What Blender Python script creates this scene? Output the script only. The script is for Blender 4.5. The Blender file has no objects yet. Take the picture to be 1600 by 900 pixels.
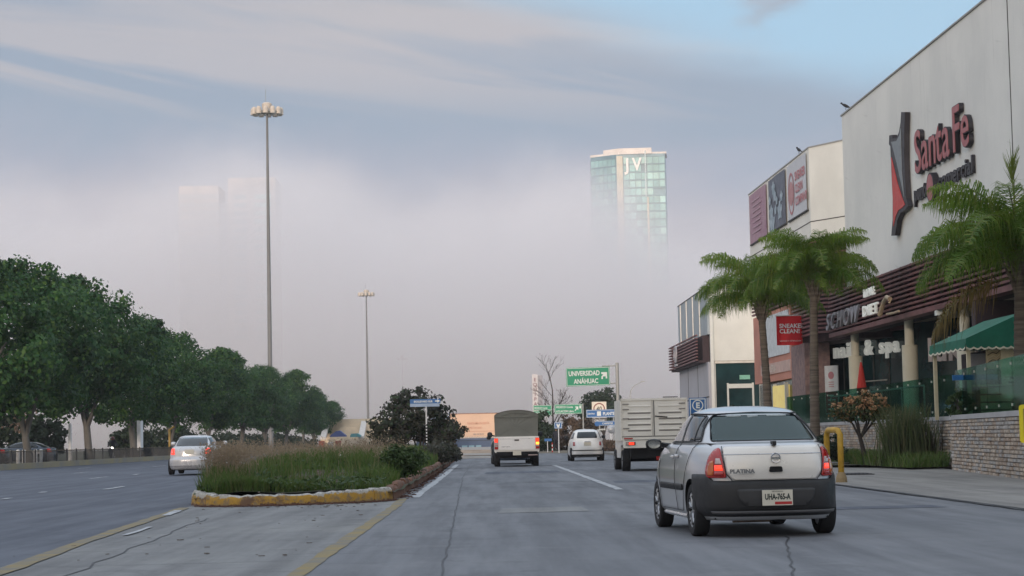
import bpy, bmesh, math, random
import numpy as np
from mathutils import Vector, Matrix
R = math.radians
PI = math.pi
sc = bpy.context.scene
C = sc.collection

# ---------------------------------------------------------------- camera
cam_data = bpy.data.cameras.new('camera')
cam_data.lens = 72.0
cam_data.sensor_width = 36.0
cam_data.clip_start = 0.1
cam_data.clip_end = 6000
cam = bpy.data.objects.new('camera', cam_data)
C.objects.link(cam)
# pitched up 4.2 degrees, rolled 1.2 degrees, looking almost straight down the avenue from a car seat
cam.matrix_world = Matrix(((0.999722, 0.020029, -0.012412, 0.0),
                           (-0.010907, -0.073546, -0.997232, 0.0),
                           (-0.020886, 0.997091, -0.073307, 1.12),
                           (0, 0, 0, 1)))
sc.camera = cam

# ---------------------------------------------------------------- exposure
sc.view_settings.view_transform = 'Standard'
sc.view_settings.look = 'None'
sc.view_settings.exposure = 0.0
sc.view_settings.gamma = 1.0
sc.cycles.max_bounces = 10
sc.cycles.volume_bounces = 8
sc.cycles.transparent_max_bounces = 12
sc.cycles.volume_step_rate = 1.0
sc.cycles.volume_max_steps = 256
sc.cycles.use_denoising = True

# ---------------------------------------------------------------- sun: low, soft, behind and to the left
SUN_EL, SUN_AZ = 5.5, 192.0          # azimuth clockwise from +Y (the road direction)
sd = bpy.data.lights.new('sun', 'SUN')
sd.energy = 2.0
sd.angle = R(1.5)
sd.color = (1.0, 0.83, 0.70)
sun = bpy.data.objects.new('sun', sd)
C.objects.link(sun)
tosun = Vector((math.sin(R(SUN_AZ)) * math.cos(R(SUN_EL)), math.cos(R(SUN_AZ)) * math.cos(R(SUN_EL)), math.sin(R(SUN_EL))))
sun.rotation_euler = tosun.to_track_quat('Z', 'Y').to_euler()
sun.location = (-40, -60, 30)


# ---------------------------------------------------------------- node helpers
class NT:
    def __init__(s, tree):
        s.t = tree
        s.n = tree.nodes
        s.l = tree.links

    def node(s, kind, **kw):
        n = s.n.new(kind)
        for k, v in kw.items():
            setattr(n, k, v)
        return n

    def put(s, sock, v):
        if isinstance(v, bpy.types.NodeSocket):
            s.l.new(v, sock)
        elif isinstance(v, (tuple, list)) and len(v) == 3 and sock.type == 'RGBA':
            sock.default_value = (*v, 1)
        else:
            sock.default_value = v

    def math(s, op, a, b=0.0, c=0.0, clamp=False):
        n = s.node('ShaderNodeMath', operation=op, use_clamp=clamp)
        s.put(n.inputs[0], a)
        s.put(n.inputs[1], b)
        s.put(n.inputs[2], c)
        return n.outputs[0]

    def mix(s, f, a, b, blend='MIX'):
        n = s.node('ShaderNodeMix', data_type='RGBA', blend_type=blend, clamp_factor=True)
        s.put(n.inputs[0], f)
        s.put(n.inputs[6], a)
        s.put(n.inputs[7], b)
        return n.outputs[2]

    def ramp(s, f, stops, interp='LINEAR'):
        n = s.node('ShaderNodeValToRGB')
        cr = n.color_ramp
        cr.interpolation = interp
        while len(cr.elements) < len(stops):
            cr.elements.new(0.5)
        for e, (p, c) in zip(cr.elements, stops):
            e.position = p
            e.color = (*c, 1) if isinstance(c, (tuple, list)) else (c, c, c, 1)
        s.put(n.inputs[0], f)
        return n.outputs[0]

    def noise(s, vec, scale, detail=4.0, rough=0.5, dist=0.0):
        n = s.node('ShaderNodeTexNoise')
        if vec is not None:
            s.l.new(vec, n.inputs['Vector'])
        n.inputs['Scale'].default_value = scale
        n.inputs['Detail'].default_value = detail
        n.inputs['Roughness'].default_value = rough
        n.inputs['Distortion'].default_value = dist
        return n.outputs['Fac']

    def smooth(s, x, a, b, ta=0.0, tb=1.0):
        n = s.node('ShaderNodeMapRange', interpolation_type='SMOOTHSTEP')
        s.put(n.inputs[0], x)
        for i, v in enumerate((a, b, ta, tb)):
            s.put(n.inputs[1 + i], v)
        return n.outputs[0]

    def vec(s, x, y, z):
        n = s.node('ShaderNodeCombineXYZ')
        for i, v in enumerate((x, y, z)):
            s.put(n.inputs[i], v)
        return n.outputs[0]

    def xyz(s, v):
        n = s.node('ShaderNodeSeparateXYZ')
        s.l.new(v, n.inputs[0])
        return n.outputs


# ---------------------------------------------------------------- world: clear sky seen through broken morning cloud
world = bpy.data.worlds.new('World')
sc.world = world
world.use_nodes = True
w = NT(world.node_tree)
w.n.clear()
wout = w.node('ShaderNodeOutputWorld')
tc = w.node('ShaderNodeTexCoord').outputs['Generated']
sx, sy, sz = w.xyz(tc)
sky = w.node('ShaderNodeTexSky')
sky.sky_type = 'NISHITA'
sky.sun_disc = False
sky.sun_elevation = R(SUN_EL)
sky.sun_rotation = R(SUN_AZ)
sky.altitude = 2000
sky.air_density = 1.0
sky.dust_density = 1.5
bg_sky = w.node('ShaderNodeBackground')
w.l.new(sky.outputs[0], bg_sky.inputs[0])
bg_sky.inputs[1].default_value = 0.15
# cloud sheet colour by elevation, wavering with broad noise
n1 = w.noise(w.vec(w.math('MULTIPLY', sx, 1.0), sy, w.math('MULTIPLY', sz, 2.2)), 3.2, 5, 0.55, 0.4)
n2 = w.noise(w.vec(w.math('MULTIPLY', sx, 1.0), w.math('MULTIPLY', sy, 1.0), w.math('MULTIPLY', sz, 1.6)), 11.0, 5, 0.6, 0.3)
e1 = w.math('ADD', sz, w.math('MULTIPLY', w.math('SUBTRACT', n1, 0.5), 0.15))
e2 = w.math('ADD', e1, w.math('MULTIPLY', w.math('SUBTRACT', n2, 0.5), 0.035))
base = w.ramp(w.math('MULTIPLY', e2, 2.0), [
    (0.00, (0.410, 0.380, 0.440)), (0.10, (0.445, 0.410, 0.470)), (0.20, (0.455, 0.435, 0.495)),
    (0.25, (0.360, 0.385, 0.475)), (0.31, (0.290, 0.355, 0.455)), (0.37, (0.290, 0.355, 0.455)), (0.43, (0.385, 0.410, 0.475)),
    (0.50, (0.43, 0.44, 0.475)), (0.62, (0.56, 0.60, 0.66)), (1.0, (0.80, 0.90, 1.04))])
# long thin streaks lit warm from below
st = w.noise(w.vec(w.math('MULTIPLY', sx, 2.2), w.math('MULTIPLY', sy, 2.2), w.math('MULTIPLY', w.math('ADD', sz, w.math('MULTIPLY', sx, 0.16)), 22.0)), 1.6, 4, 0.5, 0.6)
streak = w.math('MULTIPLY', w.smooth(st, 0.47, 0.62), w.math('MULTIPLY', w.smooth(sz, 0.14, 0.18), w.smooth(sz, 0.55, 0.28)))
col = w.mix(w.math('MULTIPLY', streak, 0.65), base, (0.53, 0.485, 0.495))
# clear blue opening up and to the right
gap = w.math('ADD', w.math('SUBTRACT', sz, 0.212), w.math('MULTIPLY', w.math('SUBTRACT', sx, 0.05), 0.36))
gap = w.math('ADD', gap, w.math('MULTIPLY', w.math('SUBTRACT', n1, 0.5), 0.10))
gap = w.smooth(gap, -0.012, 0.03)
gap = w.math('MULTIPLY', gap, w.smooth(w.math('SUBTRACT', n2, 0.2), 0.0, 0.25))
gap = w.math('MULTIPLY', gap, w.math('MULTIPLY', w.smooth(sz, 0.42, 0.30), w.smooth(sy, -0.3, 0.4)))
blue = w.mix(w.smooth(sz, 0.15, 0.7), (0.37, 0.58, 0.76), (0.16, 0.33, 0.62))
col = w.mix(gap, col, blue)
# low cloud round the sunrise takes its colour
toward = w.math('ADD', w.math('MULTIPLY', sx, math.sin(R(SUN_AZ))), w.math('MULTIPLY', sy, math.cos(R(SUN_AZ))))
glow = w.math('MULTIPLY', w.smooth(toward, -0.1, 1.0), w.smooth(sz, 0.65, 0.0))
col = w.mix(glow, col, (2.0, 1.52, 1.12))
bg_cl = w.node('ShaderNodeBackground')
w.l.new(col, bg_cl.inputs[0])
bg_cl.inputs[1].default_value = 1.10
mx = w.node('ShaderNodeMixShader')
# the cloud thins out low down towards the sunrise, behind the viewpoint
dawn = w.math('MULTIPLY', w.smooth(w.math('MULTIPLY', sy, -1.0), 0.2, 1.0), w.smooth(sz, 0.75, 0.05))
w.put(mx.inputs[0], w.math('SUBTRACT', 0.93, w.math('MULTIPLY', dawn, 0.80)))
w.l.new(bg_sky.outputs[0], mx.inputs[1])
w.l.new(bg_cl.outputs[0], mx.inputs[2])
w.l.new(mx.outputs[0], wout.inputs[0])


# ---------------------------------------------------------------- materials
MATS = {}


def mat(name, col, rough=0.6, metal=0.0, var=0.12, scale=3.0, bump=0.0, bscale=None, spec=0.5, col2=None, stretch=(1, 1, 1), coat=0.0,
        alpha=None, emit=None, trans=0.0, ior=1.45):
    """Principled material with procedural colour variation and fine relief."""
    if name in MATS:
        return MATS[name]
    m = bpy.data.materials.new(name)
    m.use_nodes = True
    t = NT(m.node_tree)
    b = t.n['Principled BSDF']
    tcn = t.node('ShaderNodeTexCoord').outputs['Object']
    mp = t.node('ShaderNodeMapping')
    mp.inputs['Scale'].default_value = stretch
    t.l.new(tcn, mp.inputs[0])
    v = mp.outputs[0]
    if var > 0 or col2:
        f = t.smooth(t.noise(v, scale, 5, 0.6), 0.3, 0.7)
        c2 = col2 or tuple(max(0, c * (1 - var)) for c in col)
        c1 = col if col2 else tuple(min(1, c * (1 + var * 0.5)) for c in col)
        t.put(b.inputs['Base Color'], t.mix(f, c1, c2))
        t.put(b.inputs['Roughness'], t.smooth(t.noise(v, scale * 2.3, 3), 0.2, 0.8, max(0, rough - 0.06), min(1, rough + 0.06)))
    else:
        t.put(b.inputs['Base Color'], col)
        b.inputs['Roughness'].default_value = rough
    b.inputs['Metallic'].default_value = metal
    b.inputs['Specular IOR Level'].default_value = spec
    b.inputs['Coat Weight'].default_value = coat
    b.inputs['Coat Roughness'].default_value = 0.04
    b.inputs['IOR'].default_value = ior
    b.inputs['Transmission Weight'].default_value = trans
    if alpha is not None:
        b.inputs['Alpha'].default_value = alpha
    if emit:
        b.inputs['Emission Color'].default_value = (*emit[0], 1)
        b.inputs['Emission Strength'].default_value = emit[1]
    if bump > 0:
        bn = t.node('ShaderNodeBump')
        bn.inputs['Strength'].default_value = bump
        bn.inputs['Distance'].default_value = 0.02
        t.l.new(t.noise(v, bscale or scale * 6, 4, 0.6), bn.inputs['Height'])
        t.l.new(bn.outputs[0], b.inputs['Normal'])
    MATS[name] = m
    return m


# ---------------------------------------------------------------- mesh helpers
class MB:
    """Collects boxes, prisms, tubes and grids; build() links them as one mesh object."""

    def __init__(s):
        s.v, s.f, s.m = [], [], []
        s.mi = 0

    def add(s, vs, fs):
        o = len(s.v)
        s.v += [tuple(p) for p in vs]
        s.f += [tuple(i + o for i in f) for f in fs]
        s.m += [s.mi] * len(fs)
        return s

    def box(s, x0, x1, y0, y1, z0, z1):
        vs = [(x, y, z) for z in (z0, z1) for y in (y0, y1) for x in (x0, x1)]
        return s.add(vs, [(0, 2, 3, 1), (4, 5, 7, 6), (0, 1, 5, 4), (2, 6, 7, 3), (0, 4, 6, 2), (1, 3, 7, 5)])

    def cbox(s, c, sz, rz=0.0, bevel=0.0):
        hx, hy, hz = sz[0] / 2, sz[1] / 2, sz[2] / 2
        ca, sa = math.cos(rz), math.sin(rz)
        vs = []
        for z in (-hz, hz):
            for y in (-hy, hy):
                for x in (-hx, hx):
                    vs.append((c[0] + x * ca - y * sa, c[1] + x * sa + y * ca, c[2] + z))
        return s.add(vs, [(0, 2, 3, 1), (4, 5, 7, 6), (0, 1, 5, 4), (2, 6, 7, 3), (0, 4, 6, 2), (1, 3, 7, 5)])

    def prism(s, poly, axis, a, b):
        """2-D polygon extruded along an axis from a to b. axis 'x': poly is (y,z); 'y': (x,z); 'z': (x,y)."""
        n = len(poly)

        def P(p, t):
            return {'x': (t, p[0], p[1]), 'y': (p[0], t, p[1]), 'z': (p[0], p[1], t)}[axis]
        vs = [P(p, a) for p in poly] + [P(p, b) for p in poly]
        fs = [tuple(range(n)), tuple(range(2 * n - 1, n - 1, -1))]
        fs += [(i, i + n, (i + 1) % n + n, (i + 1) % n) for i in range(n)]
        return s.add(vs, fs)

    def tube(s, pts, rad, n=8, cap=True):
        pts = [Vector(p) for p in pts]
        if not isinstance(rad, (list, tuple)):
            rad = [rad] * len(pts)
        vs, fs = [], []
        prev = None
        for i, p in enumerate(pts):
            d = (pts[min(i + 1, len(pts) - 1)] - pts[max(i - 1, 0)]).normalized()
            if prev is None:
                u = d.cross(Vector((0, 1, 0)) if abs(d.y) < 0.9 else Vector((1, 0, 0))).normalized()
            else:
                u = (prev - d * prev.dot(d)).normalized()
            prev = u
            q = d.cross(u)
            for k in range(n):
                a = 2 * PI * k / n
                vs.append(p + (u * math.cos(a) + q * math.sin(a)) * rad[i])
        for i in range(len(pts) - 1):
            for k in range(n):
                fs.append((i * n + k, i * n + (k + 1) % n, (i + 1) * n + (k + 1) % n, (i + 1) * n + k))
        if cap:
            fs.append(tuple(range(n - 1, -1, -1)))
            fs.append(tuple(range((len(pts) - 1) * n, len(pts) * n)))
        return s.add(vs, fs)

    def lathe(s, prof, c=(0, 0, 0), n=24, axis='z', cap=False):
        """prof: list of (r, t) with t along the axis."""
        vs, fs = [], []
        for r, t in prof:
            for k in range(n):
                a = 2 * PI * k / n
                x, y = r * math.cos(a), r * math.sin(a)
                p = {'z': (x, y, t), 'x': (t, x, y), 'y': (y, t, x)}[axis]
                vs.append((p[0] + c[0], p[1] + c[1], p[2] + c[2]))
        for i in range(len(prof) - 1):
            for k in range(n):
                fs.append((i * n + k, i * n + (k + 1) % n, (i + 1) * n + (k + 1) % n, (i + 1) * n + k))
        if cap:
            fs.append(tuple(range(n - 1, -1, -1)))
            fs.append(tuple(range((len(prof) - 1) * n, len(prof) * n)))
        return s.add(vs, fs)

    def grid(s, nu, nv, fn, closed_u=False):
        vs = [fn(i / (nu if closed_u else nu - 1), j / (nv - 1)) for j in range(nv) for i in range(nu)]
        fs = []
        for j in range(nv - 1):
            for i in range(nu if closed_u else nu - 1):
                a, b = j * nu + i, j * nu + (i + 1) % nu
                fs.append((a, b, b + nu, a + nu))
        return s.add(vs, fs)

    def quad(s, a, b, c, d):
        return s.add([a, b, c, d], [(0, 1, 2, 3)])

    def mesh(s, name, mats, smooth=False):
        me = bpy.data.meshes.new(name)
        me.from_pydata(s.v, [], s.f)
        for m in (mats if isinstance(mats, (list, tuple)) else [mats]):
            me.materials.append(m)
        if any(s.m):
            me.polygons.foreach_set('material_index', s.m)
        bm = bmesh.new()
        bm.from_mesh(me)
        bmesh.ops.recalc_face_normals(bm, faces=bm.faces)
        bm.to_mesh(me)
        bm.free()
        if smooth:
            me.shade_smooth()
            if smooth is not True:
                me.set_sharp_from_angle(angle=R(smooth))
        me.update()
        return me

    def build(s, name, mats, parent=None, smooth=False, loc=(0, 0, 0), rz=0.0, **props):
        return link(name, s.mesh(name, mats, smooth), parent, loc, rz, **props)


def link(name, me, parent=None, loc=(0, 0, 0), rz=0.0, **props):
    o = bpy.data.objects.new(name, me)
    C.objects.link(o)
    o.parent = parent
    o.location = loc
    o.rotation_euler = (0, 0, rz)
    for k, v in props.items():
        o[k] = v
    return o


def thing(name, label, cat, loc=(0, 0, 0), rz=0.0, group=None):
    o = bpy.data.objects.new(name, None)
    o.empty_display_size = 0.2
    C.objects.link(o)
    o.location = loc
    o.rotation_euler = (0, 0, rz)
    tag(o, label, cat, group)
    return o


def tag(o, label, cat, group=None):
    o['label'] = label
    o['category'] = cat
    if group:
        o['group'] = group
    return o


def copy_tree(o, parent=None):
    c = o.copy()
    C.objects.link(c)
    c.parent = parent
    for ch in list(o.children):
        copy_tree(ch, c)
    return c


def bevel(o, w=0.01, seg=2, ang=35):
    m = o.modifiers.new('bevel', 'BEVEL')
    m.width = w
    m.segments = seg
    m.limit_method = 'ANGLE'
    m.angle_limit = R(ang)
    return o


_dg = None


def text_mesh(body, size, depth, m, align='LEFT', bold=0.0, width=1.0, bevel_d=0.0, shear=0.0, spacing=1.0, vfont=None):
    """Lettering as a mesh in the local XZ plane, facing -Y, origin on the baseline."""
    cu = bpy.data.curves.new('lettering', 'FONT')
    cu.body = body
    cu.size = size
    cu.extrude = depth / 2
    cu.offset = bold
    cu.align_x = align
    cu.shear = shear
    cu.space_character = spacing
    cu.resolution_u = 3
    o = bpy.data.objects.new('lettering', cu)
    C.objects.link(o)
    bpy.context.view_layer.update()
    me = bpy.data.meshes.new_from_object(o.evaluated_get(bpy.context.evaluated_depsgraph_get()))
    bpy.data.objects.remove(o)
    bpy.data.curves.remove(cu)
    me.transform(Matrix.Rotation(PI / 2, 4, 'X') @ Matrix.Scale(width, 4, (1, 0, 0)))
    me.materials.clear()
    me.materials.append(m)
    return me


def text(body, size, m, parent, loc, depth=0.006, name='lettering', rz=0.0, **kw):
    return link(name, text_mesh(body, size, depth, m, **kw), parent, loc, rz)


def leaf_mesh(name, P, N, size, mats, aspect=1.6, seed=0, mi=None, fold=0.0):
    """Many small leaf quads: centres P (n,3), outward directions N (n,3), sizes (n,)."""
    rng = np.random.default_rng(seed)
    n = len(P)
    u = rng.normal(size=(n, 3))
    N = N / (np.linalg.norm(N, axis=1, keepdims=True) + 1e-9)
    N = N + rng.normal(scale=0.55, size=(n, 3))
    N /= np.linalg.norm(N, axis=1, keepdims=True) + 1e-9
    u -= N * (u * N).sum(1, keepdims=True)
    u /= np.linalg.norm(u, axis=1, keepdims=True) + 1e-9
    v = np.cross(N, u)
    s = (size if np.ndim(size) else np.full(n, size))[:, None]
    a = u * s * aspect / 2
    b = v * s / 2
    V = np.stack([P - a, P + b - a * 0.1, P + a, P - b - a * 0.1], 1).reshape(-1, 3)
    me = bpy.data.meshes.new(name)
    me.vertices.add(4 * n)
    me.vertices.foreach_set('co', V.astype(np.float32).ravel())
    me.loops.add(4 * n)
    me.loops.foreach_set('vertex_index', np.arange(4 * n, dtype=np.int32))
    me.polygons.add(n)
    me.polygons.foreach_set('loop_start', np.arange(0, 4 * n, 4, dtype=np.int32))
    for m in (mats if isinstance(mats, (list, tuple)) else [mats]):
        me.materials.append(m)
    if mi is not None:
        me.polygons.foreach_set('material_index', np.asarray(mi, dtype=np.int32))
    me.update(calc_edges=True)
    me.validate()
    return me


def structure(name, mb, m, **kw):
    return mb.build(name, m, kind='structure', **kw)


def polysheet(pts, z):
    mb = MB()
    mb.add([(x, y, z) for x, y in pts], [tuple(range(len(pts)))])
    return mb
# ---------------------------------------------------------------- ground, roads, markings
def mapped_mat(name, build):
    m = bpy.data.materials.new(name)
    m.use_nodes = True
    t = NT(m.node_tree)
    b = t.n['Principled BSDF']
    v = t.node('ShaderNodeTexCoord').outputs['Object']
    build(t, b, v)
    MATS[name] = m
    return m


def road_mat(name, c_base, c_dark, c_light, lanes=(), warm=None):
    def f(t, b, v):
        x, y, z = t.xyz(v)
        big = t.noise(v, 0.25, 5, 0.6)
        vs = t.vec(t.math('MULTIPLY', x, 1.6), t.math('MULTIPLY', y, 0.09), z)
        strk = t.noise(vs, 1.3, 5, 0.6)
        spk = t.noise(v, 14.0, 3, 0.7)
        fine = t.noise(v, 55.0, 3, 0.7)
        vx = t.vec(t.math('MULTIPLY', x, 0.12), t.math('MULTIPLY', y, 1.2), z)
        cross = t.noise(vx, 1.1, 4, 0.6)
        c = t.mix(t.smooth(strk, 0.35, 0.68), c_base, c_dark)
        c = t.mix(t.math('MULTIPLY', t.smooth(big, 0.45, 0.75), 0.55), c, c_light)
        c = t.mix(t.math('MULTIPLY', t.smooth(spk, 0.50, 0.72), 0.5), c, c_dark)
        blot = t.noise(v, 0.9, 6, 0.7, 1.2)
        c = t.mix(t.math('MULTIPLY', t.smooth(blot, 0.55, 0.63), 0.45), c, tuple(q * 0.75 for q in c_dark))
        c = t.mix(t.math('MULTIPLY', t.smooth(blot, 0.43, 0.36), 0.35), c, c_light)
        c = t.mix(t.math('MULTIPLY', t.smooth(cross, 0.58, 0.72), 0.3), c, c_dark)
        c = t.mix(t.math('MULTIPLY', t.smooth(fine, 0.55, 0.75), 0.55), c, tuple(q * 1.25 for q in c_light))
        # oil drip band and tyre tracks along each lane
        for cx, wd, k in lanes:
            g = t.math('DIVIDE', t.math('ADD', x, t.math('MULTIPLY', t.math('SUBTRACT', big, 0.5), 0.8)), 1.0)
            g = t.math('DIVIDE', t.math('SUBTRACT', g, cx), wd)
            g = t.math('POWER', 2.718, t.math('MULTIPLY', t.math('MULTIPLY', g, g), -1.0))
            c = t.mix(t.math('MULTIPLY', g, k), c, c_dark)
        t.put(b.inputs['Base Color'], c)
        t.put(b.inputs['Roughness'], t.smooth(strk, 0.2, 0.8, 0.62, 0.85))
        b.inputs['Specular IOR Level'].default_value = 0.4
        bn = t.node('ShaderNodeBump')
        bn.inputs['Strength'].default_value = 0.35
        bn.inputs['Distance'].default_value = 0.01
        t.l.new(t.math('ADD', fine, spk), bn.inputs['Height'])
        t.l.new(bn.outputs[0], b.inputs['Normal'])
    return mapped_mat(name, f)


M_asph = road_mat('asphalt_blue', (0.088, 0.100, 0.128), (0.064, 0.072, 0.095), (0.115, 0.126, 0.152),
                  lanes=((-8.5, 0.5, 0.35), (-12.4, 0.6, 0.4), (-16.2, 0.6, 0.3), (-20.0, 0.6, 0.3)))
M_conc = road_mat('concrete_lane', (0.165, 0.170, 0.185), (0.115, 0.120, 0.133), (0.21, 0.212, 0.22),
                  lanes=((0.9, 0.55, 0.45), (5.0, 0.6, 0.45), (-0.9, 0.3, 0.15)))
M_gore = road_mat('concrete_gore', (0.200, 0.200, 0.200), (0.135, 0.135, 0.138), (0.27, 0.265, 0.25))
M_apron = road_mat('concrete_apron', (0.27, 0.255, 0.235), (0.19, 0.18, 0.17), (0.34, 0.32, 0.29))


def ground_mat(name, c1, c2, c3, s=0.6):
    def f(t, b, v):
        a = t.noise(v, s, 5, 0.65)
        d = t.noise(v, s * 9, 4, 0.7)
        c = t.mix(t.smooth(a, 0.35, 0.65), c1, c2)
        c = t.mix(t.smooth(d, 0.5, 0.72), c, c3)
        t.put(b.inputs['Base Color'], c)
        b.inputs['Roughness'].default_value = 0.95
        bn = t.node('ShaderNodeBump')
        bn.inputs['Strength'].default_value = 0.8
        bn.inputs['Distance'].default_value = 0.05
        t.l.new(d, bn.inputs['Height'])
        t.l.new(bn.outputs[0], b.inputs['Normal'])
    return mapped_mat(name, f)


M_earth = ground_mat('dry_earth', (0.10, 0.085, 0.06), (0.07, 0.085, 0.045), (0.16, 0.14, 0.10))
M_soil = ground_mat('island_soil', (0.075, 0.06, 0.042), (0.05, 0.07, 0.03), (0.12, 0.10, 0.075), 1.2)
M_yel = mat('worn_yellow_paint', (0.27, 0.205, 0.085), 0.85, col2=(0.175, 0.165, 0.145), scale=2.2, bump=0.2)
M_whp = mat('worn_white_paint', (0.50, 0.51, 0.52), 0.75, col2=(0.30, 0.31, 0.33), scale=2.0, bump=0.2)
M_dark = mat('tar_seal', (0.035, 0.036, 0.042), 0.6, var=0.2)

structure('ground', polysheet([(-1500, -1200), (1500, -1200), (1500, 3000), (-1500, 3000)], -0.10), M_earth)
structure('left_road', polysheet([(-26.0, -12), (-1.0, -12), (-1.0, 40), (-4.0, 120), (-4.0, 420), (-26.0, 420)], -0.006), M_asph)
structure('gore_pavement', polysheet([(-4.15, -12), (-1.5, -12), (-1.5, 48), (-3.5, 50), (-6.3, 48), (-5.55, 38), (-4.9, 24), (-4.4, 14)], -0.002), M_gore)
structure('right_road', polysheet([(-1.55, -12), (14, -12), (14, 28), (7.32, 28), (7.32, 420), (-4.2, 420), (-4.2, 122), (-1.75, 92)], 0.002), M_conc)


def strip(pts, wd, z=0.008, jag=0.0, seed=1):
    """A painted line or joint: a ribbon of width wd along pts, with a slightly ragged edge."""
    rnd = random.Random(seed)
    mb = MB()
    dense = []
    for (x0, y0), (x1, y1) in zip(pts[:-1], pts[1:]):
        k = max(1, int(math.hypot(x1 - x0, y1 - y0) / 0.7)) if jag else 1
        dense += [(x0 + (x1 - x0) * i / k, y0 + (y1 - y0) * i / k) for i in range(k)]
    dense.append(pts[-1])
    vs, fs = [], []
    for i, (x, y) in enumerate(dense):
        a, b = dense[max(i - 1, 0)], dense[min(i + 1, len(dense) - 1)]
        L = math.hypot(b[0] - a[0], b[1] - a[1])
        nx, ny = -(b[1] - a[1]) / L, (b[0] - a[0]) / L
        j1, j2 = (rnd.uniform(-jag, jag) for _ in range(2))
        vs += [(x + nx * (wd / 2 + j1), y + ny * (wd / 2 + j1), z), (x - nx * (wd / 2 + j2), y - ny * (wd / 2 + j2), z)]
    fs = [(2 * i, 2 * i + 1, 2 * i + 3, 2 * i + 2) for i in range(len(dense) - 1)]
    return mb.add(vs, fs)


def wander(x0, y0, x1, y1, n, amp, seed):
    rnd = random.Random(seed)
    return [(x0 + (x1 - x0) * i / n + rnd.uniform(-amp, amp), y0 + (y1 - y0) * i / n) for i in range(n + 1)]


# island-side edge lines, yellow then white along the kerb; left yellow line; lane dashes
structure('yellow_line', strip([(-1.68, 8), (-1.66, 18), (-1.64, 35.5), (-1.70, 40)], 0.17, jag=0.02), M_yel)
structure('yellow_line', strip([(-4.15, 8), (-4.46, 18.8), (-4.82, 24.1), (-5.5, 37.0)], 0.20, jag=0.02, seed=4), M_yel)
structure('white_line', strip([(-1.50, 40.5), (-1.46, 60), (-1.48, 92)], 0.17, jag=0.02, seed=5), M_whp)
structure('white_line', strip([(-4.62, 26.0), (-4.70, 28.5)], 0.08, z=0.012, jag=0.02, seed=9), M_whp)
structure('white_line', strip([(-5.20, 33.0), (-5.37, 35.5)], 0.14, z=0.012, jag=0.02, seed=10), M_whp)
structure('lane_dash', strip([(2.72, 43.2), (2.60, 84)], 0.17, jag=0.015, seed=6), M_whp)
for i, (x, y, L) in enumerate([(-10.2, 54.6, 3.4), (-14.3, 73.5, 4.2), (-10.9, 46.2, 1.0), (-14.1, 81.5, 2.0), (-11.4, 52.3, 0.9),
                              (-12.1, 97, 4), (-18.2, 90, 4), (-18.3, 112, 5), (-14.8, 97, 1.2), (-22.0, 110, 4)]):
    structure('lane_dash', strip([(x, y), (x - 0.12, y + L)], 0.15, jag=0.03, seed=20 + i), M_whp)
# joints and cracks
structure('slab_joint', strip(wander(-0.40, 15, -0.78, 57, 60, 0.018, 3) + wander(-0.80, 58, -0.92, 108, 20, 0.02, 4), 0.017, z=0.007), M_dark)
structure('slab_joint', strip([(y, x) for x, y in wander(51.8, 0.2, 52.1, 2.6, 8, 0.12, 5)], 0.16, z=0.007, jag=0.03), M_dark)
structure('slab_joint', strip([(y, x) for x, y in wander(46.0, 1.0, 46.2, 3.9, 8, 0.10, 6)], 0.10, z=0.007, jag=0.03), M_dark)
structure('slab_joint', strip(wander(2.35, 16, 3.2, 22.3, 14, 0.03, 7), 0.018, z=0.007), M_dark)
structure('slab_joint', strip([(y, x) for x, y in wander(26.2, -0.62, 26.2, -0.46, 3, 0.02, 8)], 0.05, z=0.008), M_dark)
structure('slab_joint', strip(wander(-3.55, 14, -4.35, 31.5, 20, 0.06, 9), 0.022, z=0.003), M_dark)
for k, yy in enumerate((19.5, 23.6, 28.3, 33.5)):
    structure('slab_joint', strip([(y, x) for x, y in wander(yy, -4.2 - k * 0.2, yy + 0.2, -1.9, 9, 0.05, 11 + k)], 0.02, z=0.003), M_dark)
rnd = random.Random(77)
litter = MB()
for k in range(90):
    x, y = rnd.uniform(-5.0, -1.9), rnd.uniform(20, 37.4)
    if rnd.random() < 0.55:
        y = rnd.uniform(35.5, 37.2)
    s = rnd.uniform(0.01, 0.035)
    litter.cbox((x, y, 0.006 + s * 0.15), (s * rnd.uniform(1, 3), s, s * 0.3), rnd.uniform(0, 3))
tag(litter.build('road_debris', mat('dead_leaf', (0.07, 0.05, 0.035), 0.9, col2=(0.17, 0.15, 0.13), scale=20), kind='stuff'), 'dead leaves and grit scattered on the gore pavement', 'debris')

for k, (x0_, x1_, y0_, y1_, tone) in enumerate(((3.0, 4.6, 49.5, 52.0, 0), (0.1, 1.5, 31.0, 33.2, 1), (4.0, 6.6, 29.5, 30.6, 0), (-0.2, 2.3, 66.0, 70.0, 0), (3.3, 6.5, 38.5, 39.2, 1))):
    structure('road_patch', polysheet([(x0_, y0_), (x1_, y0_ + 0.1), (x1_ - 0.05, y1_), (x0_ + 0.08, y1_ - 0.1)], 0.006), (M_asph, M_gore)[tone])
for k, yy in enumerate((21.4, 27.6, 34.9, 41.0, 48.2, 55.5, 63.0)):
    structure('slab_joint', strip([(y, x) for x, y in wander(yy, -1.4, yy + 0.1, 7.2, 22, 0.02, 60 + k)], 0.012, z=0.0075), M_dark)

# far crossing: kerbed platforms where the avenue bends away
for i, (y0, y1, z, c) in enumerate([(121, 123, 0.10, 'white_kerb_paint'), (131, 150, 0.12, 'tan_paving'), (160, 163, 0.16, 'tan_paving'), (176, 240, 0.22, 'tan_paving')]):
    m = mat(c, (0.62, 0.60, 0.58) if c[0] == 'w' else (0.33, 0.29, 0.25), 0.8, scale=0.5, var=0.25)
    structure('crossing_pavement', MB().box(-9, 1.2, y0, y1, -0.08, z), m)

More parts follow.
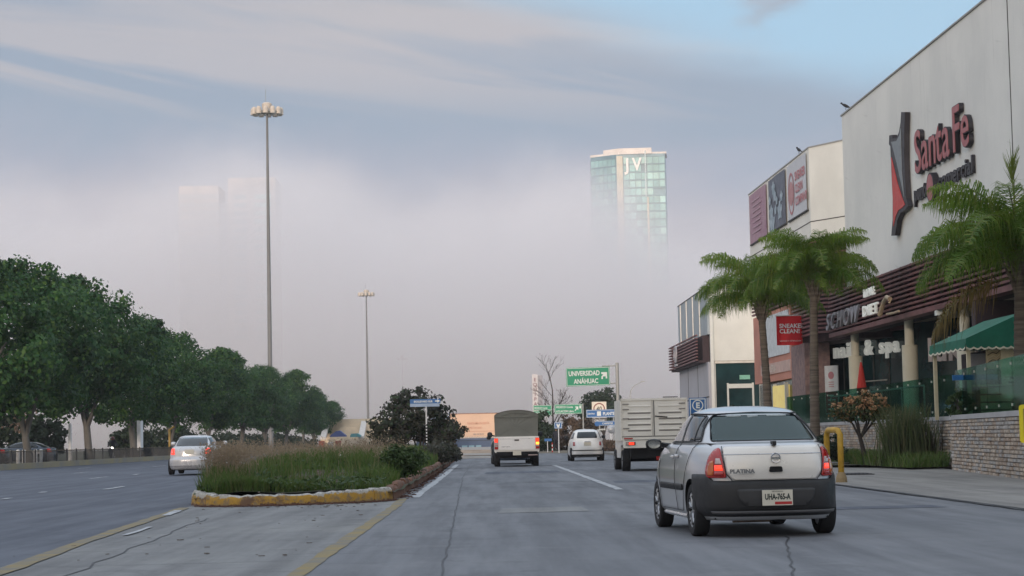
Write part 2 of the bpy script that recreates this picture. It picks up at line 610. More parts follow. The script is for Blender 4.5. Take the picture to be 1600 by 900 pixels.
# right kerb, driveway apron, planting strip
kb = MB()
y = 24.0
kerb_pts = [(7.30, 44.6), (7.34, 80), (7.3, 150), (7.2, 250)]
M_kerb = mat('kerb_concrete', (0.24, 0.235, 0.225), 0.85, scale=2.0, var=0.35, bump=0.4)
structure('kerb', MB().prism([(7.32, 45.2), (7.52, 45.2), (7.50, 250), (7.30, 250)], 'z', -0.05, 0.13), M_kerb)
structure('driveway_apron', polysheet([(7.32, 22), (11.0, 22), (11.5, 44), (12.7, 56.3), (13.0, 60), (11.9, 60.5), (9.5, 66), (7.52, 66), (7.52, 45), (7.34, 44.8)], 0.02), M_apron)
structure('pavement', polysheet([(7.52, 66), (12.2, 66), (12.6, 90), (12.6, 250), (7.5, 250)], 0.115), M_apron)
structure('slab_joint', strip([(7.24, 22), (7.26, 44.8)], 0.10, z=0.024, jag=0.02), M_dark)
for yy in (34.0, 40.5, 47, 53, 59.5):
    structure('slab_joint', strip([(7.5, yy), (11.2 + (yy - 40) * 0.05, yy + 0.5)], 0.035, z=0.024), M_dark)
gr = MB().cbox((9.35, 52.6, 0.03), (0.75, 1.3, 0.02))
for k in range(7):
    gr.cbox((9.05 + k * 0.1, 52.6, 0.045), (0.04, 1.2, 0.012))
tag(gr.build('drain_grate', M_dark), 'small dark iron drain grate let into the driveway apron', 'drain grate')
# left kerb, yellow-grey, and verge
structure('kerb', MB().prism([(-26.35, 60), (-26.0, 60), (-26.0, 420), (-26.35, 420)], 'z', -0.05, 0.32),
          mat('old_yellow_kerb', (0.30, 0.25, 0.14), 0.85, col2=(0.22, 0.21, 0.18), scale=0.35, bump=0.3))
structure('verge', polysheet([(-60, 40), (-26.35, 40), (-26.35, 460), (-60, 460)], 0.10), ground_mat('verge_ground', (0.13, 0.12, 0.085), (0.09, 0.10, 0.055), (0.18, 0.16, 0.12)))

# unseen ridge added behind the viewpoint to shade this stretch from the low sun
rg = MB()
def ridge(u, v):
    x = -1400 + 2800 * u
    y = -900 + 800 * v
    h = 76 * math.exp(-((y + 600) / 130) ** 2) * (1 + 0.10 * math.sin(x * 0.013 + 1) + 0.05 * math.sin(x * 0.041))
    return (x, y, -0.3 + h)
rg.grid(60, 24, ridge)
structure('shade_ridge', rg, M_earth, smooth=True)

# ---------------------------------------------------------------- towers in the fog
M_tg = mat('teal_glass', (0.25, 0.48, 0.48), 0.35, var=0.35, scale=0.06, spec=0.6)
M_tg2 = mat('pale_teal_glass', (0.34, 0.58, 0.56), 0.3, var=0.3, scale=0.08)
M_tg4 = mat('mid_teal_glass', (0.20, 0.41, 0.43), 0.3, var=0.3, scale=0.08)
M_tg3 = mat('slate_glass', (0.14, 0.27, 0.33), 0.25, var=0.3, scale=0.08)
M_cream = mat('cream_stone', (0.68, 0.62, 0.50), 0.7, scale=0.2)
M_pinkw = mat('warm_white_cladding', (0.80, 0.72, 0.66), 0.7, scale=0.2)


def facade(root, x0, x1, yf, z_top, n_floors, n_cols, fh, seed, depth=0.25, mid=None):
    """Curtain wall in the XZ plane at y=yf: spandrels and individually set panes."""
    rnd = random.Random(seed)
    wd = (x1 - x0) / n_cols
    for f in range(n_floors):
        zt = z_top - f * fh
        MB().box(x0, x1, yf - 0.25, yf + 0.1, zt - 0.55, zt).build('spandrel', M_tg3, root)
        for c in range(n_cols):
            if rnd.random() < 0.06:
                continue
            m = rnd.choice((M_tg, M_tg, M_tg, M_tg, M_tg2, M_tg4))
            off = rnd.uniform(-0.10, 0.10)
            MB().box(x0 + c * wd + 0.12, x0 + (c + 1) * wd - 0.12, yf - 0.12 + off, yf + 0.1, zt - fh + 0.12, zt - 0.6).build('window', m, root)


tw = thing('glass_tower', 'teal glass office tower with white JV letters, its foot lost in fog', 'tower', (70.5, 1000, 0), R(-6))
# front wing (faces the camera), 17 m half each, and the angled left wing
MB().prism([(-5.5, 0), (18.5, 0.8), (18.5, 30), (-20, 30), (-18.3, 8.2)], 'z', 0, 139.5).build('core', M_tg3, tw)
fr = link('front_wing', None, tw, (0, -0.02, 0), R(1.8))
facade(fr, -2.0, 18.3, -0.1, 138.5, 17, 7, 3.9, 3)
fl = link('side_wing', None, tw, (-5.5, 0, 0), R(-32.5))
facade(fl, -15.2, -0.3, -0.1, 138.0, 17, 6, 3.9, 4)
MB().box(-5.3, -2.3, -1.0, 2, 0, 138.6).build('corner_shaft', M_cream, tw)
MB().box(9.2, 10.2, -0.9, 0.6, 0, 118.0).build('fin', M_cream, tw)
MB().box(8.6, 9.1, -0.6, 0.8, 118.0, 141.0).build('fin', M_tg3, tw)
MB().prism([(-12, 5), (-4.5, -0.6), (12, -0.4), (12, 20), (-12, 20)], 'z', 139.5, 142.4).build('roof_parapet', M_pinkw, tw)
MB().prism([(-18.6, 8.0), (-12, 5), (-12, 20), (-18.6, 20)], 'z', 139.5, 140.6).build('roof_parapet', M_pinkw, tw)
MB().prism([(12, 1), (19.2, 1.2), (19.2, 20), (12, 20)], 'z', 139.5, 140.4).build('roof_parapet', M_pinkw, tw)
for k, ch in enumerate('JV'):
    o = text(ch, 8.6, mat('tower_letter_white', (0.90, 0.86, 0.82), 0.5), tw, (-0.9 + k * 3.4, -1.0, 131.4), depth=0.5, name='letter', bold=0.22, width=0.85)

t2 = thing('concrete_tower', 'pale block of flats almost wholly hidden by the fog on the left', 'tower', (-107, 826, 0))
t2.scale = (0.84, 0.84, 0.84)
M_pale = mat('pale_render', (0.66, 0.58, 0.54), 0.8, scale=0.1, var=0.3)
MB().box(-20, -1, 0, 26, 0, 126).build('wall', M_pale, t2)
MB().box(3, 26, 4, 30, 0, 130).build('wall', M_pale, t2)
MB().box(-1, 3, 6, 26, 0, 118).build('stair_core', mat('grey_core', (0.42, 0.42, 0.44), 0.8), t2)
for f in range(18):
    z = 122 - f * 4
    MB().box(-20.4, -0.8, -0.5, 0.2, z - 2.2, z).build('window', mat('pale_band', (0.50, 0.50, 0.50), 0.6), t2)
    MB().box(6, 12, 3.6, 4.2, z - 2.4, z - 0.2).build('window', M_tg3, t2)
    MB().box(16, 24, 3.6, 4.2, z - 2.4, z - 0.2).build('window', M_tg2, t2)
# ---------------------------------------------------------------- shopping centre on the right
def wall_build(t, b, v):
    x, y, z = t.xyz(v)
    big = t.noise(v, 0.22, 5, 0.6)
    st_n = t.noise(t.vec(t.math('MULTIPLY', x, 2.6), t.math('MULTIPLY', y, 2.6), t.math('MULTIPLY', z, 0.16)), 1.4, 5, 0.65)
    c = t.mix(t.smooth(big, 0.35, 0.68), (0.78, 0.785, 0.75), (0.68, 0.69, 0.665))
    run = t.math('MULTIPLY', t.smooth(st_n, 0.54, 0.72), t.smooth(z, 8.5, 14.4, 0.06, 0.38))
    c = t.mix(run, c, (0.50, 0.50, 0.475))
    scr = t.noise(t.vec(t.math('MULTIPLY', x, 0.35), y, t.math('ADD', t.math('MULTIPLY', z, 5.0), t.math('MULTIPLY', x, 1.2))), 1.0, 3, 0.5)
    c = t.mix(t.math('MULTIPLY', t.smooth(scr, 0.66, 0.70), 0.22), c, (0.45, 0.45, 0.43))
    t.put(b.inputs['Base Color'], c)
    b.inputs['Roughness'].default_value = 0.75
    bn = t.node('ShaderNodeBump')
    bn.inputs['Strength'].default_value = 0.15
    bn.inputs['Distance'].default_value = 0.02
    t.l.new(t.noise(v, 5.0, 5, 0.6), bn.inputs['Height'])
    t.l.new(bn.outputs[0], b.inputs['Normal'])


M_white = mapped_mat('white_render', wall_build)
M_white2 = mat('cream_render', (0.80, 0.79, 0.73), 0.75, var=0.10, scale=0.4, bump=0.1)
M_cop = mat('grey_coping', (0.33, 0.33, 0.32), 0.7)
M_slat = mat('maroon_slat', (0.20, 0.085, 0.085), 0.5, scale=0.8, var=0.35, spec=0.5)
M_slatd = mat('dark_backing', (0.055, 0.035, 0.04), 0.7)
M_sof = mat('beige_soffit', (0.42, 0.35, 0.28), 0.8, scale=0.3)
M_gdark = mat('dark_shop_glass', (0.016, 0.050, 0.055), 0.15, var=0.5, scale=0.5, spec=0.6)
M_col = mat('cream_column', (0.74, 0.70, 0.56), 0.6, var=0.06, scale=1.5)
M_panel = mat('grey_panel', (0.42, 0.42, 0.46), 0.55, var=0.08, scale=0.5)
M_alu = mat('aluminium_trim', (0.62, 0.60, 0.55), 0.4, metal=0.4)
M_seam = mat('seam', (0.06, 0.06, 0.06), 0.8)
M_redl = mat('sign_red', (0.42, 0.15, 0.16), 0.55, col2=(0.34, 0.11, 0.12), scale=2.5)
M_black = mat('black_return', (0.022, 0.020, 0.026), 0.5)
M_stone1 = mat('ledger_stone_tan', (0.52, 0.44, 0.36), 0.85, scale=3.0, var=0.4, bump=0.6)
M_stone2 = mat('ledger_stone_grey', (0.43, 0.41, 0.39), 0.85, scale=3.0, var=0.4, bump=0.6)
M_stone3 = mat('ledger_stone_rust', (0.42, 0.33, 0.26), 0.85, scale=3.0, var=0.4, bump=0.6)
M_mortar = mat('mortar_brown', (0.20, 0.175, 0.15), 0.9)  # even brown mortar tone of the wall core between the stones


def clear_glass(name, tint, refl=0.10):
    m = bpy.data.materials.new(name)
    m.use_nodes = True
    t = NT(m.node_tree)
    t.n.clear()
    out = t.node('ShaderNodeOutputMaterial')
    tr = t.node('ShaderNodeBsdfTransparent')
    tr.inputs[0].default_value = (*tint, 1)
    gl = t.node('ShaderNodeBsdfGlossy')
    gl.inputs['Roughness'].default_value = 0.06
    gl.inputs[0].default_value = (0.8, 0.95, 0.92, 1)
    lw = t.node('ShaderNodeLayerWeight')
    lw.inputs[0].default_value = 0.25
    mx = t.node('ShaderNodeMixShader')
    t.put(mx.inputs[0], t.math('ADD', t.math('MULTIPLY', lw.outputs['Fresnel'], 0.22), refl, clamp=True))
    t.l.new(tr.outputs[0], mx.inputs[1])
    t.l.new(gl.outputs[0], mx.inputs[2])
    t.l.new(mx.outputs[0], out.inputs[0])
    MATS[name] = m
    return m


M_rail = clear_glass('green_rail_glass', (0.36, 0.60, 0.54), 0.05)
M_frost = mat('frosted_parapet_glass', (0.36, 0.41, 0.44), 0.6, var=0.08, scale=0.4)

RZ = math.atan2(-1.0, 0.0236)
mall = thing('shopping_centre', 'white walled shopping centre with maroon slat canopy along the right of the avenue', 'building', (15.21, 86, 0), RZ)
MB().box(0, 60, 0, 16, 7.16, 14.46).build('wall', M_white, mall)
MB().box(-0.04, 60.04, -0.05, 16, 14.46, 14.52).build('coping', M_cop, mall)
MB().box(25.4, 25.46, -0.012, 0.1, 7.2, 14.4).build('seam', M_seam, mall)
MB().box(-0.3, 60, 0.02, 1.2, 5.3, 7.14).build('fascia_backing', M_slatd, mall)
MB().box(-2.2, 60, -0.42, 0.05, 5.16, 5.34).build('edge_beam', M_slat, mall)
MB().box(-2, 60, 0.06, 9.0, 5.60, 5.70).build('soffit', M_sof, mall)
for r_ in range(10):
    z = 5.42 + r_ * 0.172
    for k in range(5):
        MB().box(-2.2 + k * 7.6, -2.2 + (k + 1) * 7.6 - 0.02, -0.42, -0.26, z, z + 0.075).build('slat', M_slat, mall)
for k in range(24):
    MB().box(-1.8 + k * 1.6, -1.72 + k * 1.6, -0.24, 0.0, 5.34, 7.12).build('slat_bracket', M_slatd, mall)
# columns: slim shaft above, thick sleeve below
for Y, n in ((86.0, 0), (76.0, 1), (67.9, 2), (59.0, 3)):
    s_ = 86 - Y
    cb = MB().lathe([(0.29, 1.4), (0.29, 4.26), (0.27, 4.28), (0.17, 4.29), (0.17, 5.6)], (s_, 0.25, 0), 24)
    cb.build('column', M_col, mall, smooth=30)
# shop fronts set back under the canopy, facing the road at a slant
mw = mall.matrix_world
fr0, fr1, fr2 = Vector((15.6, 94.0)), Vector((17.62, 86.2)), Vector((21.5, 74))


def wallseg(mb, a, b, z0, z1, t=0.12):
    a, b = Vector(a), Vector(b)
    d = (b - a).normalized()
    n = Vector((-d.y, d.x)) * t
    return mb.prism([tuple(a), tuple(b), tuple(b + n), tuple(a + n)], 'z', z0, z1)


def seg_frame(a, b):
    """angle of an x axis running from a to b (a far left, b near right as seen from the road)"""
    return math.atan2(b[1] - a[1], b[0] - a[0])


deck = MB().prism([(11.15, 40), (12.75, 56), (13.45, 58.5), (13.75, 74), (13.35, 92), (14.0, 108), (30, 108), (30, 40)], 'z', 0.1, 1.40)
structure('terrace', deck, mat('terrace_tile', (0.20, 0.19, 0.18), 0.6, scale=1.5))
shop = thing('nail_salon', 'dark glass shopfront behind the round cream columns, under the canopy', 'shopfront', (0, 0, 0))
wallseg(MB(), fr0, fr1, 1.4, 5.62).build('glazing', M_gdark, shop)
wallseg(MB(), fr1, fr2, 1.4, 5.62).build('glazing', M_gdark, shop)
wallseg(MB(), fr2, (26, 62), 1.4, 5.62).build('glazing', M_gdark, shop)
d_ = (fr1 - fr0).normalized()
nrm = Vector((d_.y, -d_.x))
for k in range(6):
    p = fr0 + d_ * (0.3 + k * 1.55) + nrm * 0.03
    MB().cbox((p.x, p.y, 3.1), (0.05, 0.05, 3.3)).build('mullion', M_seam, shop)
mb = MB()
wallseg(mb, tuple(fr0 + nrm * 0.08), tuple(fr1 + nrm * 0.08), 5.36, 5.58, 0.06)
mb.build('head_band', M_slat, shop)
p0, p1 = fr0 + d_ * 3.2 + nrm * 0.06, fr0 + d_ * 6.3 + nrm * 0.06
MB().tube([(p0.x, p0.y, 3.3), (p1.x, p1.y, 3.3)], 0.03, 6).build('door_rail', M_alu, shop)
sg = thing('wall_sign', 'white three dimensional nails & spa letters on the dark shopfront', 'sign', (15.80, 93.0, 4.46), seg_frame(fr0, fr1))
M_lw = mat('letter_white_glow', (0.80, 0.80, 0.74), 0.5, var=0.05, emit=((1.0, 1.0, 0.92), 0.22))  # slight glow added to daylit letters, brightening them in the canopy shade


def letters_fit(words, size, depth, m, parent, x0, x1, y, z, bold=0.02, gap=0.05, space=0.3, zslope=0.0, shear=0.0):
    """separate letters spaced so that the whole line runs from x0 to x1"""
    items = []
    tot = 0
    for wi, word in enumerate(words):
        for ch in word:
            me = text_mesh(ch, size, depth, m, bold=bold, shear=shear)
            wch = max(v.co.x for v in me.vertices)
            items.append((me, tot))
            tot += wch + gap
        tot += space
    k = (x1 - x0) / (tot - space - gap)
    out = []
    for me, p in items:
        me.transform(Matrix.Scale(k, 4, (1, 0, 0)))
        out.append(link('letter', me, parent, (x0 + p * k, y, z + zslope * p * k)))
    return out


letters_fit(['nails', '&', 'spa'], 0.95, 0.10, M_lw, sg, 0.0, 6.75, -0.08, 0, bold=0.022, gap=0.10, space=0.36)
# fascia sign of the next shop, on the slats
sg2 = thing('wall_sign', 'grey script scribble sign on the maroon slats above the nail salon', 'sign', (15.21, 86, 0), RZ)
M_grey = mat('brushed_grey_letter', (0.42, 0.41, 0.44), 0.45, metal=0.2)
letters_fit(['SCHOW'], 0.95, 0.10, M_grey, sg2, -1.95, 5.1, -0.56, 5.48, bold=0.012, shear=0.35, gap=0.02)
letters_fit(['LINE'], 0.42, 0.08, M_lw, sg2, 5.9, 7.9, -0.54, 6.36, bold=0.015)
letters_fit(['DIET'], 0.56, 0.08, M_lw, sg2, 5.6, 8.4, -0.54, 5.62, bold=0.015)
tail = MB().tube([(8.8, -0.56, 5.50), (9.5, -0.56, 5.92), (10.1, -0.56, 6.08), (10.6, -0.56, 5.98), (10.5, -0.56, 5.84)], [0.10, 0.09, 0.08, 0.09, 0.05], 8)
tail.tube([(10.0, -0.56, 5.45), (11.1, -0.56, 5.42), (12.0, -0.56, 5.44)], 0.045, 6)
tail.build('emblem', mat('sign_gold', (0.62, 0.48, 0.32), 0.5), sg2)

# Santa Fe sign
sf = thing('wall_sign', 'large dark red Santa Fe punto comercial sign with black and red horned emblem', 'sign', (15.21, 86, 0), RZ)
M_gsh = mat('emblem_grey', (0.22, 0.25, 0.27), 0.5)
M_emr = mat('emblem_red', (0.55, 0.05, 0.04), 0.5)
for word, a_, b_ in (('Santa', 13.62, 18.62), ('Fe', 19.0, 21.15)):
    for L, ch in zip(letters_fit([word], 2.15, 0.15, M_black, sf, a_, b_, -0.095, 10.22, bold=0.045, gap=0.06), word):
        ys = [v.co.x for v in L.data.vertices]
        me = text_mesh(ch, 2.15, 0.02, M_redl, bold=0.012)
        xs_ = [v.co.x for v in me.vertices]
        k = (max(ys) - min(ys) - 0.05) / (max(xs_) - min(xs_))
        me.transform(Matrix.Scale(k, 4, (1, 0, 0)))
        link('letter_face', me, L, ((max(ys) + min(ys)) / 2 - k * (max(xs_) + min(xs_)) / 2, -0.088, 0.0))
letters_fit(['punto'], 0.80, 0.10, M_black, sf, 13.05, 15.3, -0.07, 9.30, bold=0.02, gap=0.04)
MB().lathe([(0.0, -0.245), (0.46, -0.245)], (16.0, 0, 9.45), 28, 'y').build('dot_face', M_redl, sf)
MB().lathe([(0.52, -0.24), (0.52, -0.02)], (16.0, 0, 9.45), 28, 'y', cap=True).build('dot', M_black, sf)
letters_fit(['comercial'], 0.80, 0.10, M_black, sf, 16.6, 21.2, -0.07, 9.30, bold=0.02, gap=0.04)
# emblem: thin black horned outline, grey field, red blade below
outer = [(9.91, 12.17), (10.39, 12.12), (10.46, 11.98), (11.07, 11.89), (11.52, 12.05), (11.85, 12.37), (11.99, 12.72), (12.58, 12.62), (12.35, 11.86), (12.22, 11.0), (12.22, 10.25), (12.32, 9.49), (12.55, 9.22), (12.05, 9.12), (11.35, 9.10), (10.75, 8.88), (10.29, 8.36), (9.66, 8.41), (9.99, 9.0), (10.12, 9.75), (10.05, 10.78), (10.03, 11.75), (9.8, 11.85)]
MB().prism(outer, 'y', -0.22, -0.03).build('emblem', M_black, sf)
MB().prism([(10.25, 11.88), (11.12, 11.78), (11.65, 11.92), (11.90, 12.15), (11.84, 11.5), (11.82, 10.56), (12.02, 9.6), (11.60, 10.2), (11.05, 10.98), (10.55, 11.55)], 'y', -0.24, -0.222).build('emblem_inlay', M_gsh, sf)
MB().prism([(10.20, 11.30), (10.52, 10.90), (11.05, 10.22), (11.74, 9.58), (12.12, 9.30), (11.70, 9.24), (11.08, 9.22), (10.60, 9.06), (10.12, 8.72), (10.22, 9.74), (10.18, 10.77)], 'y', -0.24, -0.222).build('emblem_inlay', M_emr, sf)

# curved banner wing beyond the white wall
wing = thing('curved_wing', 'curved white upper storey carrying three advertising banners', 'building', (0, 0, 0))
ctrl = [(15.6, 87.2), (14.32, 89.5), (14.18, 95.3), (13.98, 100.8), (13.88, 107.0)]


def wing_pts():
    pts = [ctrl[0], ctrl[1]]
    for i in range(1, 25):
        t = i / 24
        y = 89.5 + 17.5 * t
        pts.append((14.32 - 0.44 * t - 0.10 * math.sin(PI * t) * 0, y))
    return pts


wp = wing_pts()
back = [(22, 107.0), (22, 87.2)]
MB().prism(wp + back, 'z', 9.62, 13.62).build('wall', M_white2, wing)
MB().prism([(x - 0.03, y) for x, y in wp] + [(22, 107.03), (22, 87.2)], 'z', 13.62, 13.68).build('coping', M_cop, wing)
MB().prism([(x - 0.012, y) for x, y in wp] + back, 'z', 10.34, 10.38).build('seam', M_seam, wing)
MB().prism([(x + 0.5, y + 0.2) for x, y in wp] + back, 'z', 5.1, 9.62).build('slat_backing', M_slatd, wing)
for r_ in range(23):
    z = 5.42 + r_ * 0.18
    mb = MB()
    wallseg(mb, (15.58, 87.35), (14.30, 89.45), z, z + 0.085)
    mb.build('slat', M_slat, wing)
    mb = MB()
    y1 = 107 if z > 7.1 else 95.0
    wallseg(mb, (14.30, 89.5), (14.30 - 0.44 * (y1 - 89.5) / 17.5, y1), z, z + 0.085, -0.12)
    mb.build('slat', M_slat, wing)
MB().box(14.12, 15.25, 91.2, 95.2, 1.4, 5.1).build('stone_pier', mat('mauve_brick', (0.30, 0.20, 0.18), 0.85, col2=(0.18, 0.125, 0.125), scale=4, bump=0.6), wing)
M_terra = mat('terracotta_render', (0.58, 0.26, 0.19), 0.8, scale=0.6)
MB().prism([(14.14, 95.2), (20, 95.2), (20, 106.6), (13.88, 106.6)], 'z', 3.66, 7.1).build('wall', M_terra, wing)
MB().prism([(14.10, 95.6), (14.2, 95.6), (14.0, 102.2), (13.88, 102.2)], 'z', 4.86, 6.9).build('shop_board', mat('board_white', (0.72, 0.74, 0.74), 0.6), wing)
MB().prism([(14.1, 95.4), (14.2, 95.4), (13.95, 104), (13.85, 104)], 'z', 4.02, 4.55).build('name_band', mat('band_pink', (0.60, 0.42, 0.36), 0.7), wing)
text('PELUQUERIA', 0.5, mat('faded_letter', (0.70, 0.62, 0.55), 0.7), wing, (13.84, 103.2, 4.1), rz=math.atan2(-7.8, 0.24), width=1.35)
M_yw = mat('yellow_lit_interior', (0.75, 0.62, 0.22), 0.6, emit=((1.0, 0.75, 0.25), 0.25))
MB().box(14.3, 19, 95.3, 108, 1.4, 3.64).build('shop_interior', M_gdark, wing)
MB().prism([(14.05, 96.5), (14.2, 96.5), (14.0, 100.2), (13.9, 100.2)], 'z', 1.9, 3.4).build('window', M_yw, wing)
for a in ((96.3, 96.5), (100.2, 100.4)):
    MB().box(13.95, 14.1, a[0], a[1], 1.4, 3.5).build('window_frame', M_col, wing)


def wing_at(y):
    return 14.32 - 0.44 * (y - 89.5) / 17.5


def banner(y0, y1, label, m):
    rz = math.atan2(y0 - y1, wing_at(y0) - wing_at(y1))
    t = thing('wall_banner', label, 'banner', (wing_at(y1), y1, 10.95), rz, 'banners on the curved wing')
    L = math.hypot(y1 - y0, wing_at(y1) - wing_at(y0))
    MB().grid(9, 7, lambda u, v: (u * L, -0.07 - 0.015 * math.sin(u * 9) * math.sin(v * 5), v * 2.55)).build('fabric', m, t, smooth=True)
    MB().box(-0.05, L + 0.05, -0.09, -0.0, -0.06, 0.0).build('batten', M_seam, t)
    MB().box(-0.05, 0.0, -0.06, 0.0, -0.06, 2.6).build('batten', M_white, t)
    return t, L


b3, L = banner(89.9, 94.8, 'white banner with pink oval logo and red lettering, nearest on the curved wall', mat('banner_white', (0.58, 0.60, 0.64), 0.6, var=0.05))
M_bred = mat('banner_red_print', (0.48, 0.20, 0.22), 0.6)
M_bpink = mat('banner_pink_print', (0.50, 0.26, 0.27), 0.6)
MB().grid(25, 3, lambda u, v: (1.1 + (0.62 + 0.16 * v) * math.cos(2 * PI * u), -0.095, 1.15 + (0.86 + 0.12 * v) * math.sin(2 * PI * u))).build('oval_ring', M_bred, b3)
MB().lathe([(0.0, 0), (0.56, 0)], (1.1, -0.097, 1.15), 24, 'y').build('oval_disc', M_bpink, b3)
for k, (wd, z) in enumerate((('SNEAKER', 1.62), ('CLEAN', 1.05), ('COMPANY', 0.48))):
    text(wd, 0.55, M_bred, b3, (2.15, -0.10, z), width=1.12, bold=0.01)
b2, L = banner(95.4, 100.2, 'dark grey banner with white floral photograph, middle of the curved wall',
               mat('banner_grey', (0.10, 0.11, 0.14), 0.6, col2=(0.15, 0.17, 0.22), scale=1.2))
M_fl = mat('banner_flower_print', (0.42, 0.50, 0.56), 0.6, col2=(0.22, 0.30, 0.36), scale=3)
rf = random.Random(5)
for k in range(9):
    cx, cz, r = [(1.0, 0.35, .5), (3.3, 0.75, .42), (0.9, 0.9, .35), (3.9, 1.35, .25), (2.0, 1.6, .28), (1.7, 2.0, .3), (2.6, 1.3, .2), (0.6, 1.5, .2), (2.2, 0.9, .22)][k]
    MB().grid(15, 2, lambda u, v: (cx + v * r * 1.5 * (1 + 0.25 * math.sin(u * 2 * PI * 5)) * math.cos(2 * PI * u), -0.095 - k * 0.003, cz + v * r * (1 + 0.25 * math.sin(u * 2 * PI * 5)) * math.sin(2 * PI * u))).build('flower_print', M_fl, b2)
b1, L = banner(101.0, 106.4, 'faded purple pink banner, farthest on the curved wall', mat('banner_purple', (0.34, 0.19, 0.26), 0.6, col2=(0.40, 0.26, 0.31), scale=1.4))
for k in range(7):
    MB().box(0.9 + 0.2 * (k % 3), 3.6 + 0.3 * (k % 2), -0.10, -0.092, 0.45 + k * 0.27, 0.53 + k * 0.27).build('print_line', mat('banner_pale_print', (0.44, 0.30, 0.36), 0.6), b1)

hb = thing('hanging_banner', 'red hanging banner reading SNEAKER CLEAN beside the palm trunk', 'banner', (13.1, 92.6, 5.08))
MB().grid(7, 7, lambda u, v: (u * 1.16, 0.02 * math.sin(u * 6), v * 1.32)).build('fabric', mat('banner_scarlet', (0.62, 0.015, 0.02), 0.55, var=0.08), hb)
MB().tube([(-0.05, 0, 1.34), (1.9, 0, 1.34)], 0.025, 6).build('bracket', M_alu, hb)
for wd, z, s in (('SNEAKER', 0.78, 0.27), ('CLEAN!', 0.54, 0.27), ('SERVICIO Y REPARACION', 0.16, 0.085)):
    text(wd, s, mat('print_white', (0.80, 0.78, 0.76), 0.6, var=0.0), hb, (0.13, -0.035, z), bold=0.006 if s > 0.2 else 0, depth=0.004)

# far wing with glass entrance
far = thing('entrance_wing', 'far wing with cream gable, glass parapet, slats and glass entrance', 'building', (0, 0, 0))
MB().box(12.95, 15.7, 118, 135.5, 5.35, 9.75).build('wall', M_white2, far)
MB().box(12.70, 12.94, 118.0, 136, 6.9, 9.62).build('parapet_glass', M_frost, far)
MB().box(12.68, 12.95, 117.9, 136.1, 9.62, 9.68).build('handrail', M_seam, far)
for k in range(4):
    MB().box(12.655, 12.70, 122 + k * 4, 122.05 + k * 4, 6.9, 9.6).build('parapet_joint', M_alu, far)
MB().box(12.7, 13.1, 118.1, 136, 1.0, 5.3).build('grey_cladding', M_panel, far)
for y in (124.0, 130.0):
    MB().box(12.685, 12.72, y, y + 0.06, 1.0, 5.3).build('panel_joint', M_seam, far)
MB().box(12.685, 12.72, 118.1, 136, 3.25, 3.32).build('panel_joint', M_seam, far)
MB().box(12.82, 13.0, 117.7, 118.0, 0.6, 9.7).build('corner_post', M_white2, far)
for r_ in range(9):
    z = 5.42 + r_ * 0.18
    MB().box(12.1, 12.22, 119, 137, z, z + 0.075).build('slat', M_slat, far)
    MB().box(12.1, 12.75, 136.88, 137, z, z + 0.075).build('slat', M_slat, far)
MB().box(12.25, 12.9, 119, 136.8, 5.30, 5.42).build('slat_base', M_slatd, far)
MB().box(12.5, 12.9, 119, 136.8, 5.42, 6.88).build('slat_backing', M_slatd, far)
lg = MB()
for k in range(2):
    lg.lathe([(0.55 - k * 0.2, -0.04), (0.55 - k * 0.2, 0.04), (0.43 - k * 0.2, 0.04), (0.43 - k * 0.2, -0.04), (0.55 - k * 0.2, -0.04)], (11.98, 130.5 + k, 6.25), 20, 'x')
lg.box(11.95, 12.02, 129.7, 131.2, 5.5, 5.62)
tag(lg.build('wall_sign', M_grey), 'grey round logo sign on the far slats', 'sign')
MB().box(13.0, 15.7, 118.2, 118.6, 0.6, 5.3).build('glazing', M_gdark, far)
for x in (13.02, 13.75, 15.2, 15.62):
    MB().box(x, x + 0.1, 118.05, 118.2, 0.6, 4.05 if 13.5 < x < 15.4 else 5.3).build('door_frame', M_white2, far)
MB().box(13.75, 15.3, 118.06, 118.19, 3.75, 4.0).build('door_head', M_white2, far)
MB().box(13.0, 15.7, 118.04, 118.18, 5.2, 5.34).build('lintel', M_alu, far)
MB().box(14.5, 15.1, 118.1, 118.19, 4.25, 4.5).build('exit_box', mat('green_plate', (0.25, 0.55, 0.42), 0.5), far)
MB().box(15.72, 16.3, 117.6, 118.2, 0.6, 9.0).build('pilaster', M_white, far)
MB().box(15.9, 16.9, 112, 117.5, 0.6, 9.3).build('wall', M_white2, far)

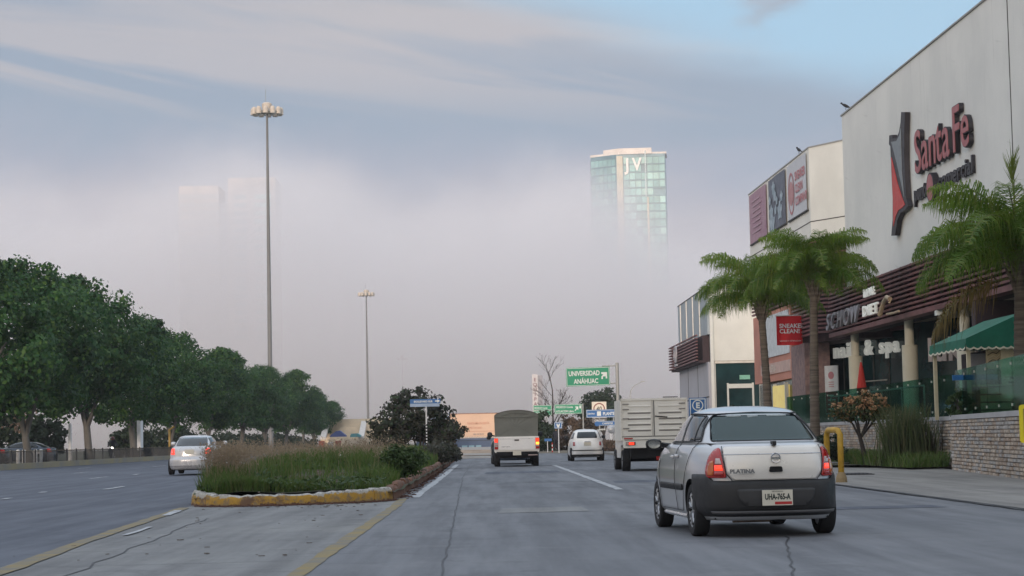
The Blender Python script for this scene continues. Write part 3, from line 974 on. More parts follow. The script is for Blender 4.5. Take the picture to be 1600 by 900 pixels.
# stone retaining wall with cap, built stone by stone
wall_line = [(11.05, 40.0), (12.66, 56.1), (13.34, 58.6), (13.62, 74), (13.25, 92)]
rw = thing('retaining_wall', 'terrace retaining wall of small split tan and grey stones with concrete cap', 'wall', (0, 0, 0))
rnd = random.Random(11)
stones = []
unit = []
for k in range(4):
    j = [rnd.uniform(-0.012, 0.012) for _ in range(8)]
    mb = MB().box(0, 1, -1, 0, 0, 1)
    unit.append(mb)
allst = []
for (x0, y0), (x1, y1) in zip(wall_line[:-1], wall_line[1:]):
    L = math.hypot(x1 - x0, y1 - y0)
    ux, uy = (x1 - x0) / L, (y1 - y0) / L
    core = MB()
    wallseg(core, (x0, y0), (x1, y1), -0.05, 1.38, -0.3)
    core.build('wall_core', M_mortar, rw)
    cap = MB()
    a = (x0 - uy * 0.06, y0 + ux * 0.06)
    b = (x1 - uy * 0.06, y1 + ux * 0.06)
    wallseg(cap, a, b, 1.38, 1.50, -0.42)
    cap.build('cap', mat('cap_concrete', (0.42, 0.42, 0.43), 0.75, scale=1.2), rw)
    z = 0.0
    while z < 1.36:
        h = 0.092
        s = rnd.uniform(-0.2, 0)
        while s < L:
            l = rnd.uniform(0.28, 0.60)
            s1 = min(s + l, L)
            s0 = max(s, 0)
            if s1 - s0 > 0.05:
                allst.append((x0 + ux * s0, y0 + uy * s0, z, s1 - s0 - 0.012, min(h - 0.012, 1.37 - z), ux, uy, rnd.uniform(0.015, 0.06), rnd.choice((M_stone1, M_stone1, M_stone2, M_stone2, M_stone3))))
            s += l
        z += h
near = sorted(allst, key=lambda q: math.hypot(q[0], q[1]) / q[3])
near = [q for q in near if q[1] > 43.5][:290]
nset = set(id(q) for q in near)
stone_me = {}
for m in (M_stone1, M_stone2, M_stone3):
    mb = MB()
    mb.add([(0, 0, 0), (1, 0, 0), (1, 0, 1), (0, 0, 1), (0.03, -1, 0.08), (0.97, -0.8, 0.1), (0.96, -0.9, 0.9), (0.04, -0.75, 0.92)],
           [(4, 5, 6, 7), (0, 1, 5, 4), (1, 2, 6, 5), (2, 3, 7, 6), (3, 0, 4, 7)])
    stone_me[m.name] = mb.mesh('stone', m)
rest = {m.name: MB() for m in (M_stone1, M_stone2, M_stone3)}
for q in allst:
    x, y, z, l, h, ux, uy, d, m = q
    if id(q) in nset:
        # outward side is towards the road: x axis runs back towards the camera
        o = link('stone', stone_me[m.name], rw, (x + ux * l, y + uy * l, z), math.atan2(-uy, -ux))
        o.scale = (l, d, h)
    else:
        e = MB()
        vs = []
        for (a, b, c) in ((0, 0, 0), (1, 0, 0), (1, 0, 1), (0, 0, 1), (0.03, 1, 0.08), (0.97, 0.8, 0.1), (0.96, 0.9, 0.9), (0.04, 0.75, 0.92)):
            vs.append((x + ux * a * l - uy * b * d, y + uy * a * l + ux * b * d, z + c * h))
        rest[m.name].add(vs, [(4, 5, 6, 7), (0, 1, 5, 4), (1, 2, 6, 5), (2, 3, 7, 6), (3, 0, 4, 7)])
for k, mb in rest.items():
    if mb.v:
        mb.build('stone_facing', MATS[k], rw, kind='stuff')

# glass railing on the cap
rail = thing('glass_railing', 'long green tinted glass railing on top of the stone terrace wall', 'railing', (0, 0, 0))
for (x0, y0), (x1, y1) in zip(wall_line[:-1], wall_line[1:]):
    L = math.hypot(x1 - x0, y1 - y0)
    ux, uy = (x1 - x0) / L, (y1 - y0) / L
    n = max(1, round(L / 2.0))
    for k in range(n):
        a, b = L * k / n + 0.02, L * (k + 1) / n - 0.02
        P = lambda s: (x0 + ux * s + uy * 0.14, y0 + uy * s - ux * 0.14)
        g = MB()
        wallseg(g, P(a), P(b), 1.502, 2.72, -0.015)
        g.build('glass_panel', M_rail, rail)
        for zz in (1.65, 2.58):
            MB().cbox((*P(a + 0.05), zz), (0.07, 0.05, 0.06), math.atan2(uy, ux)).build('clamp', M_alu, rail)
inner = thing('handrail', 'slim metal posts of an inner handrail seen through the green glass', 'handrail', (0, 0, 0))
for k in range(6):
    y = 66 + k * 3.6
    MB().tube([(14.05, y, 1.4), (14.05, y, 2.55)], 0.03, 6).build('post', M_alu, inner)
MB().tube([(14.05, 66, 2.55), (14.05, 84, 2.55)], 0.03, 6).build('top_rail', M_alu, inner)

# poster stand, closed parasol, kiosk, benches on the terrace
ps = thing('poster', 'tall white and maroon advertising poster left of the nail salon', 'poster', (14.98, 91.0, 1.9), R(-50))
MB().box(0, 0.75, -0.03, 0.03, 0, 2.15).build('board', mat('poster_white', (0.62, 0.63, 0.63), 0.6), ps)
MB().box(0.04, 0.71, -0.045, -0.032, 0.05, 1.0).build('block', mat('poster_maroon', (0.38, 0.03, 0.06), 0.6), ps)
for k in range(4):
    MB().box(0.16, 0.6 - 0.08 * (k % 2), -0.055, -0.046, 0.2 + 0.2 * k, 0.26 + 0.2 * k).build('print_line', M_white, ps)
MB().lathe([(0.0, 0), (0.17, 0)], (0.37, -0.035, 1.72), 20, 'y').build('logo_disc', M_bred, ps)
for k in range(3):
    MB().box(0.22, 0.52, -0.04, -0.031, 1.2 + 0.1 * k, 1.24 + 0.1 * k).build('print_line', M_bpink, ps)
um = thing('closed_parasol', 'closed red parasol standing on the terrace in front of a column', 'parasol', (13.95, 76.5, 1.4))
MB().tube([(0, 0, 0), (0, 0, 2.35)], 0.025, 8).build('pole', M_alu, um)
MB().lathe([(0.03, 2.3), (0.07, 2.1), (0.13, 1.7), (0.20, 1.25), (0.15, 1.1), (0.05, 1.05)], n=10).build('canopy', mat('parasol_red', (0.55, 0.04, 0.03), 0.7), um, smooth=30)

kk = thing('kiosk', 'small terrace kiosk with green awning roof and cream printed panels', 'kiosk', (0, 0, 0))
M_awn = mat('awning_green', (0.008, 0.15, 0.09), 0.65, var=0.2, scale=1.5)
M_awn2 = mat('awning_edge', (0.70, 0.66, 0.52), 0.7)
x0, x1, y0, y1 = 13.02, 14.65, 55.6, 60.2
ro = MB()
ro.add([(x0, y0, 3.42), (x1, y0, 3.42), (x1, y0, 4.28), (x0, y0, 3.58), (x0, y1, 3.42), (x1, y1, 3.42), (x1, y1, 4.28), (x0, y1, 3.58)],
       [(0, 1, 2, 3), (3, 2, 6, 7), (0, 3, 7, 4), (1, 5, 6, 2), (4, 7, 6, 5), (0, 4, 5, 1)])
ro.build('awning', M_awn, kk)
val = MB()
n = 60
for a, b in (((x0, y0), (x1, y0)), ((x0, y0), (x0, y1))):
    o_ = (0, -0.02) if a[1] == b[1] else (-0.02, 0)
    for i in range(n):
        t0, t1 = i / n, (i + 1) / n
        f = lambda t: 3.34 - 0.05 * abs(math.sin(t * PI * 8))
        p = lambda t, z: (a[0] + (b[0] - a[0]) * t + o_[0], a[1] + (b[1] - a[1]) * t + o_[1], z)
        val.quad(p(t0, 3.44), p(t1, 3.44), p(t1, f(t1)), p(t0, f(t0)))
val.build('valance', M_awn, kk)
for side_ in (0, 1):
    edge = MB()
    for i in range(n):
        t0, t1 = i / n, (i + 1) / n
        f = lambda t: 3.34 - 0.05 * abs(math.sin(t * PI * 8))
        if side_ == 0:
            q = [(x0 + (x1 - x0) * t, y0 - 0.03, f(t) + dz) for t, dz in ((t0, .02), (t1, .02), (t1, -.03), (t0, -.03))]
        else:
            q = [(x0 - 0.03, y0 + (y1 - y0) * t, f(t) + dz) for t, dz in ((t0, .02), (t1, .02), (t1, -.03), (t0, -.03))]
        edge.quad(*q)
    edge.build('scalloped_edge', M_awn2, kk)
M_kp = mat('kiosk_cream', (0.66, 0.58, 0.40), 0.65, var=0.08)
M_kl = mat('kiosk_line_print', (0.12, 0.11, 0.08), 0.6)
for (x, y) in ((13.12, 55.8), (14.55, 55.8), (13.12, 60.0), (14.55, 60.0)):
    MB().box(x - 0.05, x + 0.05, y - 0.05, y + 0.05, 1.4, 3.45).build('post', M_kp, kk)
MB().box(13.62, 14.02, 55.85, 55.9, 2.75, 3.3).build('menu_board', mat('menu_tan', (0.52, 0.42, 0.26), 0.7), kk)
for k in range(5):
    MB().tube([(13.66, 55.83, 2.82 + k * 0.1), (13.8, 55.83, 2.9 + k * 0.1), (13.9, 55.83, 2.86 + k * 0.1), (13.99, 55.83, 2.93 + k * 0.1)], 0.012, 4).build('menu_line', M_kl if k % 2 else M_kp, kk)
MB().box(14.02, 14.62, 55.82, 55.88, 1.9, 3.34).build('panel', M_kp, kk)
em = MB()
for k in range(3):
    z = 3.0 + 0.1 * k
    em.tube([(14.36, 55.79, z + 0.05), (14.46, 55.79, z), (14.56, 55.79, z + 0.05)], 0.012, 4)
em.tube([(14.46, 55.79, 2.75), (14.46, 55.79, 3.28)], 0.01, 4)
em.tube([(14.36, 55.79, 3.1), (14.38, 55.79, 2.93), (14.46, 55.79, 2.86), (14.54, 55.79, 2.93), (14.56, 55.79, 3.1)], 0.01, 4)
em.build('leaf_emblem', M_kl, kk)
for k in range(3):
    MB().box(14.3 - 0.05 * k, 14.6, 55.79, 55.815, 2.60 - k * 0.13, 2.65 - k * 0.13).build('print_line', M_kl, kk)
for k in range(3):
    MB().box(14.02, 14.62, 55.80, 55.86, 1.5 + k * 0.0, 1.62).build('plinth', M_kp, kk) if k == 0 else None
MB().box(13.35, 13.8, 56.6, 56.65, 2.3, 3.2).build('curtain', mat('grey_curtain', (0.40, 0.40, 0.45), 0.8), kk)
MB().box(13.9, 14.6, 55.95, 60, 1.4, 3.3).build('back_wall', M_slatd, kk)
bn = thing('plank_counter', 'cream plank counter behind the glass railing in front of the kiosk', 'counter', (0, 0, 0))
for k in range(4):
    MB().box(12.75, 13.55, 53.0, 53.05, 1.42 + 0.2 * k, 1.58 + 0.2 * k).build('plank', M_kp, bn)
MB().box(12.65, 13.6, 52.9, 53.6, 2.22, 2.26).build('top', M_kp, bn)
tag(MB().box(12.35, 13.55, 54.4, 54.45, 2.42, 2.56).build('blue_board', mat('sign_blue2', (0.03, 0.16, 0.42), 0.5)), 'narrow blue board behind the railing glass under the awning', 'board')
tag(MB().box(15.2, 17.5, 63.5, 64, 3.95, 5.1).build('dark_void_box', M_slatd), 'dark box put in for the shadowed void under the canopy behind the kiosk roof', 'dark box')  # dark box set where there is only a shadowed void
sg3 = thing('wall_sign', 'dull pinkish block letters on a lit beam deep under the canopy', 'sign', (15.6, 72.4, 3.55), R(-52))
xx = 0
for ch in 'lukidi':
    me = text_mesh(ch, 1.15, 0.12, mat('dull_letter', (0.42, 0.36, 0.34), 0.7), bold=0.03, width=1.1)
    link('letter', me, sg3, (xx, 0, 0))
    xx += max(v.co.x for v in me.vertices) + 0.05
for x, y, nm in ((15.2, 69.0, 'left'), (16.0, 66.0, 'right')):
    tag(MB().box(x, x + 0.5, y, y + 0.3, 4.98, 5.15).build('ceiling_light', mat('ceiling_lamp_face', (0.8, 0.85, 0.8), 0.5)),
        'pale square ceiling fitting under the canopy, %s of the third column' % nm, 'ceiling light')

# two birds on the parapets
def bird(loc, rz, label):
    b = thing('bird', label, 'bird', loc, rz)
    M = mat('bird_black', (0.02, 0.02, 0.022), 0.7)
    body = MB()
    body.grid(10, 9, lambda u, v: (0.075 * math.sin(PI * v) ** 0.8 * math.cos(2 * PI * u), (v - 0.5) * 0.36 , 0.17 + (v - 0.5) * 0.16 + 0.075 * math.sin(PI * v) ** 0.8 * math.sin(2 * PI * u)), True)
    body.grid(8, 7, lambda u, v: (0.045 * math.sin(PI * v) * math.cos(2 * PI * u), 0.17 + 0.045 * -math.cos(PI * v), 0.285 + 0.045 * math.sin(PI * v) * math.sin(2 * PI * u)), True)
    body.build('body', M, b, smooth=True)
    MB().prism([(0.20, 0.29), (0.20, 0.27), (0.26, 0.275)], 'x', -0.008, 0.008).build('beak', M, b)
    MB().prism([(-0.14, 0.12), (-0.14, 0.08), (-0.32, 0.02), (-0.32, 0.05)], 'x', -0.04, 0.04).build('tail', M, b)
    MB().tube([(0.02, 0, 0), (0.02, 0, 0.12)], 0.008, 4).tube([(-0.02, 0, 0), (-0.02, 0, 0.12)], 0.008, 4).build('legs', M, b)
bird((15.15, 84.6, 14.52), R(70), 'black bird perched at the far end of the tall white wall')
bird((14.22, 91.6, 13.68), R(20), 'black bird perched above the white oval banner')
# ---------------------------------------------------------------- vehicles
M_tyre = mat('tyre_rubber', (0.020, 0.020, 0.022), 0.85, var=0.2, scale=8)
M_rim = mat('wheel_silver', (0.42, 0.43, 0.45), 0.35, metal=0.7, var=0.1)
M_silver = mat('silver_paint', (0.52, 0.53, 0.55), 0.28, metal=0.55, var=0.04, scale=1.0, coat=0.6)
M_silver2 = mat('pale_silver_paint', (0.60, 0.60, 0.61), 0.3, metal=0.4, var=0.04, scale=1.0, coat=0.6)
M_whitep = mat('white_paint', (0.86, 0.84, 0.80), 0.35, var=0.04, coat=0.5)
M_plast = mat('black_bumper_plastic', (0.020, 0.020, 0.021), 0.55, var=0.15, scale=6)
M_under = mat('underbody_black', (0.010, 0.010, 0.011), 0.9)
M_glass = mat('dark_car_glass', (0.012, 0.017, 0.020), 0.05, var=0.0, spec=0.7)
M_lred = mat('tail_lamp_red', (0.42, 0.012, 0.010), 0.18, var=0.25, scale=9, coat=0.8)
M_lredon = mat('tail_lamp_lit', (0.6, 0.02, 0.01), 0.2, var=0.0, emit=((1.0, 0.05, 0.02), 1.6), coat=0.5)
M_lamb = mat('tail_lamp_amber', (0.55, 0.12, 0.015), 0.2, var=0.2, scale=9, coat=0.8)
M_lclr = mat('tail_lamp_clear', (0.55, 0.42, 0.40), 0.15, var=0.2, scale=20, coat=0.8)
M_plate = mat('number_plate', (0.66, 0.62, 0.52), 0.5, var=0.05)
M_chrome = mat('chrome_badge', (0.6, 0.6, 0.62), 0.15, metal=0.9, var=0.05)
M_ink = mat('plate_ink', (0.03, 0.04, 0.035), 0.6, var=0.0)
M_gap = mat('panel_gap', (0.02, 0.02, 0.022), 0.8, var=0.0)


def wheel_mesh(r, wd, rim_r):
    t = MB().lathe([(rim_r, -wd * 0.42), (rim_r + 0.01, -wd * 0.5), (r * 0.93, -wd * 0.5), (r * 0.985, -wd * 0.42), (r, -wd * 0.3), (r, wd * 0.3), (r * 0.985, wd * 0.42), (r * 0.93, wd * 0.5), (rim_r + 0.01, wd * 0.5), (rim_r, wd * 0.42)], n=32, axis='x')
    tm = t.mesh('tyre', M_tyre, 40)
    h = MB().lathe([(0.0, wd * 0.30), (0.05, wd * 0.32), (0.055, wd * 0.26), (rim_r * 0.55, wd * 0.30), (rim_r * 0.9, wd * 0.36), (rim_r * 0.94, wd * 0.44), (rim_r, wd * 0.45), (rim_r, -wd * 0.4), (0, -wd * 0.4)], n=32, axis='x')
    for k in range(7):
        a = 2 * PI * k / 7
        c, s = math.cos(a), math.sin(a)
        h.tube([(wd * 0.36, c * 0.05, s * 0.05), (wd * 0.41, c * rim_r * 0.9, s * rim_r * 0.9)], [0.022, 0.016], 5)
    hm_ = h.mesh('rim', M_rim, 40)
    sl = MB()
    for k in range(7):
        a = 2 * PI * (k + 0.5) / 7
        c, s = math.cos(a), math.sin(a)
        sl.tube([(wd * 0.335, c * rim_r * 0.62, s * rim_r * 0.62), (wd * 0.335, c * rim_r * 0.84, s * rim_r * 0.84)], [0.018, 0.03], 6)
    return tm, hm_, sl.mesh('rim_slots', M_under)


def add_wheels(root, xs, ys, r, wd=0.18, rim_r=None):
    tm, hm_, sm = wheel_mesh(r, wd, rim_r or r * 0.66)
    for y in ys:
        for s in (-1, 1):
            w_ = link('wheel', None, root, (s * xs, y, r), 0 if s > 0 else PI)
            link('tyre', tm, w_)
            link('rim', hm_, w_)
            link('rim_slots', sm, w_, kind='stuff')


class Body:
    """Car shell from horizontal outlines: each row is z, rear y, front y, half width, corner exponent, nose drop."""

    def __init__(s, rows, n=96, drop_from=0.9):
        s.rows = rows
        s.zs = [r[0] for r in rows]
        s.n = n
        s.df = drop_from

    def par(s, z):
        return [float(np.interp(z, s.zs, [r[k] for r in s.rows])) for k in range(1, 6)]

    def ring(s, z, off=0.0):
        yr, yf, w, e, drop = s.par(z)
        pts = []
        for k in range(s.n + 1):
            a = -PI / 2 + 2 * PI * k / s.n      # start at the rear centre, go round by the right
            c, d = math.cos(a), math.sin(a)
            x = (w + off) * math.copysign(abs(c) ** (2 / e), c)
            cy = (yr + yf) / 2
            ly = (yf - yr) / 2 + off
            y = cy + ly * math.copysign(abs(d) ** (2 / e), d)
            t = min(1, max(0, (y - s.df) / 1.15))
            pts.append((x, y, z - drop * t * t * (3 - 2 * t)))
        return pts

    def rear(s, u, z, off=0.006):
        """point at signed arc length u (metres, + right) from the rear centre line at height z"""
        pts = s.ring(z, off)
        half = pts[:s.n // 2 + 1]
        acc = 0
        t = abs(u)
        for p, q in zip(half[:-1], half[1:]):
            L = math.hypot(q[0] - p[0], q[1] - p[1])
            if acc + L >= t:
                f = (t - acc) / max(L, 1e-9)
                return (math.copysign(p[0] + (q[0] - p[0]) * f, u if u else 1) if u else 0.0, p[1] + (q[1] - p[1]) * f, z)
            acc += L
        return (math.copysign(half[-1][0], u), half[-1][1], z)

    def front(s, u, z, off=0.006):
        p = None
        half = s.ring(z, off)[:s.n // 2 + 1][::-1]
        acc, t = 0, abs(u)
        for p, q in zip(half[:-1], half[1:]):
            L = math.hypot(q[0] - p[0], q[1] - p[1])
            if acc + L >= t:
                f = (t - acc) / max(L, 1e-9)
                x = p[0] + (q[0] - p[0]) * f
                return (math.copysign(x, u) if u else 0.0, p[1] + (q[1] - p[1]) * f, z)
            acc += L
        return (math.copysign(half[-1][0], u), half[-1][1], z)

    def side(s, y, z, sd, off=0.006):
        """point on the flank at length y and height z (z is before the nose drop)"""
        pts = s.ring(z, off)[:s.n // 2 + 1]
        for p, q in zip(pts[:-1], pts[1:]):
            if p[1] <= y <= q[1] and q[1] > p[1]:
                f = (y - p[1]) / (q[1] - p[1])
                return (sd * (p[0] + (q[0] - p[0]) * f), y, p[2] + (q[2] - p[2]) * f)
        m = max(pts, key=lambda p: p[0])
        return (sd * m[0], y, z)

    def shell(s, name, m, root, sub=3, arches=(), arch_r=0.33, holes=None):
        zs = []
        for a, b in zip(s.zs[:-1], s.zs[1:]):
            for k in range(sub):
                zs.append(a + (b - a) * k / sub)
        zs.append(s.zs[-1])
        mb = MB()
        vs = []
        for z in zs:
            vs += s.ring(z)[:-1]
        n = s.n
        fs = []
        for j in range(len(zs) - 1):
            for i in range(n):
                fs.append((j * n + i, j * n + (i + 1) % n, (j + 1) * n + (i + 1) % n, (j + 1) * n + i))
        fs.append(tuple(range(n - 1, -1, -1)))
        fs.append(tuple(range((len(zs) - 1) * n, len(zs) * n)))
        mb.add(vs, fs)
        o = mb.build(name, [m, M_under], root)
        if arches:
            cut = MB()
            wmax = max(r[3] for r in s.rows)
            for y in arches:
                for sd in (-1, 1):
                    c0, c1 = sorted((sd * (wmax - 0.24), sd * (wmax + 0.2)))
                    cut.lathe([(arch_r, c0), (arch_r, c1)], (0, y, 0.30), 36, 'x', cap=True)
            co = cut.build('cutter', M_under)
            bo = o.modifiers.new('arch', 'BOOLEAN')
            bo.object = co
            bo.operation = 'DIFFERENCE'
            bo.solver = 'EXACT'
            bo.material_mode = 'TRANSFER'
            from mathutils.kdtree import KDTree
            kd = KDTree(len(o.data.vertices))
            nrm_ = [v.normal.copy() for v in o.data.vertices]
            for i_, v in enumerate(o.data.vertices):
                kd.insert(v.co, i_)
            kd.balance()
            par = o.parent
            o.parent = None
            bpy.context.view_layer.update()
            me = bpy.data.meshes.new_from_object(o.evaluated_get(bpy.context.evaluated_depsgraph_get()))
            o.modifiers.clear()
            o.data = me
            o.parent = par
            bpy.data.objects.remove(co)
        o.data.shade_smooth()
        o.data.set_sharp_from_angle(angle=R(50 if arches else 38))
        if holes:
            bm = bmesh.new()
            bm.from_mesh(o.data)
            bmesh.ops.delete(bm, geom=[f for f in bm.faces if holes(f.calc_center_median())], context='FACES_ONLY')
            bm.to_mesh(o.data)
            bm.free()
        if arches:
            me = o.data
            vn = []
            for v in me.vertices:
                c = kd.find_n(v.co, 3)
                a = Vector((0, 0, 0))
                for co, i_, d_ in c:
                    a += nrm_[i_] / (d_ + 1e-4)
                vn.append(a.normalized())
            ln = []
            for p in me.polygons:
                for vi in p.vertices:
                    ln.append(vn[vi] if p.material_index == 0 and p.normal.dot(vn[vi]) > 0.6 else p.normal.copy())
            me.normals_split_custom_set(ln)
        return o


def clip_poly(poly, axis, v, keep_less):
    out = []
    for a, b in zip(poly, poly[1:] + poly[:1]):
        ia = (a[axis] <= v) == keep_less
        ib = (b[axis] <= v) == keep_less
        if ia:
            out.append(a)
        if ia != ib:
            t = (v - a[axis]) / (b[axis] - a[axis])
            out.append((a[0] + (b[0] - a[0]) * t, a[1] + (b[1] - a[1]) * t))
    return out


def patch(name, poly, fn, m, root, step=0.05, thick=0.008, smooth=True, **props):
    """A panel whose outline poly lives in surface coordinates; fn maps (a, b, off) onto the body. Cut on a grid so it follows the curvature."""
    xs = [p[0] for p in poly]
    zs = [p[1] for p in poly]
    mb = MB()
    ix0, ix1 = math.floor(min(xs) / step), math.ceil(max(xs) / step)
    iz0, iz1 = math.floor(min(zs) / step), math.ceil(max(zs) / step)
    cache = {}
    vs, fs = [], []

    def vid(p):
        k = (round(p[0], 5), round(p[1], 5))
        if k not in cache:
            cache[k] = len(vs)
            vs.append(fn(*k))
        return cache[k]
    for i in range(ix0, ix1):
        col = clip_poly(clip_poly(list(poly), 0, i * step, False), 0, (i + 1) * step, True)
        if len(col) < 3:
            continue
        for j in range(iz0, iz1):
            c = clip_poly(clip_poly(col, 1, j * step, False), 1, (j + 1) * step, True)
            ids = []
            for p in c:
                v = vid(p)
                if not ids or (ids[-1] != v and ids[0] != v):
                    ids.append(v)
            if len(ids) >= 3:
                fs.append(tuple(ids))
    mb.add(vs, fs)
    o = mb.build(name, m, root, smooth=30 if smooth else False, **props)
    sm = o.modifiers.new('thickness', 'SOLIDIFY')
    sm.thickness = thick
    sm.offset = 0
    return o


def ribbon(name, pts, wd, fn, m, root, n=24, thick=0.003):
    """thin line following the body along pts given in surface coordinates"""
    dense = []
    for a, b in zip(pts[:-1], pts[1:]):
        k = max(2, int(math.hypot(b[0] - a[0], b[1] - a[1]) / 0.06))
        dense += [(a[0] + (b[0] - a[0]) * i / k, a[1] + (b[1] - a[1]) * i / k) for i in range(k)]
    dense.append(pts[-1])
    mb = MB().tube([fn(*p) for p in dense], wd, 5)
    return mb.build(name, m, root)


def round_poly(poly, r=0.04, n=4):
    out = []
    N = len(poly)
    for i in range(N):
        a, b, c = (Vector(poly[i - 1]), Vector(poly[i]), Vector(poly[(i + 1) % N]))
        d1, d2 = (a - b), (c - b)
        rr = min(r, d1.length * 0.45, d2.length * 0.45)
        p, q = b + d1.normalized() * rr, b + d2.normalized() * rr
        for k in range(n + 1):
            t = k / n
            v = (1 - t) ** 2 * p + 2 * t * (1 - t) * b + t * t * q
            out.append((v.x, v.y))
    return out


def plate(root, loc, txt, rz=0.0, w=0.33, h=0.165, strip=True):
    p = MB().box(-w / 2, w / 2, -0.008, 0.0, -h / 2, h / 2).build('number_plate', M_plate, root, loc=loc, rz=rz)
    if txt:
        text(txt, 0.085, M_ink, p, (0, -0.010, -0.018), align='CENTER', width=0.66, bold=0.003, depth=0.002, name='plate_number')
        text('MICHOACAN', 0.020, M_ink, p, (0, -0.010, 0.060), align='CENTER', depth=0.002, name='plate_heading')
        if strip:
            MB().box(-0.03, w / 2 - 0.01, -0.0095, -0.008, -h / 2 + 0.01, -h / 2 + 0.04).build('plate_strip', mat('plate_red', (0.45, 0.03, 0.03), 0.5), p)
    return p


def head_rest(root, x, y, z, m):
    MB().grid(12, 7, lambda u, v: (x + 0.13 * math.sin(PI * v) ** 0.6 * math.cos(2 * PI * u), y + 0.05 * math.sin(PI * v) * math.sin(2 * PI * u), z + 0.2 * v), True).build('head_rest', m, root, smooth=True)


M_body = mapped_mat('silver_body_paint', lambda t, b, v: (t.put(b.inputs['Base Color'], t.mix(t.node('ShaderNodeNewGeometry').outputs['Backfacing'], (0.54, 0.55, 0.565), (0.03, 0.03, 0.032))),
                    b.inputs['Roughness'].__setattr__('default_value', 0.30), b.inputs['Metallic'].__setattr__('default_value', 0.5), b.inputs['Coat Weight'].__setattr__('default_value', 0.6), b.inputs['Coat Roughness'].__setattr__('default_value', 0.05)))
M_cglass = clear_glass('tinted_car_glass', (0.08, 0.12, 0.14), 0.10)
M_seat = mat('seat_fabric', (0.05, 0.05, 0.055), 0.9, scale=8)

# ---- the near silver sedan
car = thing('silver_sedan', 'nearest car, silver four door sedan with black plastic bumper in the right lane', 'car', (0, 0, 0))
B = Body([
    (0.19, -1.92, 1.90, 0.72, 5, 0), (0.27, -2.00, 1.99, 0.785, 4.5, 0), (0.40, -2.03, 2.03, 0.80, 4.2, 0.0), (0.56, -2.03, 2.05, 0.815, 4.0, 0.0),
    (0.62, -2.02, 2.04, 0.818, 3.9, 0.02), (0.72, -2.035, 2.00, 0.815, 3.8, 0.06), (0.82, -2.03, 1.95, 0.805, 3.7, 0.10), (0.92, -2.01, 1.88, 0.785, 3.5, 0.17),
    (0.98, -1.985, 1.80, 0.760, 3.3, 0.22), (1.005, -1.94, 1.74, 0.735, 3.2, 0.24), (1.018, -1.84, 1.62, 0.70, 3.2, 0.24),
    (1.026, -1.68, 1.12, 0.71, 3.6, 0.05), (1.05, -1.60, 1.05, 0.705, 3.6, 0.02), (1.10, -1.51, 0.95, 0.685, 3.5, 0), (1.18, -1.36, 0.79, 0.655, 3.4, 0), (1.26, -1.18, 0.63, 0.618, 3.3, 0),
    (1.33, -1.04, 0.46, 0.575, 3.1, 0), (1.375, -0.88, 0.30, 0.54, 3.0, 0), (1.40, -0.72, 0.12, 0.485, 2.7, 0), (1.422, -0.54, -0.04, 0.38, 2.5, 0), (1.438, -0.34, -0.2, 0.20, 2.3, 0)], n=120)
B.shell('body', M_body, car, holes=lambda c: (c.y < -0.9 and 1.06 < c.z < 1.325 and abs(c.x) < 0.56 - (c.z - 1.05) * 0.45) or (c.y > 0.4 and 1.06 < c.z < 1.31 and abs(c.x) < 0.50 - (c.z - 1.05) * 0.3), arches=(-1.20, 1.27), arch_r=0.335)
rear = lambda u, z: B.rear(u, z, 0.006)
rear2 = lambda u, z: B.rear(u, z, 0.010)
# black bumper wraps round to the wheel arch
bm_ = MB()
zrow = [0.20, 0.23, 0.27, 0.30, 0.34, 0.42, 0.50, 0.575, 0.61, 0.62]
offs = [-0.02, 0.0, 0.012, 0.03, 0.034, 0.030, 0.030, 0.026, 0.016, 0.0]


def bump_pt(u, v):
    k = v * (len(zrow) - 1)
    i = min(int(k), len(zrow) - 2)
    f = k - i
    z = zrow[i] + (zrow[i + 1] - zrow[i]) * f
    off = offs[i] + (offs[i + 1] - offs[i]) * f
    s_ = (u - 0.5) * 2 * 1.24
    top = 0.07 * min(1, max(0, (abs(s_) - 0.72) / 0.12)) * (z - 0.3) / 0.32 if z > 0.3 else 0
    p = B.rear(s_, z, off)
    return (p[0], p[1], p[2] + top)


bm_.grid(90, 10, bump_pt)
bo = bm_.build('rear_bumper', M_plast, car, smooth=40)
sm = bo.modifiers.new('thickness', 'SOLIDIFY')
sm.thickness = 0.01
patch('bumper_recess', round_poly([(-0.40, 0.40), (-0.34, 0.34), (0.34, 0.34), (0.40, 0.40), (0.44, 0.53), (-0.44, 0.53)], 0.05), lambda u, z: B.rear(u, z, 0.036), mat('bumper_recess_plastic', (0.040, 0.040, 0.042), 0.5), car, thick=0.004)
patch('bumper_lip', round_poly([(-0.72, 0.262), (0.72, 0.262), (0.76, 0.292), (-0.76, 0.292)], 0.01), lambda u, z: B.rear(u, z, 0.040), mat('bumper_lip_grey', (0.09, 0.09, 0.095), 0.5), car, thick=0.012)
ledge = MB().grid(60, 3, lambda u, v: (lambda p, q: (p[0] * (1 - v) + q[0] * v, p[1] * (1 - v) + q[1] * v, 0.538 + 0.004 * v))(B.rear((u - .5) * 1.36, 0.53, 0.055), B.rear((u - .5) * 1.36, 0.53, 0.02)))
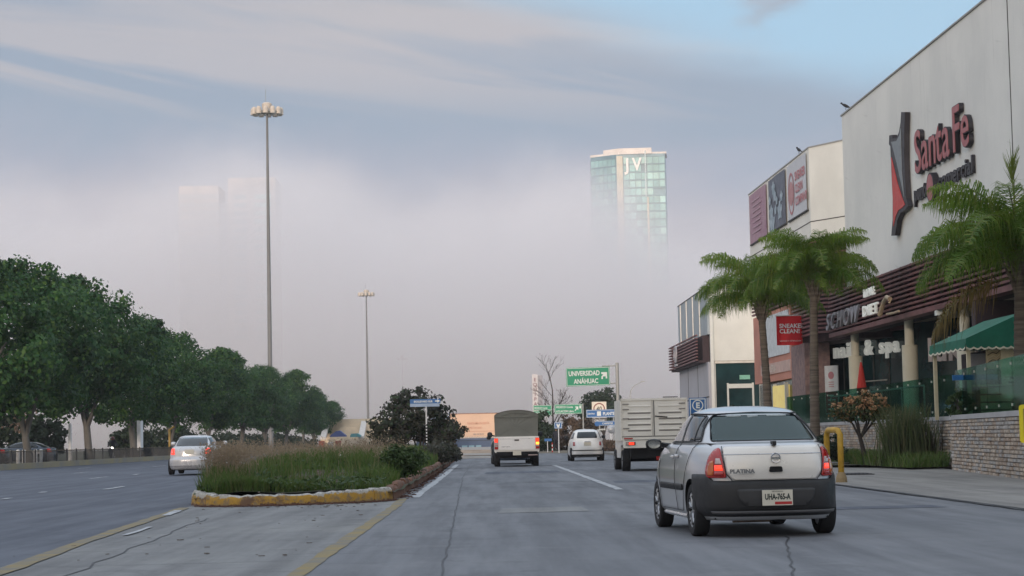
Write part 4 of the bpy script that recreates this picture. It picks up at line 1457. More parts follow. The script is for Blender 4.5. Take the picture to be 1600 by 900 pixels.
# boot lid, its shut line, shelf crease, lamps
lid = round_poly([(-0.46, 0.625), (0.46, 0.625), (0.53, 0.70), (0.585, 0.985), (-0.585, 0.985), (-0.53, 0.70)], 0.05)
patch('boot_lid', lid, lambda u, z: B.rear(u, z, 0.008), mat('boot_paint_dawn_lit', (0.80, 0.76, 0.70), 0.32, metal=0.15, var=0.04, coat=0.5), car, step=0.04)  # paler and warmer than the body: dawn light put into the lid colour
patch('boot_crease', [(-0.575, 0.895), (0.575, 0.895), (0.577, 0.905), (-0.577, 0.905)], lambda u, z: B.rear(u, z, 0.013), M_silver, car, thick=0.004)
ribbon('shut_line', [(-0.47, 0.618), (0.47, 0.618), (0.545, 0.70), (0.60, 0.99)], 0.004, rear2, M_gap, car)
ribbon('shut_line', [(-0.47, 0.618), (-0.545, 0.70), (-0.60, 0.99)], 0.004, rear2, M_gap, car)
for sd in (-1, 1):
    tl = patch('tail_lamp', round_poly([(sd * 0.535, 0.650), (sd * 0.84, 0.650), (sd * 0.87, 0.74), (sd * 0.81, 0.87), (sd * 0.71, 0.955), (sd * 0.622, 0.975)], 0.03), lambda u, z: B.rear(u, z, 0.012), M_lred, car, step=0.03, thick=0.016)
    patch('lamp_reversing', [(sd * 0.60, 0.80), (sd * 0.695, 0.80), (sd * 0.685, 0.86), (sd * 0.625, 0.86)], lambda u, z: B.rear(u, z, 0.022), M_lclr, tl, step=0.03, thick=0.004)
    patch('lamp_brake', [(sd * 0.585, 0.73), (sd * 0.70, 0.73), (sd * 0.70, 0.785), (sd * 0.60, 0.785)], lambda u, z: B.rear(u, z, 0.022), M_lredon, tl, step=0.03, thick=0.004)
    patch('lamp_indicator', round_poly([(sd * 0.72, 0.675), (sd * 0.82, 0.675), (sd * 0.84, 0.74), (sd * 0.80, 0.82), (sd * 0.72, 0.84)], 0.02), lambda u, z: B.rear(u, z, 0.022), M_lamb, tl, step=0.03, thick=0.004)
    patch('lamp_tail', [(sd * 0.575, 0.67), (sd * 0.70, 0.67), (sd * 0.70, 0.72), (sd * 0.58, 0.72)], lambda u, z: B.rear(u, z, 0.022), M_lred, tl, step=0.03, thick=0.004)
# badge, number plate, handle
MB().lathe([(0.040, -0.012), (0.052, -0.014), (0.056, -0.006), (0.052, 0.0), (0.040, 0.0), (0.040, -0.012)], (0, -2.052, 0.855), 28, 'y').build('badge', M_chrome, car, smooth=40)
MB().box(-0.045, 0.045, -2.066, -2.056, 0.845, 0.864).build('badge_bar', M_chrome, car)
MB().prism(round_poly([(-0.075, 0.705), (0.075, 0.705), (0.065, 0.765), (-0.065, 0.765)], 0.02), 'y', -2.062, -2.03).build('boot_handle', M_under, car)
text('PLATINA', 0.058, mat('dull_lettering', (0.22, 0.22, 0.22), 0.35, metal=0.3), car, (-0.50, -2.052, 0.70), width=1.15, bold=0.003, name='boot_lettering', rz=R(-3))
plate(car, (0.0, -2.085, 0.432), 'UHA-765-A')
MB().box(-0.02, 0.02, -2.02, -1.9, 0.99, 1.035).build('lid_latch', M_plast, car)
# windows
def gh(u, z):
    return B.rear(u, z, 0.004)
RW = round_poly([(-0.665, 1.045), (0.665, 1.045), (0.550, 1.30), (0.47, 1.345), (0.0, 1.360), (-0.47, 1.345), (-0.550, 1.30)], 0.05)
patch('rear_window', RW, gh, M_cglass, car, thick=0.005)
ribbon('window_seal', RW + [RW[0]], 0.007, lambda u, z: B.rear(u, z, 0.006), M_gap, car)
patch('windscreen', round_poly([(-0.60, 1.045), (0.60, 1.045), (0.50, 1.33), (-0.50, 1.33)], 0.05), lambda u, z: B.front(u, z, 0.004), M_cglass, car, thick=0.005)
MB().box(-0.62, 0.62, -1.55, -1.05, 1.0, 1.02).build('parcel_shelf', M_seat, car)
MB().prism(round_poly([(-1.20, 0.55), (-1.05, 0.55), (-1.0, 1.06), (-1.10, 1.06)], 0.03), 'x', -0.60, 0.60).build('rear_seat', M_seat, car)
for x in (-0.36, 0.36):
    MB().prism(round_poly([(-0.20, 0.5), (0.0, 0.5), (0.04, 1.06), (-0.08, 1.08)], 0.04), 'x', x - 0.24, x + 0.24).build('front_seat', M_seat, car)
    head_rest(car, x, -0.04, 1.06, M_seat)
    head_rest(car, x, -1.05, 1.02, M_seat)
MB().box(-0.62, 0.62, 0.75, 1.0, 0.85, 1.03).build('dashboard', M_seat, car)
for k, (a, b) in enumerate(((-0.33, -0.17), (-0.10, 0.02), (0.12, 0.36))):
    patch('window_sticker', [(a, 1.312 - 0.01 * (k % 2)), (b, 1.312), (b, 1.33), (a, 1.33)], lambda u, z: B.rear(u, z, 0.009), mat('sticker', (0.30, 0.34, 0.34), 0.6, var=0.3, scale=30), car, thick=0.002)
for sd in (-1, 1):
    sidef = lambda y, z, sd=sd: B.side(y, z, sd, 0.005)
    side2 = lambda y, z, sd=sd: B.side(y, z, sd, 0.008)
    patch('side_window', round_poly([(-0.28, 1.04), (0.86, 1.04), (0.36, 1.335), (-0.22, 1.345)], 0.04), sidef, M_glass, car, thick=0.006)
    patch('side_window', round_poly([(-1.16, 1.06), (-0.36, 1.04), (-0.30, 1.345), (-0.86, 1.33)], 0.05), sidef, M_glass, car, thick=0.006)
    patch('window_pillar', [(-0.37, 1.035), (-0.27, 1.035), (-0.21, 1.35), (-0.31, 1.35)], side2, M_plast, car, thick=0.004)
    ribbon('window_frame', [(-1.20, 1.05), (-0.88, 1.345), (-0.22, 1.36), (0.37, 1.35), (0.90, 1.03)], 0.010, side2, M_plast, car)
    ribbon('window_frame', [(-1.20, 1.045), (0.90, 1.025)], 0.008, side2, M_plast, car)
    ribbon('window_frame', [(-0.98, 1.05), (-0.82, 1.33)], 0.009, side2, M_plast, car)
    for line in ([(-0.32, 1.03), (-0.34, 0.5), (-0.36, 0.27)], [(-1.18, 1.04), (-1.12, 0.9), (-0.92, 0.6), (-0.80, 0.40), (-0.72, 0.27)], [(0.86, 1.0), (0.84, 0.6), (0.80, 0.27)], [(-0.72, 0.27), (0.80, 0.27)]):
        ribbon('door_gap', line, 0.0032, side2, M_gap, car)
    patch('side_moulding', round_poly([(-0.34, 0.50), (0.74, 0.50), (0.74, 0.57), (-0.34, 0.57)], 0.02), side2, M_plast, car, thick=0.016)
    patch('side_moulding', round_poly([(-0.80, 0.50), (-0.36, 0.50), (-0.36, 0.57), (-0.82, 0.57)], 0.02), side2, M_plast, car, thick=0.016)
    patch('door_handle', round_poly([(-0.50, 0.86), (-0.36, 0.86), (-0.36, 0.90), (-0.50, 0.90)], 0.015), lambda y, z, sd=sd: B.side(y, z, sd, 0.02), M_silver2, car, thick=0.03)
    patch('door_handle', round_poly([(0.02, -0.0 + 0.85), (-0.12, 0.85), (-0.12, 0.89), (0.02, 0.89)][::-1], 0.015), lambda y, z, sd=sd: B.side(y - 0.10, z, sd, 0.02), M_silver2, car, thick=0.03)
    MB().tube([B.side(-0.75, 0.21, sd, 0.0), B.side(0.85, 0.21, sd, 0.0)], 0.03, 8).build('sill', M_silver, car)
    mr = MB().grid(16, 9, lambda u, v: (sd * (0.90 + 0.10 * -math.cos(PI * v)), 0.66 + 0.055 * math.sin(PI * v) ** 0.7 * math.sin(2 * PI * u), 1.015 + 0.066 * math.sin(PI * v) ** 0.6 * math.cos(2 * PI * u)), True)
    mo = mr.build('wing_mirror', M_plast, car, smooth=True)
    MB().tube([(sd * 0.68, 0.70, 0.99), (sd * 0.80, 0.67, 1.01)], 0.03, 6).build('mirror_arm', M_plast, mo)
    MB().grid(14, 3, lambda u, v: (sd * 0.905 + 0.076 * v * math.cos(2 * PI * u), 0.604, 1.015 + 0.048 * v * math.sin(2 * PI * u))).build('mirror_glass', mat('mirror', (0.45, 0.47, 0.48), 0.08, metal=0.8, var=0.0), mo)
# floor pan, silencer, axle
MB().box(-0.62, 0.62, -1.75, 1.8, 0.20, 0.30).build('floor_pan', M_under, car)
MB().tube([(-0.42, -1.72, 0.235), (-0.02, -1.72, 0.235)], 0.075, 14).build('silencer', mat('rusty_silencer', (0.30, 0.22, 0.14), 0.6, metal=0.3, col2=(0.18, 0.11, 0.07), scale=9), car)
MB().tube([(-0.64, -1.20, 0.27), (0.64, -1.20, 0.27)], 0.05, 8).build('rear_axle', M_under, car)
add_wheels(car, 0.70, (-1.20, 1.27), 0.290, 0.17)
car.location = (2.915, 24.05, 0)
car.rotation_euler.z = R(4.1)


# ---- generic simpler saloons and hatchbacks
def simple_car(name, label, rows, m, loc, rz, L2, rear_win, side_wins, lamps, lamp_m, plate_z, wheel_r, axles, hw, group=None, drop=0.9, arch=None, bumper=None, detail=True):
    root = thing(name, label, 'car', (0, 0, 0), 0, group)
    b = Body(rows, n=72, drop_from=drop)
    b.shell('body', m, root, sub=2, arches=axles, arch_r=arch or wheel_r + 0.05)
    patch('rear_window', round_poly(rear_win, 0.06), lambda u, z: b.rear(u, z, 0.006), M_glass, root, thick=0.008)
    for sd in (-1, 1):
        for swp in side_wins:
            patch('side_window', round_poly(swp, 0.05), lambda y, z, sd=sd: b.side(y, z, sd, 0.006), M_glass, root, thick=0.008)
        tl = patch('tail_lamp', round_poly([(sd * x, z) for x, z in lamps], 0.03), lambda u, z: b.rear(u, z, 0.012), lamp_m, root, step=0.04, thick=0.02)
        if detail:
            cx, cz = sum(p[0] for p in lamps) / len(lamps), sum(p[1] for p in lamps) / len(lamps)
            patch('lamp_clear', [(sd * (cx - 0.05), cz - 0.06), (sd * (cx + 0.05), cz - 0.06), (sd * (cx + 0.05), cz - 0.01), (sd * (cx - 0.05), cz - 0.01)], lambda u, z: b.rear(u, z, 0.026), M_lclr, tl, thick=0.004)
        zb = side_wins[0][0][1]
        mr = MB().grid(12, 7, lambda u, v: (sd * (hw + 0.10 - 0.10 * math.cos(PI * v)), 0.62 + 0.06 * math.sin(PI * v) * math.sin(2 * PI * u), zb + 0.08 + 0.08 * math.sin(PI * v) ** 0.6 * math.cos(2 * PI * u)), True)
        mr.build('wing_mirror', M_plast if m is not M_silver2 else M_silver2, root, smooth=True)
    if bumper:
        patch('rear_bumper', round_poly(bumper[0], 0.05), lambda u, z: b.rear(u, z, 0.03), bumper[1], root, thick=0.02)
    p = b.rear(0, plate_z, 0.035)
    plate(root, (0, p[1], plate_z), '')
    MB().box(-hw * 0.75, hw * 0.75, axles[0] - 0.4, axles[1] + 0.4, 0.17, 0.3).build('floor_pan', M_under, root)
    add_wheels(root, hw - 0.10, axles, wheel_r, 0.19)
    root.location = loc
    root.rotation_euler.z = rz
    return root, b


rows_camry = [(0.20, -2.30, 2.30, 0.80, 5, 0), (0.30, -2.38, 2.38, 0.88, 4, 0), (0.50, -2.40, 2.40, 0.90, 3.8, 0), (0.60, -2.40, 2.40, 0.90, 3.7, 0.02),
              (0.66, -2.35, 2.36, 0.90, 3.6, 0.05), (0.80, -2.35, 2.30, 0.89, 3.5, 0.12), (0.95, -2.33, 2.2, 0.865, 3.4, 0.2), (1.03, -2.28, 2.1, 0.83, 3.2, 0.26), (1.06, -2.15, 1.95, 0.80, 3.2, 0.28),
              (1.075, -1.85, 1.25, 0.76, 3.4, 0.05), (1.12, -1.75, 1.15, 0.75, 3.4, 0), (1.25, -1.48, 0.85, 0.70, 3.3, 0), (1.38, -1.18, 0.5, 0.63, 3.2, 0), (1.44, -0.95, 0.25, 0.56, 2.9, 0), (1.475, -0.6, -0.05, 0.40, 2.6, 0), (1.48, -0.4, -0.2, 0.2, 2.4, 0)]
simple_car('silver_saloon', 'large silver saloon seen from behind on the left carriageway, partly hidden by grass', rows_camry, M_silver2, (-11.30, 79.5, 0.02), R(1.0), 2.4,
           [(-0.68, 1.085), (0.68, 1.085), (0.57, 1.40), (-0.57, 1.40)],
           [[(-0.3, 1.09), (0.95, 1.09), (0.45, 1.40), (-0.25, 1.41)], [(-1.35, 1.09), (-0.38, 1.09), (-0.34, 1.41), (-1.0, 1.38)]],
           [(0.62, 0.76), (0.92, 0.76), (0.96, 0.90), (0.86, 1.0), (0.66, 0.99)], M_lredon, 0.86, 0.32, (-1.38, 1.36), 0.90,
           bumper=([(-0.98, 0.33), (0.98, 0.33), (1.0, 0.60), (-1.0, 0.60)], M_silver2))
rows_500 = [(0.20, -1.66, 1.66, 0.72, 5, 0), (0.30, -1.73, 1.74, 0.80, 4, 0), (0.45, -1.75, 1.77, 0.815, 3.6, 0), (0.62, -1.75, 1.75, 0.815, 3.4, 0.03), (0.78, -1.70, 1.66, 0.80, 3.2, 0.08),
            (0.92, -1.64, 1.5, 0.77, 3.1, 0.15), (1.0, -1.60, 1.3, 0.74, 3.1, 0.12), (1.05, -1.57, 1.05, 0.715, 3.2, 0.05), (1.15, -1.50, 0.92, 0.68, 3.2, 0), (1.28, -1.38, 0.70, 0.625, 3.1, 0), (1.38, -1.22, 0.50, 0.57, 3.0, 0),
            (1.44, -1.0, 0.30, 0.49, 2.8, 0), (1.475, -0.72, 0.1, 0.38, 2.6, 0), (1.488, -0.4, -0.1, 0.2, 2.4, 0)]
f5, fb = simple_car('small_hatchback', 'small rounded white hatchback driving between the pickup and the box truck', rows_500, M_whitep, (4.55, 97.6, 0), R(0.5), 1.75,
                    [(-0.52, 1.07), (0.52, 1.07), (0.45, 1.36), (-0.45, 1.36)],
                    [[(-0.55, 1.04), (0.78, 1.04), (0.42, 1.33), (-0.5, 1.36)], [(-1.2, 1.06), (-0.62, 1.05), (-0.57, 1.36), (-1.0, 1.32)]],
                    [(0.62, 0.72), (0.80, 0.72), (0.82, 0.90), (0.66, 0.90)], mat('pinkish_lamp', (0.45, 0.10, 0.10), 0.25, var=0.1, coat=0.6), 0.80, 0.29, (-1.15, 1.15), 0.80, drop=0.7, detail=False,
                    bumper=([(-0.86, 0.30), (0.86, 0.30), (0.86, 0.50), (-0.86, 0.50)], M_whitep))
ribbon('bumper_strip', [(-0.80, 0.50), (0.80, 0.50)], 0.022, lambda u, z: fb.rear(u, z, 0.045), M_plast, f5)
patch('lower_valance', [(-0.75, 0.22), (0.75, 0.22), (0.78, 0.31), (-0.78, 0.31)], lambda u, z: fb.rear(u, z, 0.04), M_plast, f5)
MB().box(-0.14, 0.14, -1.79, -1.70, 0.90, 0.925).build('boot_handle', M_chrome, f5)
# parked cars beyond the left fence, and a dark one ahead of the pickup
M_darkp = mat('dark_blue_paint', (0.03, 0.045, 0.07), 0.3, coat=0.6, var=0.1)
for (x, y, rz, lab, m) in ((-32.0, 141, 86, 'dark parked car with its roof just clear of the fence, under the second tree', M_darkp),
                           (-33.6, 134.0, 92, 'dark car parked at the far left edge behind the fence', mat('black_paint', (0.015, 0.015, 0.018), 0.3, coat=0.6))):
    simple_car('parked_car', lab, rows_camry, m, (x, y, 0.1), R(rz), 2.4, [(-0.68, 1.085), (0.68, 1.085), (0.57, 1.40), (-0.57, 1.40)],
               [[(-0.3, 1.09), (0.95, 1.09), (0.45, 1.40), (-0.25, 1.41)], [(-1.35, 1.09), (-0.38, 1.09), (-0.34, 1.41), (-1.0, 1.38)]],
               [(0.62, 0.76), (0.92, 0.76), (0.96, 0.90), (0.86, 1.0), (0.66, 0.99)], M_lred, 0.86, 0.32, (-1.38, 1.36), 0.90, group='cars parked behind the left fence', detail=False)
simple_car('dark_car', 'dark car almost hidden in front of the canvas pickup, only its left side showing', rows_camry, M_darkp, (0.95, 92, 0), R(1.0), 2.4,
           [(-0.68, 1.085), (0.68, 1.085), (0.57, 1.40), (-0.57, 1.40)], [[(-0.3, 1.09), (0.95, 1.09), (0.45, 1.40), (-0.25, 1.41)]],
           [(0.62, 0.76), (0.92, 0.76), (0.96, 0.90), (0.86, 1.0), (0.66, 0.99)], M_lred, 0.86, 0.32, (-1.38, 1.36), 0.88, detail=False)

# ---- pickup with a canvas cover
pk = thing('canvas_pickup', 'white pickup truck with tall olive grey canvas cover over its bed', 'pickup truck', (0, 0, 0))
bed = MB()
bed.prism(round_poly([(-0.90, 0.62), (-0.90, 1.17), (-0.86, 1.20), (0.86, 1.20), (0.90, 1.17), (0.90, 0.62), (0.86, 0.56), (-0.86, 0.56)], 0.03), 'y', -2.55, -0.55)
bed.build('bed', M_whitep, pk)
tg = MB().prism(round_poly([(-0.735, 0.66), (0.735, 0.66), (0.735, 1.19), (-0.735, 1.19)], 0.03), 'y', -2.585, -2.552).build('tailgate', mat('tailgate_white', (0.86, 0.84, 0.81), 0.4, var=0.05, coat=0.3), pk)
MB().prism([(-0.66, 1.10), (0.66, 1.10), (0.66, 1.115), (-0.66, 1.115)], 'y', -2.592, -2.586).build('pressing', M_silver2, tg)
MB().box(-0.09, 0.09, -2.60, -2.586, 1.03, 1.08).build('handle', M_plast, tg)
text('DOBLE CABINA', 0.05, M_chrome, tg, (-0.62, -2.59, 0.78))
for sd in (-1, 1):
    l_ = MB().box(sd * 0.75, sd * 0.895, -2.60, -2.50, 0.70, 1.14).build('tail_lamp', M_lred, pk)
    MB().box(sd * 0.76, sd * 0.888, -2.61, -2.601, 0.98, 1.12).build('lamp_brake', M_lredon, l_)
    MB().box(sd * 0.76, sd * 0.888, -2.61, -2.601, 0.87, 0.97).build('lamp_indicator', mat('amber_lit', (0.7, 0.3, 0.03), 0.3, emit=((1.0, 0.42, 0.05), 2.2)) if sd > 0 else M_lclr, l_)
    MB().box(sd * 0.76, sd * 0.888, -2.61, -2.601, 0.80, 0.86).build('lamp_reversing', M_lclr, l_)
    mir = MB().grid(12, 7, lambda u, v: (sd * (1.05 - 0.11 * math.cos(PI * v)), 1.10 + 0.08 * math.sin(PI * v) * math.sin(2 * PI * u), 1.29 + 0.12 * math.sin(PI * v) ** 0.6 * math.cos(2 * PI * u)), True)
    mo = mir.build('wing_mirror', M_plast, pk, smooth=True)
    MB().tube([(sd * 0.85, 1.1, 1.24), (sd * 0.97, 1.1, 1.27)], 0.03, 6).build('mirror_arm', M_plast, mo)
# canvas: bowed top, slightly slack, seam above the tailgate
M_canv = mat('olive_canvas', (0.185, 0.188, 0.165), 0.85, var=0.12, scale=1.2, bump=0.5, bscale=60)
M_canv2 = mat('canvas_seam', (0.10, 0.105, 0.085), 0.9)


def canvas_top(x):
    return 2.02 + 0.21 * math.sqrt(max(0, 1 - (x / 0.86) ** 2)) ** 1.3


cv = MB()
prof = [(-0.84, 1.18), (-0.85, 1.6), (-0.86, 1.98)] + [(-0.86 * math.cos(PI * k / 16), canvas_top(-0.86 * math.cos(PI * k / 16))) for k in range(17)] + [(0.86, 1.98), (0.85, 1.6), (0.84, 1.18)]


def canvas_pt(u, v):
    k = u * (len(prof) - 1)
    i = min(int(k), len(prof) - 2)
    f = k - i
    x = prof[i][0] + (prof[i + 1][0] - prof[i][0]) * f
    z = prof[i][1] + (prof[i + 1][1] - prof[i][1]) * f
    sag = 0.02 * math.cos(v * 2 * PI * 3)
    return (x * (1 + 0.012 * math.cos(v * 6 * PI)), -2.50 + 1.95 * v, z + (sag if z > 2 else 0))


cv.grid(60, 25, canvas_pt)
cv.build('canvas_cover', M_canv, pk, smooth=50)
ce = MB()
ends = [canvas_pt(i / 59, 0) for i in range(60)]
cc = (0, -2.47, 1.6)
rows_ = []
for j in range(8):
    t = j / 7
    rows_.append([(p[0] * (1 - t), -2.52 + 0.03 * math.sin(t * PI) + 0.008 * math.sin(p[0] * 14 + t * 5), p[2] * (1 - t) + cc[2] * t) for p in ends])
ce.add([p for r_ in rows_ for p in r_], [(j * 60 + i, j * 60 + i + 1, (j + 1) * 60 + i + 1, (j + 1) * 60 + i) for j in range(7) for i in range(59)])
ce.add([(-0.84, -2.52, 1.18), (0.84, -2.52, 1.18), (0, -2.52, 1.6)], [(0, 1, 2)])
ce.build('canvas_flap', M_canv, pk, smooth=50)
MB().tube([(-0.86, -2.535, 1.97), (-0.5, -2.535, 1.955), (0, -2.535, 1.95), (0.5, -2.535, 1.955), (0.86, -2.535, 1.97)], 0.010, 5).build('canvas_seam', M_canv2, pk)
MB().tube([(p[0], -2.525, p[2] + 0.005) for p in ends[4:56]], 0.012, 5).build('canvas_hem', M_canv2, pk)
MB().tube([(-0.6, -2.53, 2.02), (-0.2, -2.53, 2.13), (0.15, -2.53, 2.12), (0.5, -2.53, 2.08)], 0.008, 5).build('canvas_fold', M_canv2, pk)
cabm = MB().prism(round_poly([(-0.5, 0.6), (2.4, 0.6), (2.45, 1.0), (1.35, 1.12), (0.85, 1.62), (-0.35, 1.66), (-0.5, 1.2)], 0.06), 'x', -0.84, 0.84)
cabm.build('cab', M_whitep, pk)
MB().box(-0.80, 0.80, -0.52, -0.505, 1.25, 1.55).build('cab_window', M_glass, pk)
MB().box(-0.82, 0.82, -2.70, -2.58, 0.44, 0.60).build('rear_bumper', M_under, pk)
MB().box(-0.70, 0.70, -2.55, 2.2, 0.34, 0.56).build('chassis', M_under, pk)
for sd in (-1, 1):
    MB().prism([(-1.75, 0.42), (-1.75, 0.9), (-0.85, 0.9), (-0.85, 0.42)], 'x', sd * 0.70, sd * 0.86).build('wheel_arch', M_under, pk)
MB().box(0.45, 0.82, -2.715, -2.70, 0.44, 0.475).build('reflector', M_lclr, pk)
plate(pk, (0.0, -2.71, 0.535), '', w=0.33, h=0.16)
add_wheels(pk, 0.78, (-1.35, 1.75), 0.345, 0.22)
pk.location = (1.07, 84.6, 0)
pk.rotation_euler.z = R(0.3)
pk.scale = (1.0, 1, 1)

# ---- small box truck with ribbed doors
bt = thing('box_truck', 'small white box truck with ribbed double rear doors ahead of the silver sedan', 'truck', (0, 0, 0))
M_box = mat('cream_white_box', (0.82, 0.79, 0.72), 0.5, col2=(0.74, 0.71, 0.64), scale=1.5, var=0.08, bump=0.15)
M_rib = mat('box_rib_shadow_and_trim', (0.22, 0.21, 0.20), 0.7)
MB().box(-1.04, 1.04, -1.9, 1.0, 0.98, 2.28).build('box', M_box, bt)
for sd in (-1, 1):
    x0_, x1_ = (sd * 0.02, sd * 0.97)
    d = MB().box(min(x0_, x1_), max(x0_, x1_), -1.925, -1.902, 1.12, 2.22).build('door', M_box, bt)
    for k in range(5):
        z = 1.30 + k * 0.185
        rb = MB().prism([(-1.945, z + 0.035), (-1.926, z + 0.05), (-1.926, z), (-1.945, z + 0.012)], 'x', min(x0_, x1_) + 0.13, max(x0_, x1_) - 0.09)
        rb.build('rib', M_box, d)
        if k < 4:
            MB().box(min(x0_, x1_) + 0.13, max(x0_, x1_) - 0.09, -1.931, -1.926, z - 0.036, z - 0.002).build('rib_shadow_strip', M_rib, d)  # dark strip below each rib, its shade put in as colour
    for z in (1.35, 1.66, 1.95, 2.12):
        MB().box(sd * 0.80, sd * 1.0, -1.955, -1.93, z, z + 0.03).build('hinge', M_rib, d)
for sd in (-1, 1):
    MB().box(sd * 1.055 - 0.02, sd * 1.055 + 0.02, -1.94, -1.88, 0.98, 2.31).build('corner_post', M_box, bt)
MB().box(-1.075, 1.075, -1.94, -1.88, 2.24, 2.31).build('header', M_box, bt)
MB().box(-1.05, 1.05, -1.93, -1.90, 1.09, 1.115).build('door_gap', M_rib, bt)
MB().box(-0.012, 0.012, -1.93, -1.90, 1.12, 2.24).build('door_gap', M_rib, bt)
MB().tube([(-0.06, -1.96, 1.1), (-0.06, -1.96, 2.26)], 0.014, 6).build('lock_rod', M_alu, bt)
MB().tube([(0.03, -1.97, 1.74), (0.42, -1.97, 1.70)], 0.018, 6).build('lock_handle', M_under, bt)
MB().box(-1.0, 1.0, -1.96, -1.86, 0.74, 1.08).build('rear_beam', M_box, bt)
MB().box(-0.96, 0.96, -1.975, -1.962, 0.985, 1.005).build('beam_seam', M_rib, bt)
for sd in (-1, 1):
    l_ = MB().box(sd * 0.62, sd * 0.92, -2.0, -1.962, 0.83, 0.93).build('tail_lamp', M_under, bt)
    MB().box(sd * 0.66, sd * 0.83, -2.008, -2.001, 0.84, 0.92).build('lamp_brake', M_lredon, l_)
    MB().box(sd * 0.84, sd * 0.91, -2.008, -2.001, 0.84, 0.92).build('lamp_clear', M_lclr, l_)
    MB().box(sd * 0.70, sd * 0.98, -1.975, -1.962, 1.025, 1.06).build('reflector', M_lred, bt)
    MB().tube([(sd * 0.78, -1.9, 2.34), (sd * 0.3, -1.9, 2.34)], 0.02, 6).build('roof_bar', M_rib, bt) if sd > 0 else None
    MB().prism(round_poly([(-0.6, 0.42), (1.0, 0.42), (1.0, 0.98), (-1.7, 0.98), (-1.7, 0.8), (-1.3, 0.86), (-0.75, 0.80)], 0.08), 'x', sd * 0.90, sd * 0.99).build('side_skirt', M_whitep, bt)
MB().prism(round_poly([(1.05, 0.45), (3.0, 0.45), (3.05, 0.95), (2.5, 1.15), (2.15, 1.72), (1.2, 1.76), (1.05, 1.5)], 0.08), 'x', -0.88, 0.88).build('cab', M_whitep, bt)
for sd in (-1, 1):
    mir = MB().grid(12, 7, lambda u, v: (sd * (1.08 - 0.12 * math.cos(PI * v)), 1.9 + 0.06 * math.sin(PI * v) * math.sin(2 * PI * u), 1.35 + 0.13 * math.sin(PI * v) ** 0.6 * math.cos(2 * PI * u)), True)
    mir.build('wing_mirror', M_silver2, bt, smooth=True)
MB().box(-0.75, 0.75, -1.8, 2.8, 0.40, 0.74).build('chassis', M_under, bt)
MB().tube([(-0.8, -1.05, 0.36), (0.8, -1.05, 0.36)], 0.06, 8).build('rear_axle', M_under, bt)
MB().box(0.05, 0.22, -1.85, -1.75, 0.34, 0.46).build('mud_reflector', M_lred, bt)
add_wheels(bt, 0.86, (-1.05, 2.1), 0.34, 0.26)
bt.location = (5.22, 67.2, 0)
bt.rotation_euler.z = R(0.8)
# ---------------------------------------------------------------- signs, masts, street furniture, far buildings
M_sgreen = mat('sign_green', (0.008, 0.27, 0.14), 0.5, var=0.08, scale=1.0)
M_sblue = mat('sign_blue', (0.02, 0.13, 0.36), 0.5, var=0.08, scale=1.0)
M_swhite = mat('sign_white_print', (0.72, 0.75, 0.72), 0.5, var=0.0)
M_galv = mat('galvanised_post', (0.40, 0.40, 0.38), 0.55, metal=0.2, scale=2)
M_white_post = mat('white_post_paint', (0.70, 0.70, 0.70), 0.6)


def sign_panel(root, x0, x1, z0, z1, m, tilt=0.0, border=True, y=0.0):
    b = MB().box(x0, x1, y - 0.02, y + 0.02, z0, z1).build('panel', m, root)
    if border:
        f = MB()
        w_ = min(0.03, (z1 - z0) * 0.06)
        for a in ((x0 + w_, x1 - w_, z1 - 2 * w_, z1 - w_), (x0 + w_, x1 - w_, z0 + w_, z0 + 2 * w_), (x0 + w_, x0 + 2 * w_, z0 + 2 * w_, z1 - 2 * w_), (x1 - 2 * w_, x1 - w_, z0 + 2 * w_, z1 - 2 * w_)):
            f.box(a[0], a[1], y - 0.027, y - 0.021, a[2], a[3])
        o = f.build('border', M_swhite, b, kind='stuff')
    return b


# overhead green sign
g = thing('direction_sign', 'large green UNIVERSIDAD ANAHUAC sign cantilevered from a grey post', 'road sign', (8.5, 135, 0))
MB().tube([(0, 0, 0), (0, 0, 5.95)], 0.115, 12).build('post', M_galv, g)
for z in (4.62, 5.78):
    MB().tube([(0.05, -0.05, z), (-1.0, -0.05, z - 0.02)], 0.045, 6).build('arm', M_galv, g)
bd = sign_panel(g, -3.30, -0.42, 4.53, 5.76, M_sgreen, y=-0.14)
bd.rotation_euler.y = R(-0.9)
bd.location.z = -0.03
text('UNIVERSIDAD', 0.44, M_swhite, bd, (-3.14, -0.17, 5.22), width=0.74, bold=0.012)
text('AN\u00c1HUAC', 0.44, M_swhite, bd, (-2.80, -0.17, 4.70), width=0.74, bold=0.012)
MB().prism([(-0.98, 4.95), (-0.88, 4.95), (-0.88, 5.12), (-0.70, 5.12), (-0.70, 4.98), (-0.60, 4.98), (-0.60, 5.40), (-0.98, 5.40), (-0.98, 5.28), (-0.84, 5.26), (-0.98, 5.12)], 'y', -0.168, -0.162).build('arrow', M_swhite, bd)
# two smaller green signs on one frame further on
g = thing('direction_sign', 'green sign with two lines and an arrow just right of the bare tree', 'road sign', (7.2, 186, 0))
MB().tube([(1.32, 0.05, 0), (1.32, 0.05, 4.15)], 0.06, 8).build('post', M_galv, g)
bd = sign_panel(g, -1.26, 1.22, 3.25, 4.12, M_sgreen)
text('MEXICO Cuota', 0.26, M_swhite, bd, (-1.12, -0.03, 3.78), width=0.9, bold=0.006)
text('ATLACOM Libre', 0.26, M_swhite, bd, (-1.12, -0.03, 3.40), width=0.86, bold=0.006)
MB().prism([(0.55, 3.5), (0.63, 3.5), (0.82, 3.72), (0.82, 3.6), (0.9, 3.6), (0.9, 3.9), (0.62, 3.9), (0.62, 3.82), (0.74, 3.8)], 'y', -0.03, -0.022).build('arrow', M_swhite, bd)
MB().box(1.0, 1.14, -0.03, -0.022, 3.72, 3.98).build('route_shield', M_swhite, bd)
g = thing('direction_sign', 'short green two line sign just right of the canvas cover', 'road sign', (5.05, 190, 0))
